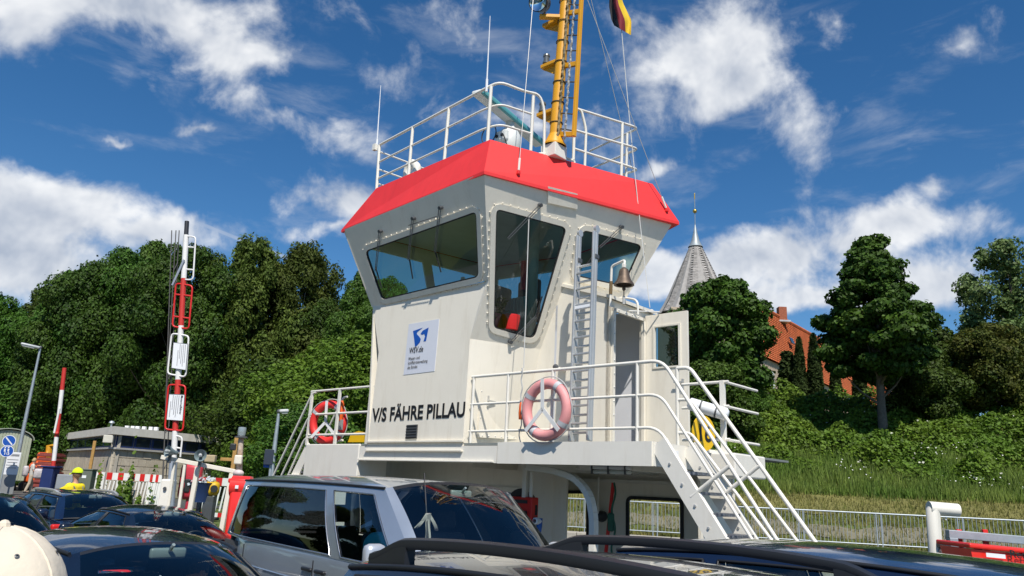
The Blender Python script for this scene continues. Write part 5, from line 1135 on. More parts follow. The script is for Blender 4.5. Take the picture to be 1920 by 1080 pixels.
    for sg in (1, -1):
        vs = [(p[0], p[1]*sg, p[2]) for r_ in rows for p in r_]; fs = []
        for i in range(N_):
            xm = lerp(xr, xf, (i+.5)/N_)
            for j in range(K-1):
                if j >= 6 and xrb+.05 < xm < xc-.02: continue
                fs.append((i*K+j, i*K+j+1, (i+1)*K+j+1, (i+1)*K+j))
        fs += [tuple(range(K)), tuple(N_*K+j for j in range(K))]; mb.add(vs, fs)
    mb.build('body', paint, T, smooth=50)
    # cabin: floor, linings, dash, seats, wheel
    cab = MB(); cab.box(((xc+xrb)/2, 0, .36), (xc-xrb, wb*1.8, .06)); cab.box((xrb+.12, 0, (zrb+.36)/2), (.05, wb*1.75, zrb-.36))
    for sg in (1, -1): cab.box(((xc+xrb)/2, sg*(wb-.06), (zb+.36)/2), (xc-xrb-.2, .03, zb-.42))
    cab.build('cabin_lining', DASH, T); MB().bbox((xc-.12, 0, zc-.16), (.55, wb*1.82, .26), bv=.07).build('dashboard', DASH, T, smooth=60)
    hh = s.get('hip', .52); xs_ = s.get('seat', xrf-.10)
    for row, x in enumerate([xs_, xs_-.95]):
        for y in (.36, -.36):
            b = MB(); b.bbox((x+.1, y, hh-.06), (.50, .48, .16), bv=.06); ax = [unit((.95, 0, .25)), V3((0, 1, 0)), unit((-.25, 0, .97))]; b.bbox((x-.20, y, hh+.30), (.13, .48, .62), ax, bv=.06); b.bbox((x-.29, y, hh+.73), (.09, .26, .18), ax, bv=.04); b.build('seat', SEATM, T, smooth=60)
    cw = V3((xc-.52, .36, zc-.06)); a_ = unit((.45, 0, .9)); MB().tube(arc(cw, V3((0, .18, 0)), unit((-.9, 0, .45))*0+unit(np.cross((0, 1, 0), unit((.9, 0, -.45))))*.18, 0, 6.283, 25)[:-1], .014, 6, closed=True).bbox(cw, (.03, .30, .05), bv=.01).build('steering_wheel', BLKPLAS, T, smooth=80)
    m_ = ws(.5, .86)-V3((.09, 0, .03)); MB().bbox(m_, (.04, .24, .07), bv=.02).cyl(m_, m_+V3((.07, 0, .06)), .012, n=6).build('inner_mirror', mat('mirror_backing', (.22, .27, .27), .3), T, smooth=50)
    for sg in (1, -1):
        p = belt(.10)*V3((1, sg, 1))+V3((.02, sg*.12, .09)); MB().bbox(p, (.12, .19, .17 if 'van' not in name else .25), bv=.05).cyl(p-V3((0, sg*.05, .06)), p-V3((.0, sg*.15, .10)), .03, n=8).build('door_mirror', mirror_m or paint, T, smooth=60)
        for x in (s['xwf'], s['xwr']):
            c = V3((x, sg*(s['W']/2-.11), s.get('rw', .32))); R_ = s.get('rw', .32); w_ = MB().lathe(c-V3((0, .11, 0)), (0, 1, 0), [(R_*.62, .01), (R_*.92, 0), (R_, .03), (R_, .19), (R_*.92, .22), (R_*.62, .21)], 28).build('wheel', TYRE, T, smooth=50)
            MB().lathe(c-V3((0, .09 if sg > 0 else -.09, 0))+V3((0, sg*.18, 0)), (0, sg, 0), [(0, .0), (.05, .0), (R_*.3, -.02), (R_*.6, .012), (R_*.64, .0)], 20).build('rim', RIM, w_, smooth=40)
            MB().tube([c+V3((math.cos(t)*(R_+.06), sg*.115, math.sin(t)*(R_+.06))) for t in np.linspace(-.2, math.pi+.2, 18)], .03, 6).build('wheel_arch', TRIM, T, smooth=60)
        for x in s.get('handles', (xrf-.55, xrf-1.45)): MB().bbox((x, sg*(s['W']/2+.0), zb-.13), (.20, .05, .035), bv=.012).build('door_handle', s.get('hm', paint), T, smooth=60)
        MB().bbox((xf-.16, sg*s['W']*.34, s['zh']-.16), (.22, .36, .15), bv=.05).build('headlight', mat('headlight_lens', (.7, .72, .74), .08, coat=1), T, smooth=60); MB().bbox((xr+.07, sg*s['W']*.38, s.get('zt', zrb)-.14), (.12, .26, .2), bv=.03).build('tail_light', REDP, T)
        for x in s.get('seams', (xc-.28, xrf-1.0, xrr+.15)):
            i_ = int(round((x-xr)/(xf-xr)*N_)); r_ = rows[min(max(i_, 0), N_)]; MB().tube([(r_[j][0], sg*(r_[j][1]+.002), r_[j][2]) for j in (2, 3, 4, 5)], .006, 5).build('door_gap', TRIM, T)
        MB().tube([(rows[i_][4][0], sg*(rows[i_][4][1]+.004), rows[i_][4][2]+.02) for i_ in range(4, N_-3, 4)], .007, 5).build('side_crease', paint, T)
        if rails:
            x0, x1, rm, hgt = rails; pts = []
            n_ = 40
            for i in range(n_+1):
                t = i/n_; x = lerp(x0, x1, t); e = min(t, 1-t); k = min(1., e/.14); k = k*k*(3-2*k); pts.append(V3((x, sg*(wrx(x)-.045), roofz(x)+.035+hgt*k)))
            mb = MB(); prof = [(-.030, 0), (-.026, .022), (0, .031), (.026, .022), (.030, 0), (.02, -.018), (-.02, -.018)]
            vs = [p+V3((0, a*1.0, b)) for p in pts for a, b in prof]; k = len(prof); fs = [(i*k+j, i*k+(j+1) % k, (i+1)*k+(j+1) % k, (i+1)*k+j) for i in range(n_) for j in range(k)]+[tuple(range(k)), tuple(n_*k+j for j in range(k))]
            for i0, i1 in ((0, 6), (n_-6, n_)):   # feet widening down to the roof
                for i in range(i0, i1):
                    a, b = pts[i], pts[i+1]; za, zb_ = roofz(a[0])+.012, roofz(b[0])+.012; wv = V3((0, .028, 0))
                    mb.hexa([V3((a[0], a[1], za))-wv, V3((b[0], b[1], zb_))-wv, V3((b[0], b[1], zb_))+wv, V3((a[0], a[1], za))+wv, a-wv, b-wv, b+wv, a+wv])
            mb.add(vs, fs); mb.build('roof_rail', rm, T, smooth=50)
    T.location = (at[0], at[1], 0.); T.rotation_euler = (0, 0, math.atan2(heading[1], heading[0]))
    return T
P_BLACK = mat('paint_blue_black', (.006, .009, .018), .25, .1, var=.05, coat=1.)
P_NAVY = mat('paint_navy', (.008, .016, .045), .25, .2, var=.05, coat=1.)
P_DARK = mat('paint_black', (.006, .007, .009), .22, .1, var=.05, coat=1.)
P_SLATE = mat('paint_slate_metallic', (.44, .49, .55), .32, .65, var=.05, coat=1.)
P_GREYM = mat('paint_dark_grey_metallic', (.045, .055, .075), .26, .6, var=.05, coat=1.)
RAILM = mat('rail_black_satin', (.02, .021, .024), .42)
SEDAN = dict(H=1.45, zb=.96, xc=.98, xrf=.28, xrr=-.95, xrb=-1.75, zc=.98, zrb=1.05, wb=.84, wr=.60, xf=2.2, xr=-2.25, W=1.80, zh=.78, xwf=1.38, xwr=-1.32)
EST = dict(H=1.50, zb=.98, xc=1.02, xrf=.35, xrr=-1.75, xrb=-2.05, zc=1.0, zrb=1.08, wb=.84, wr=.61, xf=2.2, xr=-2.25, W=1.80, zh=.80, xwf=1.38, xwr=-1.32)
SUV = dict(H=1.66, zb=1.08, xc=1.05, xrf=.38, xrr=-1.75, xrb=-2.0, zc=1.12, zrb=1.16, wb=.87, wr=.66, xf=2.15, xr=-2.2, W=1.84, zh=.95, xwf=1.35, xwr=-1.3, rw=.35, zg=1.60, arch=1.8)
VAN = dict(H=1.985, zb=1.22, zbr=1.24, xc=1.72, xrf=.92, xrr=-2.36, xrb=-2.48, zc=1.20, zrb=1.25, wb=.93, wr=.79, xf=2.42, xr=-2.48, W=1.90, zh=1.02, xwf=1.5, xwr=-1.45, rw=.34, zg=1.885, zt=1.0, hip=.85, seat=.62, seams=(1.3, .10, -1.75), handles=(.25, -.02), hm=TRIM, gut=0, arch=.5)
HC = unit((.72, -.69, 0)); HV = unit((.64, -.77, 0))
def vehicles():
    g2 = [(.05, .47, GCAR), (.50, .93, GCAR)]
    car('black_sedan', 'black blue car in front with its inside mirror showing, beside the beige cap', dict(SEDAN, H=1.52, zg=1.43), (-2.5, 5.62), HC, P_BLACK, g2)
    car('dark_car', 'dark car at the left edge of the photo behind the beige cap', dict(SEDAN, H=1.55, zb=1.0, xrr=-1.3, xrb=-1.9), (-7.25, 11.0), HC, P_BLACK, g2)
    car('dark_estate_car', 'dark blue estate car with roof rails in front of the yellow vest worker', EST, (-8.35, 15.9), HC, P_NAVY, [(.04, .36, GCAR), (.39, .68, GCAR), (.71, .95, GCAR)], rails=(.1, -1.6, STEEL, .03))
    car('low_dark_car', 'low black car standing before the glass shelter', dict(SEDAN, H=1.42), (-5.25, 12.2), HC, P_DARK, g2)
    car('roof_rail_car', 'grey car in the foreground with two black roof rails', SUV, (1.0, 2.92), HC, P_GREYM, [(.05, .38, GCAR), (.41, .70, GCAR), (.73, .95, GPRIV)], rails=(.28, -1.62, RAILM, .055), rear_tint=GPRIV)
    car('dark_blue_car', 'dark blue car behind the foreground roof rails beside the stairs', dict(SUV, H=1.68, zg=1.62, xrr=-2.15, xrb=-2.3, xr=-2.45), (2.75, 4.25), HC, P_NAVY, [(.05, .38, GCAR), (.41, .70, GCAR), (.73, .95, GPRIV)])
    V = car('silver_van', 'slate silver van with dark rear windows parked below the wheelhouse', VAN, (-1.08, 8.28), HV, P_SLATE, [(.055, .275, GCAR, SILL), (.315, .955, GPRIV, SILL)], mirror_m=mat('van_mirror_silver', (.55, .57, .60), .35, .5))
    # aerial with a tied ribbon, dash things
    def vw(x, y, z): return V.matrix_basis @ Vector((x, y, z))
    bpy.context.view_layer.update(); M = V.matrix_world
    b = MB(); a0 = V3((1.60, -.66, 1.22)); a1 = V3((1.10, -.45, 2.02)); b.tube([a0, a1], [.009, .005], 6); b.build('aerial', BLACK, V)
    rb = mat('grey_ribbon', (.48, .45, .42), .9); c = a0*.45+a1*.55
    for k, (dy, dx, L_) in enumerate(((.05, .0, .16), (-.05, .0, .14), (.02, .01, .34), (-.02, .02, .30))):
        def fn(u, v, dy=dy, dx=dx, L_=L_, k=k):
            z = -L_*v; sp = dy*math.sin(math.pi*min(1, v*1.0))*(2.2 if k < 2 else .7); zz = z if k > 1 else -L_*math.sin(math.pi*v)*.9
            return c+V3((dx+.012*math.sin(v*9+k)+.02, sp+(u-.5)*.035, zz+.02))
        MB().grid(fn, 3, 12, th=.003).build('ribbon', rb, V, smooth=60)
    MB().bbox((1.50, -.42, 1.27), (.10, .14, .08), bv=.02).build('dash_bag', mat('dash_red', (.45, .03, .03), .6), V); MB().bbox((1.50, -.54, 1.28), (.09, .06, .12), bv=.02).build('dash_figure', mat('dash_mint', (.4, .62, .5), .6), V)
    MB().bbox((1.56, .08, 1.28), (.02, .09, .13), bv=.008).build('phone_mount', mat('phone_screen', (.25, .38, .42), .2), V)
    c = V3(M @ Vector((.58, -.46, .82))); person('passenger in a teal shirt sitting behind the van\'s side window', c, HV, top=(.03, .40, .50), seated=True, hair=(.03, .025, .02), legs=(.05, .05, .07))
    B = bpy.data.objects['black_sedan']; c = V3(B.matrix_world @ Vector((.12, .36, .46))); person('driver of the front black car, dim behind the windscreen', c, HC, top=(.03, .035, .05), seated=True, hair=(.05, .04, .03), scale=.92)
    L_ = bpy.data.objects['roof_rail_car']
vehicles()
def people():
    p = ay(-24, 1138, 1.16); person('person in a beige cap seen from behind at the bottom corner', (p[0], p[1], p[2]-1.725*.98), unit((-.75, .66, 0)), top=(.45, .42, .38), legs=(.12, .13, .17), cap=(.66, .58, .46), scale=.98, hair=(.35, .33, .3), vox=.012)
    q = gp(147, 17.2); person('worker in a yellow vest and neon cap standing behind the parked cars', (q[0], q[1], .10), unit((-.9, .35, 0)), top=(.80, .62, .01), legs=(.05, .06, .10), cap=(.62, .80, .01), vest=(.85, .66, .01), arms='reach', scale=1.0)
    q = gp(62, 42.5); T = person('person in beige trousers carrying bags along the pavement', (q[0], q[1], .50), unit((.6, .5, 0)), top=(.55, .53, .48), legs=(.50, .42, .32), hair=(.45, .33, .16), arms='bag', scale=1.02)
    bag = mat('carrier_bag', (.50, .46, .46), .6, var=.3, vscale=8); MB().bbox((.30, -.30, 1.02), (.50, .24, .52), bv=.10).build('shoulder_bag', bag, T, smooth=60); MB().bbox((-.28, .12, 1.12), (.26, .44, .55), bv=.10).build('backpack', bag, T, smooth=60)
    MB().tube([(.3, -.30, 1.25), (.05, -.17, 1.52), (-.12, -.05, 1.3)], .018, 6).build('bag_strap', BLACK, T)
people()
# ------------------------------------------------------------------ left side: quay, building, boom, shelter
X3, Y3 = V3((1, 0, 0)), V3((0, 1, 0))
def facing(p):                                  # right and toward-viewer unit vectors at a place
    d = unit((p[0], p[1], 0)); return np.array([d[1], -d[0], 0]), -d
def striped(T, a, b, cuts, mats_, r, n=10, name='pole_section'):
    for i in range(len(cuts)-1): MB().cyl(a+(b-a)*cuts[i], a+(b-a)*cuts[i+1], r, n=n).build(name, mats_[i % len(mats_)], T, smooth=50)
RW_R = mat('barrier_red', (.55, .035, .025), .5, var=.08); RW_W = mat('barrier_white', (.78, .77, .74), .5, var=.04, dirt=.2)
def street_lamps():
    for (px, d, ybase, ytop, hx, lab) in ((30, 45, 907, 650, -.95, 'tall grey street lamp beside the blue signs and trailer'), (508, 31, 905, 772, .35, 'small street lamp behind the far stair handrails')):
        b = gp(px, d, .45); t = ay(px+(960-px)*0, ytop, d); h = t[2]; T = empty('street_lamp', b, lab, 'street lamp', 'street lamps'); r, f = facing(b)
        MB().tube([b, b+Z3*(h-.45)*.5, V3((b[0], b[1], h))], [.13, .10, .06], 10).build('lamp_pole', GALV, T, smooth=60); tp = V3((b[0], b[1], h))
        c = tp+r*(hx*.55)+Z3*.05; ax = [unit(r*np.sign(hx)+Z3*.12), f, unit(Z3-r*np.sign(hx)*.12)]
        MB().bbox(c, (abs(hx)*1.05, .36, .14), ax, bv=.05).build('lamp_head', mat('lamp_head_grey', (.5, .52, .52), .4), T, smooth=50); MB().bbox(c-Z3*.08+r*hx*.1, (abs(hx)*.7, .28, .08), ax, bv=.03).build('lamp_glass', mat('opal_diffuser', (.6, .62, .58), .3), T); MB().ball(tp+Z3*.02, .1, 8).build('pole_cap', DARKMET, T)
street_lamps()
def barrier_pole():
    d = 38; a = ay(98.7, 884, d); b = ay(121, 690, d); a[1] = b[1] = d; T = empty('barrier_arm', (a[0], a[1], .42), 'raised red and white road barrier arm on a blue cabinet', 'barrier')
    striped(T, a, b, [0, .10, .325, .55, .78, 1.], [RW_R, RW_W], .10, name='arm_section')
    r, f = facing(a); MB().tube([a+(b-a)*.36+r*-.12+f*.1, a+(b-a)*.60+r*-.02+f*.1], .05, 8).build('strut', RW_W, T); MB().ball(a+(b-a)*.36+f*.12, .09, 8).build('strut_joint', RW_R, T)
    navy = mat('cabinet_navy', (.015, .03, .12), .5, var=.1); c = gp(97, d, 0); MB().bbox((c[0], c[1], 1.15), (.55, .6, 1.5), bv=.04).build('cabinet', navy, T); MB().bbox((c[0], c[1], 1.93), (.7, .7, .08), bv=.02).build('cabinet_lid', navy, T); MB().bbox((c[0]+.75, c[1]+.2, 1.0), (.8, .5, 1.2), bv=.04).build('counterweight', mat('cabinet_grey', (.28, .30, .32), .5), T)
barrier_pole()
def boom():
    d = 15.0; P = lambda x, y, o=0.: ay(x, y, d+o)
    a, b = P(325.5, 862), P(350.5, 415); T = empty('ferry_boom', (a[0], d, 0), 'tall raised ferry boom with red and white frames and notice boards', 'boom barrier')
    cy = lambda y: (862-y)/(862-415)
    cuts = [cy(y) for y in (862, 812, 720, 620, 529, 443)]; striped(T, a, b, cuts, [RW_W, RW_R, RW_W, RW_R, RW_W], .055, name='boom_section'); MB().cyl(a+(b-a)*cuts[-1], b, .045, n=12).build('boom_tip', BLKPLAS, T)
    MB().cyl(P(319, 950), a, .075, n=12).build('boom_root', mat('boom_grey', (.32, .36, .42), .5), T)
    fr = lambda pts, m, r=.017: MB().tube(fillet([P(*p, -.02) for p in pts], .07, 4), r, 8).build('frame', m, T, smooth=60)
    fr([(351, 443), (367, 444), (362, 525), (345, 524)], RW_W); 
    for y0, y1 in ((463, 464), (505, 506)): MB().tube([P(350, y0), P(364, y1)], .017, 8).build('frame_bar', RW_W, T)
    def loop(c4, m):
        q = [P(*p, -.03) for p in c4]; o, u = q[0], None; mid = (q[0]+q[1])/2; MB().tube(fillet([mid]+q[1:]+[q[0], mid], .07, 4), .018, 8).build('frame', m, T, smooth=60)
    loop([(330, 531), (361, 536), (354, 617), (323, 612)], REDP); loop([(322, 625), (354, 630), (348, 707), (314, 701)], RW_W); loop([(316, 721), (348, 723), (343, 808), (309, 805)], REDP)
    for (x0, y0, x1, y1) in ((329, 552, 359, 555), (325, 593, 356, 597)): MB().tube([P(x0, y0, -.03), P(x1, y1, -.03)], .017, 8).build('frame_bar', REDP, T)
    fr([(327, 817), (342, 819), (338, 857)], RW_W); MB().tube([P(323, 838), P(340, 841)], .017, 8).build('frame_bar', RW_W, T)
    def board(c4, title):
        q = [P(*p, -.06) for p in c4]; n = unit(np.cross(q[1]-q[0], q[3]-q[0])); n = n if n[1] < 0 else -n; s = MB().prism(q, n*.015).build('notice_board', SIGNW, T)
        mb = MB(); ed = [x+n*.016 for x in q]
        MB().tube(ed, .006, 5, closed=True).build('board_edge', DARKMET, s); dn = unit(q[0]-q[3]); rt = unit(q[1]-q[0]); L = np.linalg.norm(q[0]-q[3]); Wd = np.linalg.norm(q[1]-q[0]); tr = q[2]+n*.019
        if title: text_mesh('notice_text', title, tr-rt*Wd*.22+dn*L*.04, dn, rt, Wd*.20, SIGNBLK, s, bold=.01, xs=.92)
        k0 = .34 if title else .16
        for i, (f0, f1) in enumerate(((.05, .75), (.05, .9), (.08, .8), (.05, .62), (.3, .9))):
            c = tr-rt*Wd*(k0+i*.12); aa, bb = c+dn*L*f0, c+dn*L*f1; MB().box((aa+bb)/2, (L*(f1-f0), Wd*.035, .002), [dn, rt, n]).build('fine_print', mat('print_grey', (.25, .26, .28), .6), s)
    board([(322, 690), (349, 694), (353, 645), (326, 642)], None); board([(313, 787), (343, 789), (347, 740), (318, 739)], 'Motorradfahrer')
    wire = mat('dark_wire', (.09, .085, .08), .7)
    for (x0, x1, o) in ((303, 330, .3), (310, 336, .5), (305, 322, .2)):
        MB().tube([P(x0, 925, o), P((x0+x1)/2+1, 650, o), P(x1, 432, o)], .010, 6).build('guy_cable', wire, T)
    for k in range(13): y = 880-k*34; x = 305+(330-305)*(925-y)/493; MB().tube([P(x, y, .3), P(x+7, y-14, .5)], .007, 5).build('lattice_bar', wire, T)
    MB().tube([P(323, 535, -.08), P(345, 487, -.08)], .022, 6).build('handle_bar', mat('boom_grey', (.32, .36, .42), .5), T)
    MB().bbox(P(313, 930), (.24, .2, .62), bv=.03).build('hinge_plate', WHITE, T); c = P(309, 916, -.12); MB().lathe(c, (0, -1, 0), [(0, 0), (.035, 0), (.03, .02), (0, .02)], 10).build('hinge_bolt', DARKMET, T)
boom()
def shelter():
    d = 13.6; P = lambda x, y, o=0.: ay(x, y, d+o); T = empty('glass_windbreak', (*P(370, 940)[:2], 0), 'white framed glass windbreak with reflections before the quay building', 'windbreak')
    def bar(a, b, w=.05): a, b = V3(a), V3(b); dd = unit(b-a); s = unit(np.cross(dd, Y3)); MB().bbox((a+b)/2, (np.linalg.norm(b-a), w, w), [dd, Y3, s], bv=.006).build('frame_bar', CREAM2, T)
    bar(P(303, 857), P(441, 884), .07)
    for (x0, x1) in ((327, 316), (347, 336), (371, 358), (435, 424)): a = P(x0, 862+(x0-303)*.196); b = P(x1, 948); b2 = a+(b-a)*3.4; bar(a, b2, .075 if x0 > 360 else .045)
    for (x0, x1) in ((327, 347), (347, 371), (371, 435)):
        q = [P(x0, 864+(x0-303)*.196), P(x1, 864+(x1-303)*.196)]; dn = Z3*-1.6; MB().add([q[0], q[1], q[1]+dn, q[0]+dn], [(0, 1, 2, 3)]).build('glass_pane', GCLEAR, T, fixn=False)
    for (px, py, d2, lab, ax_) in ((315, 846, 13.4, 'grey green horn loudspeaker on the windbreak corner beside the boom', unit((-.5, -.6, .1))), (376, 854, 13.4, 'grey green horn loudspeaker in the middle of the windbreak top', unit((.25, -.95, .12)))):
        c = ay(px, py, d2); S = empty('horn_loudspeaker', c, lab, 'loudspeaker', 'horn loudspeakers'); hm = mat('horn_green_grey', (.16, .21, .22), .45); MB().lathe(c-ax_*.14, ax_, [(.02, -.04), (.034, -.03), (.038, .02), (.05, .05), (.072, .10), (.100, .15), (.102, .154), (.086, .142), (.045, .08), (.02, .05)], 22).build('horn', hm, S, smooth=50); MB().lathe(c-ax_*.06, ax_, [(0, .12), (.03, .10), (.025, .0), (0, 0)], 12).build('horn_core', mat('horn_core', (.4, .42, .42), .5), S, smooth=50); MB().bbox(c-Z3*.12-ax_*.05, (.05, .05, .14), bv=.01).build('mount', DARKMET, S)
    # signal lamp mast
    c = P(444, 950, .1); t = P(452, 822, .1); S = empty('signal_lamp_mast', (c[0], c[1], 0), 'rusty cream mast with a glass signal lamp on top beside the van', 'lamp mast')
    rust = mat('rusty_cream', (.58, .52, .44), .7, ramp2=(.30, .16, .08), vscale=7, bump=.3, bscale=20); MB().tube([c-Z3*.9, c, t], [.07, .06, .045], 10).build('mast_pole', rust, S, smooth=60)
    MB().lathe(t, Z3, [(0, 0), (.11, .01), (.11, .03), (.065, .04), (.06, .05)], 18).build('lamp_base', DARKMET, S); MB().lathe(t+Z3*.05, Z3, [(.066, 0), (.07, .05), (.07, .12), (.062, .145), (0, .15)], 18).build('lamp_lens', mat('signal_lens', (.28, .33, .34), .15, .2), S, smooth=50)
    for (px, py, s_) in ((447, 862, .13), (437, 838, .10), (448, 893, .10)): MB().bbox(P(px, py, .0), (s_, .08, s_*1.2), bv=.02).build('junction_box', CREAM2 if px != 437 else BLKPLAS, S)
    MB().ball(P(447, 887, -.02), .075, 10, sc=(1.3, 1, .8)).build('beacon_cap', mat('beacon_pinkish', (.6, .5, .48), .4), S, smooth=80)
    # red container by the van
    d3 = 12.4; Q = lambda x, y, o=0.: ay(x, y, d3+o); S = empty('red_rescue_container', (*Q(452, 940)[:2], 0), 'bright red plastic container with a round lid beside the van\'s rear', 'container')
    rp = mat('bright_red_plastic', (.78, .03, .02), .35, var=.04, coat=.4); c = Q(452, 950); MB().tube([Q(436, 912), Q(470, 914)], .17, 18).build('drum', rp, S, smooth=50); MB().bbox(c-Z3*.35, (.34, .30, 1.25), bv=.06).build('column', rp, S, smooth=50); MB().bbox(Q(453, 902), (.34, .28, .07), bv=.02).build('lid', rp, S, smooth=50)
    for x in (440, 452, 464): MB().tube(fillet([Q(x, 901), Q(x, 896), Q(x+8, 896), Q(x+8, 901)], .03, 3), .016, 6).build('lid_handle', rp, S)
    MB().box(Q(444, 913, -.18), (.05, .01, .05)).build('sticker', SIGNW, S)
    # things seen through the glass
    d4 = 15.8; Q = lambda x, y, o=0.: ay(x, y, d4+o)
    S = empty('life_vest_cabinet', (*Q(357, 945)[:2], 0), 'red cabinet with an arched hand hole behind the windbreak glass', 'cabinet'); c = Q(357, 903); MB().bbox(c, (.42, .25, .70), bv=.09).build('cabinet_body', mat('cabinet_red', (.55, .03, .05), .45, var=.08), S, smooth=50); MB().bbox(c-Y3*.12-Z3*.08, (.12, .06, .26), bv=.05).build('hand_hole', BLKPLAS, S); MB().cyl(Q(357, 935)-Z3*1.3, Q(357, 920), .06).build('stand', mat('cabinet_red', (.55, .03, .05), .45, var=.08), S)
    S = empty('blue_tub', (*Q(378, 940)[:2], 0), 'blue tub with pale flowers behind the windbreak glass', 'tub'); c = Q(377, 922); MB().lathe(c-Z3*.2, Z3, [(0, 0), (.18, 0), (.24, .36), (.26, .38), (.23, .38)], 18).build('tub_body', mat('tub_blue', (.02, .05, .16), .5), S, smooth=50)
    r = np.random.default_rng(2); C = c+V3((0, 0, .22))+r.normal(0, .09, (90, 3))*V3((1.4, 1, .6)); leaf_cloud('flowers', C, np.tile([0, -.4, .9], (90, 1)), .06, mat('pale_flower', (.55, .60, .66), .8), S, 1.); MB().cyl(c-Z3*1.2, c-Z3*.2, .05).build('stand', DARKMET, S)
    S = empty('yellow_pump', (*Q(402, 940)[:2], 0), 'yellow machine part behind the windbreak glass', 'machine'); c = Q(397, 916); MB().bbox(c, (.30, .22, .28), bv=.08).build('machine_body', mat('machine_yellow', (.72, .42, .01), .5), S, smooth=50); MB().cyl(c+X3*.1-Y3*.13, c+X3*.1-Y3*.16, .07).build('machine_wheel', BLKPLAS, S); MB().bbox(c-Z3*.7, (.2, .2, 1.1)).build('stand', DARKMET, S)
    S = empty('timber_post', (*ay(437, 900, 24)[:2], .4), 'ochre timber post with a crossbar behind the windbreak', 'post'); a = ay(437, 905, 24); b = ay(438, 843, 24); MB().bbox((a+b)/2, (.12, .12, b[2]-a[2]+.8), bv=.01).build('post', WOODY, S); q = ay(415, 861, 24); MB().bbox((q+ay(443, 862, 24))/2, (.5, .08, .10), bv=.01).build('crossbar', WOODY, S); q = ay(395, 860, 24); MB().bbox(q, (.32, .2, .22), bv=.03).build('timber_block', mat('pale_timber', (.45, .36, .22), .8, var=.2), S)
    S = empty('sign_back', (*ay(506, 900, 22)[:2], 0), 'dark backs of road signs on a grey pole beside the far stairs', 'sign'); MB().cyl((*ay(510, 900, 22)[:2], 0), ay(510, 845, 22), .04).build('sign_pole', GALV, S); MB().bbox(ay(504, 857, 21.9), (.26, .03, .42), bv=.01).build('sign_plate', mat('sign_back_dark', (.03, .04, .06), .5), S); MB().bbox(ay(500, 870, 22), (.16, .03, .2), bv=.01).build('sign_plate', SIGNBLUE, S)
shelter()
def building():
    zb, z1, z2, z3 = .40, 3.15, 3.86, 4.30
    C0 = gp(207, 44, zb); Lp = gp(112, 57, zb); Rp = gp(420, 51.5, zb)
    T = empty('quay_building', C0, 'low flat-roofed building with stone block walls and a blue window band', 'building')
    st = mat('wall_stone', (.52, .46, .36), .9, var=.2, vscale=2, bump=.5, bscale=14, dirt=.45, isl=0); blue = mat('frame_navy', (.02, .04, .13), .5); gl = mat('dark_window', (.03, .04, .05), .08, var=.2, coat=.6)
    back = (Lp+Rp)/2+unit((Lp+Rp)/2*V3((1, 1, 0)))*6
    def wing(a, b, nb, rows, hh, panel):
        d = unit(b-a); n = np.cross(d, Z3); n = n if n@(-a) > 0 else -n; L = np.linalg.norm(b-a)
        MB().prism([a, b, b-n*.3, a-n*.3], Z3*(z2-zb)).build('wall_core', CONC, T)
        # stone blocks, each its own piece with a recessed joint
        src = None; bw, bh = L/nb, (z1-.1-zb)/rows
        for r_ in range(rows):
            for k in range(nb):
                o = .5*(r_ % 2) if not panel else 0
                x0 = max(0, (k-o)*bw); x1 = min(L, (k+1-o)*bw)
                if k == nb-1: x1 = L
                if x1-x0 < .1: continue
                dpt = .05+.03*random.random(); c = a+d*(x0+x1)/2+n*dpt/2+Z3*(bh*(r_+.5))
                MB().box(c, (x1-x0-.03, dpt, bh-.03), [d, n, Z3]).build('concrete_panel' if panel else 'stone_block', st, T)
        MB().bbox(a+d*L/2+n*.10+Z3*(z1-zb-.05), (L+.15, .26, .10), [d, n, Z3], bv=.01).build('sill', mat('sill_grey', (.42, .41, .38), .8), T)
        nw = 6 if panel else 7
        for k in range(nw):
            c = a+d*L*(k+.5)/nw+n*.02+Z3*((z1+z2)/2-zb); w = MB().bbox(c, (L/nw-.06, .06, z2-z1-.05), [d, n, Z3], bv=.01).build('window', blue, T)
            MB().box(c+n*.035, (L/nw-.28, .012, z2-z1-.24), [d, n, Z3]).build('pane', gl, w)
        return d, n, L
    wing(C0, Rp, 15, 6, .45, False); wing(C0, Lp, 7, 2, 1.2, True)
    dR, dL = unit(Rp-C0), unit(Lp-C0); o = unit(-(dR+dL)*V3((1, 1, 0)))*.55
    # deep flat roof
    q = [C0+o, Rp+dR*.4+np.cross(Z3, dR)*-.3, Rp+dR*.3+V3((2, 8, 0)), back, Lp+V3((1, 8, 0)), Lp+dL*.4-unit(np.cross(Z3, dL))*-.3]
    rf = mat('roof_edge_concrete', (.62, .60, .54), .85, var=.1, vscale=2, dirt=.35)
    MB().prism([V3((p[0], p[1], z2)) for p in q], Z3*(z3-z2)).build('flat_roof', rf, T)
    for px in (238, 249, 258, 270, 283, 293):
        p = ay(px, 806, 46.5); MB().bbox((p[0], p[1], z3+.12), (.22, .22, .2), bv=.02).build('roof_light', SIGNW, T)
    p = gp(194, 46, z3); MB().lathe(p, Z3, [(.05, 0), (.05, .3), (.16, .32), (.12, .42), (0, .45)], 12).build('ventilator', GALV, T)
    p = ay(203, 823, 43.6); MB().bbox(p, (.55, .12, .42), bv=.03).build('wall_lamp', mat('lamp_cream', (.6, .58, .5), .5), T)
    a, b = ay(168, 885, 42), ay(178, 828, 42); P_ = empty('timber_prop', a, 'ochre timber plank leaning against the building corner', 'plank'); MB().bbox((a+b)/2-(b-a)*.15, (.16, .08, np.linalg.norm(b-a)*1.35), [unit(np.cross(b-a, Y3)), Y3, unit(b-a)], bv=.01).build('plank', WOODY, P_)
building()
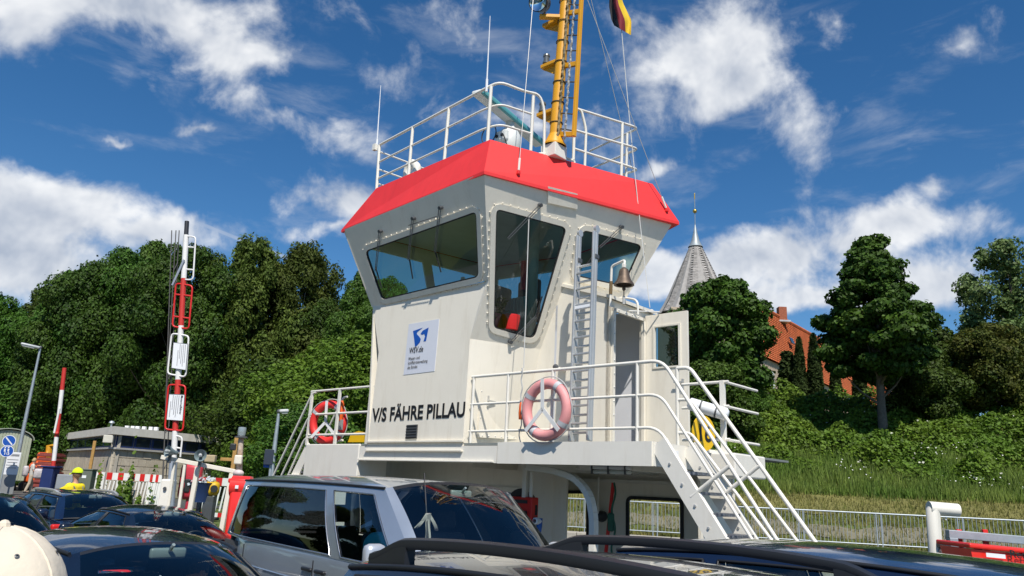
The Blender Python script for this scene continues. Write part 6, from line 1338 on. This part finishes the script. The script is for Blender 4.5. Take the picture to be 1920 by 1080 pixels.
def trailer():
    d = 47; b = gp(8, d, .5); T = empty('site_trailer', b, 'pale green site trailer with a rounded roof at the photo\'s edge', 'trailer'); r, f = facing(b)
    gm = mat('trailer_green', (.42, .46, .34), .6, var=.08, dirt=.25); wv, L = 2.4, 6.0; zt = ay(8, 806, d)[2]; zl = zt-.55
    f = unit(f*.92+r*.25); r = np.cross(Z3, f)*-1; r = r if r[0] > 0 else -r
    pr = [(-wv/2, 1.0), (wv/2, 1.0), (wv/2, zl)]+[(wv/2*math.cos(t), zl+(zt-zl)*math.sin(t)) for t in np.linspace(.15, math.pi-.15, 12)]+[(-wv/2, zl)]
    MB().prism([b+r*x+Z3*(z-.5) for x, z in pr], -f*L).build('trailer_body', gm, T)
    for k in range(15):
        x = -wv/2+wv*(k+.5)/15; z_ = zl+(zt-zl)*math.sqrt(max(0, 1-(2*x/wv)**2))*.9; MB().bbox(b+r*x+f*.012+Z3*((1.02+z_)/2-.5), (wv/15-.025, .024, z_-1.05), [r, f, Z3], bv=.008).build('plank', gm, T)
    ro = [(wv/2*1.05*math.cos(t), zl+.03+(zt-zl+.04)*math.sin(t)) for t in np.linspace(0, math.pi, 14)]; MB().grid(lambda u, v: b+r*np.interp(u, np.linspace(0, 1, 14), [p[0] for p in ro])+Z3*(np.interp(u, np.linspace(0, 1, 14), [p[1] for p in ro])-.5)+f*(.15-v*(L+.3)), 13, 2, th=.05).build('trailer_roof', mat('trailer_roof', (.34, .37, .30), .6), T, smooth=50)
    for s in (-1, 1):
        for k in (.9, 4.6): c = b+r*s*.95-f*k+Z3*.0; MB().lathe(c-r*.08, r, [(0, 0), (.36, 0), (.38, .03), (.38, .13), (.36, .16), (0, .16)], 18).build('wheel', TYRE, T)
    MB().bbox(b-f*3-Z3*.0+Z3*.3, (1.6, 5.6, .18), [r, f, Z3]).build('chassis', DARKMET, T)
    def signpost():
        d2 = 40; bb = gp(8, d2, .45); S = empty('traffic_sign_post', bb, 'post with two round blue traffic signs before the pale trailer', 'traffic sign'); r2, f2 = facing(bb); tp = ay(17, 816, d2)
        MB().cyl(bb, V3((bb[0], bb[1], tp[2])), .04).build('sign_pole', GALV, S)
        for (px, py, kind) in ((17, 827, 0), (13, 846, 1)):
            c = ay(px, py, d2)+f2*.06; w = MB().lathe(c, f2, [(0, 0), (.30, 0), (.30, .02), (0, .02)], 28).build('sign_disc', SIGNBLUE, S); MB().lathe(c, f2, [(.27, .022), (.30, .022), (.30, .015)], 28).build('sign_rim', SIGNW, w)
            if kind == 0: MB().box(c+f2*.025, (.48, .06, .004), [unit(r2-Z3*1.1), unit(r2*1.1+Z3), f2]).build('sign_bar', SIGNW, w)
            else:
                for (dx, dz, h_) in ((-.10, .05, .22), (.05, .06, .20)): MB().ball(c+r2*dx+Z3*(dz+h_*.55)+f2*.02, .035, 8).bbox(c+r2*dx+Z3*dz+f2*.024, (.07, .006, h_*.7), [r2, f2, Z3], bv=.002).box(c+r2*(dx+.03)+Z3*(dz-.15)+f2*.024, (.03, .006, .16), [unit(r2+Z3*.2), f2, Z3]).build('sign_figure', SIGNW, w)
                MB().tube(arc(c+r2*.06-Z3*.13+f2*.024, r2*.06, Z3*.06, 0, 6.283, 14)[:-1], .01, 5, closed=True).build('sign_figure', SIGNW, w)
        q = gp(22, 41, .45); S = empty('notice_stand', q, 'grey stand with a white printed notice beside the blue signs', 'notice stand'); r2, f2 = facing(q); MB().bbox(q+Z3*.5, (.62, .12, 1.0), [r2, f2, Z3], bv=.02).build('stand', mat('stand_grey', (.25, .26, .26), .6), S); n_ = MB().bbox(q+Z3*1.55, (.66, .10, 1.15), [r2, f2, Z3], bv=.02).build('notice_panel', SIGNW, S)
        MB().box(q+Z3*1.98+f2*.056, (.5, .004, .10), [r2, f2, Z3]).build('heading_bar', mat('print_grey', (.25, .26, .28), .6), n_)
        for k in range(4): MB().box(q+Z3*(1.75-.14*k)+f2*.056, (.5-.06*(k % 2), .004, .03), [r2, f2, Z3]).build('fine_print', mat('print_grey', (.25, .26, .28), .6), n_)
    signpost()
    # excavator and pallets
    q = gp(80, 47, .5); T = empty('mini_excavator', q, 'orange mini excavator with a raised yellow arm beside the building', 'excavator'); om = mat('excavator_orange', (.72, .10, .012), .45, var=.1); ym = mat('excavator_amber', (.62, .30, .01), .45)
    MB().ball(q+Z3*1.35, 1, 14, sc=(.75, .8, .48)).build('engine_cover', om, T, smooth=60); MB().bbox(q+Z3*.75, (1.2, 1.3, .5), bv=.08).build('body', om, T)
    for s in (-1, 1): MB().bbox(q+X3*s*.55+Z3*.25, (.32, 1.9, .5), bv=.15).build('track', TYRE, T)
    MB().tube([q+X3*.4+Z3*1.0, ay(92, 836, 47), ay(107, 835, 47)], [.22, .16, .12], 8).build('boom', ym, T); MB().tube([ay(92, 836, 47), ay(86, 862, 46.8)], .1, 8).build('dipper', ym, T); MB().bbox(q+X3*.0+Z3*1.9-Y3*.1, (.5, .6, .7), bv=.1).build('seat_canopy', om, T)
    q = gp(93, 44.5, .5); T = empty('pallet_stack', q, 'stack of reddish crates beside the barrier arm', 'crates'); pm = mat('crate_red_brown', (.22, .045, .035), .7, var=.25)
    for k in range(9): MB().bbox(q+Z3*(.12+.24*k)+X3*.05*math.sin(k*2), (1.1, 1.0, .13), bv=.02).bbox(q+Z3*(.22+.24*k), (.9, .9, .08), bv=.01).build('crate', pm, T)
    q = gp(165, 30, .42); T = empty('electric_cabinet', q, 'grey green electric cabinet behind the yellow vest worker', 'cabinet'); MB().bbox(q+Z3*.75, (.55, .35, 1.4), bv=.02).build('cabinet_body', mat('cabinet_olive', (.13, .15, .12), .6), T); MB().bbox(q+Z3*1.47, (.6, .4, .05), bv=.01).build('cabinet_lid', mat('cabinet_olive', (.13, .15, .12), .6), T); MB().box(q+Z3*1.2-Y3*.18, (.16, .01, .1)).build('label_plate', SIGNW, T)
trailer()
def construction():
    G = 'red and white construction barriers'
    for i, (x0, x1, d, lab) in enumerate(((176, 198, 31, 'short red and white barrier board beside the electric cabinet'), (203, 245, 29.5, 'overgrown white construction barrier with red reflectors, nearer the worker'), (247, 283, 29.5, 'overgrown white construction barrier nearer the boom'), (284, 305, 28.5, 'red and white barrier board just left of the boom foot'), (380, 432, 27, 'red and white barrier board seen through the windbreak glass'))):
        a, b = gp(x0, d, .42), gp(x1, d, .42); dd = unit(b-a); L = np.linalg.norm(b-a); n = np.cross(dd, Z3); n = n if n[1] < 0 else -n; T = empty('construction_barrier', (a+b)/2, lab, 'barrier', G); c = (a+b)/2
        nb = max(4, int(L/.22)); zt = 1.42
        for k in range(nb): MB().box(a+dd*L*(k+.5)/nb+Z3*(zt-.15-.0)+n*.02, (L/nb+.0, .03, .26), [dd, n, Z3]).build('stripe', REDP if k % 2 == 0 else RW_W, T)
        for k in range(nb): MB().box(a+dd*L*(k+.5)/nb+Z3*.18+n*.02, (L/nb, .03, .14), [dd, n, Z3]).build('stripe', RW_W if k % 3 else REDP, T)
        for x in (.02, .5, .98): MB().bbox(a+dd*L*x+Z3*.7, (.06, .05, 1.4), [dd, n, Z3], bv=.01).build('post', RW_W, T)
        for k in range(5): p0 = a+dd*L*(.1+.17*k)+Z3*.3; p1 = a+dd*L*(.2+.17*k)+Z3*1.1; MB().bbox((p0+p1)/2, (np.linalg.norm(p1-p0), .03, .06), [unit(p1-p0), n, np.cross(unit(p1-p0), n)], bv=.008).build('lattice_slat', RW_W, T)
        MB().bbox(c-Z3*.0+Z3*.05, (L*.5, .4, .1), [dd, n, Z3], bv=.03).build('foot', BLACK, T)
    r = np.random.default_rng(8); n = 5200; px = r.uniform(186, 300, n); C = np.array([gp(x, 29.1+r.normal(0, .35), .42) for x in px]); hump = .55+.5*np.sin(px*.11)+.35*np.sin(px*.31)
    C[:, 2] += np.abs(r.normal(0, .55, n))*np.clip(hump, .15, 1.3); o = leaf_cloud('climbing_weeds', C, np.tile([0, -.8, .5], (n, 1)), .10, LEAF2, None, 1.5, kind='stuff'); o['label'] = 'weeds climbing over the construction barriers'
LEAF2 = mat('leaf_weeds', (.07, .13, .012), .6, var=.3, vscale=.35, isl=.42, trans=.25, spec=.25, ramp2=(.13, .20, .02))
construction()
# ------------------------------------------------------------------ vegetation
LEAF = dict(
    dark=mat('leaf_dark', (.030, .074, .008), .6, var=.3, vscale=.35, isl=.42, trans=.25, tree=.65, spec=.25, ramp2=(.075, .135, .014)),
    mid=mat('leaf_mid', (.044, .085, .010), .6, var=.3, vscale=.45, isl=.38, trans=.25, tree=.65, spec=.25, ramp2=(.085, .135, .016)),
    olive=mat('leaf_olive', (.066, .102, .016), .65, var=.3, vscale=.5, isl=.4, trans=.3, tree=.65, spec=.2, ramp2=(.12, .155, .028)),
    silver=mat('leaf_silver', (.085, .15, .035), .6, var=.25, vscale=.5, isl=.45, trans=.3, spec=.3, ramp2=(.15, .21, .07)),
    rust=mat('leaf_rust', (.09, .085, .012), .65, var=.3, vscale=.5, isl=.4, trans=.25, spec=.2, ramp2=(.045, .08, .012)),
    cyp=mat('leaf_cypress', (.022, .040, .010), .8, var=.3, vscale=1.2, isl=.4, trans=.1, spec=.15, ramp2=(.04, .06, .014)),
    bush=mat('leaf_bush2', (.072, .145, .013), .6, var=.3, vscale=.35, isl=.42, trans=.3, spec=.25, ramp2=(.135, .21, .022)))
BARK = mat('bark', (.13, .105, .08), .9, var=.3, vscale=6, bump=.8, bscale=20)
BIRCHBARK = mat('birch_bark', (.50, .48, .44), .8, var=.35, vscale=9, bump=.5, bscale=20, dirt=.6)
def lobes(r, H_, R, base, prof, nl, lr):
    out = []
    for i in range(nl):
        h = base + (H_-base)*((i+.5)/nl)**.9; rad = R*prof((h-base)/(H_-base)); a = i*2.399+r.uniform(-.5, .5)
        q = rad*math.sqrt(r.uniform(.15, 1))*.88
        out.append((np.array([q*math.cos(a), q*math.sin(a), h]), lr*R*r.uniform(.7, 1.15)*(.55+.45*prof((h-base)/(H_-base)))))
    return out
def crown_points(r, L, n, flat=.8, shell=.42):
    vol = np.array([l[1]**2 for l in L]); k = r.choice(len(L), n, p=vol/vol.sum())
    d = r.normal(0, 1, (n, 3)); d /= np.linalg.norm(d, axis=1, keepdims=True)
    cc = np.array([l[0] for l in L])[k]; rr = np.array([l[1] for l in L])[k]
    lump = 1+.16*np.sin(d[:, 0]*6+k)*np.sin(d[:, 1]*7+2*k)*np.cos(d[:, 2]*6+k)
    q = (1-shell*r.random(n)**1.7)*lump; q = np.where(r.random(n) < .07, q*(1+.30*r.random(n)), q)
    C = cc + d*(rr*q)[:, None]*np.array([1, 1, flat]); return C, d+np.array([0, 0, .35])
def make_tree(name, H_, R, base, prof, nl, lr, nleaf, size, leafm, seed, bark=BARK, tr=.22, flat=.8, droop=0., aspect=1.5, limbs=9, shell=.42, lean=0., gaps=.0):
    r = np.random.default_rng(seed); root = empty(name, (0, 0, 0))
    L = lobes(r, H_, R, base, prof, nl, lr)
    top = np.array([lean*.5, 0, H_*.86]); mb = MB()
    tp = [np.array([0, 0, -.4])+ (top-np.array([0, 0, -.4]))*t + np.array([math.sin(t*5+seed)*.12, math.cos(t*4+seed)*.12, 0])*t*H_/8 for t in np.linspace(0, 1, 9)]
    mb.tube(tp, [tr*(1.25-1.15*t) for t in np.linspace(0, 1, 9)], 9)
    tk = mb.build('trunk', bark, root, smooth=60)
    lm = MB(); pick = r.choice(len(L), min(limbs, len(L)), replace=False)
    for i in pick:
        c = L[i][0]; t = np.clip((c[2]/H_)*.72, .18, .8); k = t*8; a = int(k); s = tp[a]+(tp[min(a+1, 8)]-tp[a])*(k-a)
        mid = (s+c)/2+np.array([0, 0, -.06*H_*.3]); lm.tube([s, mid, c], [tr*.42*(1.1-t), tr*.28*(1.1-t), tr*.07], 6)
    lm.build('limb', bark, root, smooth=60)
    C, N_ = crown_points(r, L, nleaf, flat, shell)
    if gaps:
        g = np.sin(C[:, 0]*1.9+seed)*np.sin(C[:, 1]*1.7)*np.sin(C[:, 2]*2.1+seed); keep = g < 1-gaps; C, N_ = C[keep], N_[keep]
    leaf_cloud('crown', C, N_, size, leafm, root, aspect, droop=droop)
    return root
def place(root, x, y, rot=0., sc=1., z=None, lab=None, group=None, cat='tree', scz=None):
    root.location = (x, y, H(x, y) if z is None else z); root.rotation_euler = (0, 0, rot); root.scale = (sc, sc, scz or sc)
    if lab: tag(root, lab, cat, group)
    return root
rnd = lambda t: math.sqrt(max(0, 1-(2*t-.85)**2*.75))
egg = lambda t: max(.12, math.sin(math.pi*min(1, t*.86+.16))**.8)
cone2 = lambda t: max(.12, (1-t)**.8*(.55+.45*min(1, t*3.5)))
cone = lambda t: max(.10, (1-t)**.75*(.72+.28*min(1, t*6)))
def by_pixel(px, d, ytop, H_):     # placement: x,y on the ground and the scale that puts the crown's top on a photo row
    p = gp(px, d); zt = ay(px, ytop, d)[2]; z0 = H(p[0], p[1]); return p[0], p[1], (zt-z0)/H_
def forest():
    G = 'tall trees behind the quay building'
    A = make_tree('broadleaf_tree', 18, 6.4, 1.5, rnd, 50, .33, 95000, .175, LEAF['dark'], 3, limbs=12)
    B = make_tree('broadleaf_tree', 18, 5.8, 1.2, egg, 50, .33, 95000, .175, LEAF['mid'], 11, limbs=12)
    Cb = make_tree('birch_tree', 19, 5.6, 2.5, rnd, 90, .22, 90000, .15, LEAF['olive'], 5, bark=BIRCHBARK, tr=.2, flat=1.35, droop=1.6, aspect=2.0, limbs=16, shell=.75, gaps=.45)
    spec = [(A, -70, 60, 545, 'broad dark tree half cut off by the photo\'s edge above the site trailer', 0),
            (B, 20, 66, 535, 'mid green leafy tree right behind the pale green trailer', 1.),
            (A, 112, 58, 488, 'dark rounded tree behind the red and white raised barrier pole', 2.1),
            (B, 215, 64, 448, 'tallest leafy tree with a pointed top behind the low building', 3.3),
            (A, 292, 57, 452, 'dark leafy tree just beside the tall boom frames', 4.0),
            (B, 62, 61, 505, 'mid green tree between the trailer and the tall street lamp', 2.6), (A, 168, 60, 462, 'dark leafy tree behind the left wing of the low building', 5.2), (B, 345, 63, 520, 'lower green tree showing behind the upper boom frame', .3), (A, 572, 62, 560, 'lower dark tree beside the drooping birches', 1.9),
            (Cb, 420, 60, 436, 'drooping olive birch next to the black tip of the boom', 0.),
            (Cb, 520, 63, 446, 'drooping olive birch with pale branches nearer the wheelhouse', 2.2),
            (B, 648, 56, 505, 'leafy green tree partly hidden by the wheelhouse front', 5.),
            (A, 700, 60, 520, 'dark tree mostly hidden behind the wheelhouse', .7)]
    used = set()
    for t, px, d, yt, lab, rot in spec:
        r = t if t.name not in used else copy_tree(t); used.add(t.name)
        x, y, s = by_pixel(px, d, yt, 18.6 if t is not Cb else 20); place(r, x, y, rot, s*(.76 if t is not Cb else .86), lab=lab, group=G, scz=s)
    # lower trees and shrubs in front of them
    S = make_tree('shrub', 6.5, 3.6, .2, rnd, 30, .42, 46000, .115, LEAF['mid'], 21, tr=.1, limbs=7)
    S2 = make_tree('shrub', 6.5, 3.4, .1, egg, 30, .42, 46000, .115, LEAF['bush'], 22, tr=.1, limbs=7)
    sp = [(S, 30, 58, 730, 'wide low bush behind the pale trailer roof', 0), (S2, 130, 68, 720, 'light green bush behind the raised red and white barrier', 1),
          (S, 240, 66, 720, 'bush above the flat roof beside its ventilator', 2), (S, 345, 66, 730, 'dark bush behind the lower boom sign', 3),
          (S2, 600, 44, 655, 'bright green bush below the trees beside the wheelhouse logo', 4), (S, 530, 50, 690, 'green bush behind the small lamp post', 5),
          (S2, 665, 40, 640, 'bright bush touching the wheelhouse wall and life ring railing', 2.5), (S2, 520, 42, 790, 'low green bush beside the signal lamp mast', .4),
          (S, 575, 34, 770, 'low dark bush behind the far boarding stairs', 1.7), (S2, 425, 62, 760, 'bush at the foot of the birch trunks', 2.9)]
    used = set()
    for t, px, d, yt, lab, rot in sp:
        r = t if t.name not in used else copy_tree(t); used.add(t.name)
        x, y, s = by_pixel(px, d, yt, 6.6); place(r, x, y, rot, s*1.25, lab=lab, group='shrubs below the tall trees', cat='shrub', scz=s)
    # bank across the water behind the viewer, mirrored in the car windows
    for i, (x, y, s) in enumerate(((-46, 13, 1.0), (-52, 25, 1.1), (-41, 3, .95), (-47, 37, 1.0), (-60, 8, 1.2), (-56, -8, 1.1), (-48, -62, 1.1), (-30, -72, 1.0), (-6, -80, .95), (14, -78, 1.05), (36, -74, 1.))):
        r = copy_tree((A, B)[i % 2]); place(r, x, y, i*1.3, s, z=.4, lab='leafy tree outside the view, mirrored only in car windows', group='trees mirrored in car windows')
def right_bank():
    T = make_tree('lime_tree', 10, 3.9, 3.2, cone2, 74, .25, 60000, .15, LEAF['dark'], 31, tr=.2, flat=.5, limbs=18, shell=.65, gaps=.35)
    x, y, s = by_pixel(1668, 34.5, 448, 10.2); place(T, x, y, .6, s, lab='large dark conical tree with a bare trunk standing on the grassy bank', cat='tree')
    T2 = make_tree('maple_tree', 7, 2.7, 1.0, rnd, 60, .30, 40000, .15, LEAF['dark'], 34, tr=.15, limbs=10)
    x, y, s = by_pixel(1362, 39, 524, 7.2); place(T2, x, y, 1.6, s, lab='round dark tree in front of the church spire beside the open door', cat='tree')
    P = make_tree('poplar_tree', 11, 3.6, 2.2, rnd, 46, .26, 26000, .15, LEAF['silver'], 36, tr=.16, limbs=14, shell=.9, gaps=.55)
    x, y, s = by_pixel(1945, 40, 455, 11.2); place(P, x, y, 0, s, lab='silvery loose-leaved tree cut off by the photo\'s right edge', cat='tree')
    R_ = make_tree('hazel_shrub', 6, 3.2, .2, rnd, 34, .42, 36000, .14, LEAF['rust'], 38, tr=.12, limbs=8)
    x, y, s = by_pixel(1895, 37, 618, 6.1); place(R_, x, y, 0, s, lab='brownish green tall shrub below the silvery tree', cat='shrub')
    G1 = make_tree('elder_shrub', 5, 2.8, .1, rnd, 30, .42, 30000, .14, LEAF['mid'], 41, tr=.1, limbs=7)
    for i, (px, d, yt, lab) in enumerate(((1790, 40, 630, 'green shrub between the large conical tree and the brownish shrub'), (1752, 37, 668, 'dark leafy shrub tucked behind the conical tree trunk'),
                                         (1470, 41, 735, 'small rounded shrub in front of the red roof gable'), (1345, 36, 690, 'shrub behind the stair handrail top'), (1425, 38, 735, 'low shrub under the round tree'))):
        r = G1 if i == 0 else copy_tree(G1); x, y, s = by_pixel(px, d, yt, 5.1); place(r, x, y, i*1.9, s*1.1, lab=lab, cat='shrub', group='shrubs on the bank top', scz=s)
    # columnar cypresses before the red roof
    def cyp(seed):
        r = np.random.default_rng(seed); root = empty('columnar_cypress', (0, 0, 0)); mb = MB(); mb.cyl((0, 0, -.4), (0, 0, 4.0), .09, .03, 8).build('trunk', BARK, root)
        n = 9000; h = r.random(n)**.9; a = r.random(n)*6.283; rad = .43*np.sin(np.pi*np.clip(h*.86+.14, 0, 1))**.55*(1-.45*h)*(1-.3*r.random(n)**2)*(1+.1*np.sin(a*5+h*20))
        C = np.stack([rad*np.cos(a), rad*np.sin(a), .05+h*4.9], axis=1); Nn = np.stack([np.cos(a), np.sin(a), .3+0*a], axis=1)
        leaf_cloud('crown', C, Nn, .15, LEAF['cyp'], root, 2.0, droop=-1.5); return root
    K = cyp(51)
    for i, (px, d, yt, lab, w) in enumerate(((1510, 44, 634, 'slim dark cypress leftmost in the row before the red roof', .95), (1541, 44, 628, 'slim dark cypress second from the left before the red roof', 1.0),
                                            (1580, 44.5, 668, 'slim dark cypress third from the left before the red roof', .98), (1627, 45, 672, 'slim dark cypress nearest the large tree trunk', 1.0))):
        r = K if i == 0 else copy_tree(K); x, y, s = by_pixel(px, d, yt, 5.0); place(r, x, y, i*1.1, w*(1+.12*math.sin(i*2.3)), lab=lab, cat='cypress', group='cypresses before the red roof', scz=s); r.rotation_euler = (.02*math.sin(i*3), .025*math.cos(i*2), i*1.7)
    S = make_tree('small_spruce', 4, 1.3, .2, cone, 26, .4, 6000, .2, LEAF['cyp'], 61, tr=.07, limbs=6)
    x, y, s = by_pixel(1490, 45, 662, 4.1); place(S, x, y, 0, s, lab='small bluish spruce left of the cypress row', cat='tree')
    # undergrowth mantle over the upper slope
    r = np.random.default_rng(5); n = 170000
    sx = r.uniform(-8, 34, n); sd = r.random(n); s_ = 7.7+sd*10.1
    yy = fy(sx)+s_; bump = .55+.5*np.sin(sx*1.15+np.sin(yy*1.3)*1.4)*np.cos(yy*1.05+sx*.4)+.35*np.sin(sx*2.7+1)*np.sin(yy*2.3)
    edge = sstep(7.6, 9.8, s_+.9*np.sin(sx*.8)+.5*np.sin(sx*2.1))
    hgt = np.clip(bump, .02, 2)*edge*(1.0+.5*sstep(14, 17, s_))
    keep = r.random(n) < .15+edge; sx, yy, hgt = sx[keep], yy[keep], hgt[keep]
    up = r.random(len(sx))**.35; C = np.stack([sx, yy, Hs(sx, yy)+hgt*up+.05], axis=1)
    g = r.normal(0, .6, (len(sx), 3)); g[:, 2] += 1.; g[:, 1] -= .6
    leaf_cloud('undergrowth', C, g, .115, LEAF['bush'], None, 1.4, kind='stuff')['label'] = 'leafy bramble undergrowth covering the upper bank'
    k = r.choice(len(sx), 900); m = (np.sin(C[k, 0]*.7+2)+np.sin(C[k, 1]*1.1+C[k, 0]*.3)) > .55
    leaf_cloud('elder_blossoms', C[k][m]+np.array([0, -.1, .14]), np.tile([0, -.7, .7], (m.sum(), 1)), .09, mat('blossom_white', (.62, .62, .50), .8, trans=.2), None, 1.0, kind='stuff')['label'] = 'white blossom heads on the bank shrubs'
    # long meadow grass on the lower slope
    n = 60000; gx = r.uniform(-6, 34, n); gs = 6.4+r.random(n)**1.25*4.6; gy = fy(gx)+gs
    blades('meadow_grass', gx, gy, .22, .55, mat('meadow_grass_blades', (.10, .195, .02), .7, var=.3, vscale=.5, isl=.4, trans=.35, ramp2=(.21, .27, .05)), .055)
    n = 60000; gx = r.uniform(-6, 34, n); gs = .5+r.random(n)*6.0; gy = fy(gx)+gs; k = (gs < 1.6) | (r.random(n) < .8); k &= ~((gs > 1.8) & (gs < 3.1) & (r.random(n) < .45))
    blades('verge_grass', gx[k], gy[k], .08, .24, mat('verge_grass_blades', (.12, .15, .025), .8, var=.3, vscale=1., isl=.4, trans=.25, ramp2=(.25, .215, .065)), .05)
    k = r.choice(n, 900); q = (gs[k] > 6) | True; fx = r.uniform(13.5, 24, 420); fs = 6.8+r.random(420)*4; m = (np.sin(fx*1.1)+np.sin(fs*1.7+fx*.5)) > .5
    fx, fs = fx[m], fs[m]; fyy = fy(fx)+fs; C = np.stack([fx, fyy, Hs(fx, fyy)+.42+r.random(len(fx))*.2], axis=1)
    leaf_cloud('daisies', C, np.tile([0, -.5, .9], (len(fx), 1)), .055, mat('daisy_white', (.75, .75, .68), .8), None, 1.0, kind='stuff')['label'] = 'white daisies scattered in the meadow grass'
def blades(name, gx, gy, h0, h1, m, w, zoff=0):
    r = np.random.default_rng(len(gx)); n = len(gx); z = Hs(gx, gy)+zoff; h = h0+(h1-h0)*r.random(n)*(.7+.5*np.sin(gx*1.1+gy*.8)**2)
    a = r.random(n)*6.283; ww = w*(.6+.8*r.random(n)); lx, ly = r.normal(0, .22, n)*h, r.normal(0, .22, n)*h
    A = np.stack([gx-np.cos(a)*ww/2, gy-np.sin(a)*ww/2, z-.03], 1); B = np.stack([gx+np.cos(a)*ww/2, gy+np.sin(a)*ww/2, z-.03], 1); T = np.stack([gx+lx, gy+ly, z+h], 1)
    P = np.stack([A, B, T], 1).reshape(-1, 3); me = bpy.data.meshes.new(name); me.vertices.add(3*n); me.vertices.foreach_set('co', P.ravel())
    me.loops.add(3*n); me.loops.foreach_set('vertex_index', np.arange(3*n)); me.polygons.add(n); me.polygons.foreach_set('loop_start', np.arange(0, 3*n, 3)); me.polygons.foreach_set('loop_total', np.full(n, 3))
    me.materials.append(m); me.update(); me.validate(); o = bpy.data.objects.new(name, me); COL.objects.link(o); o['kind'] = 'stuff'; o['label'] = name.replace('_', ' ')+' growing on the bank'; return o
forest(); right_bank()
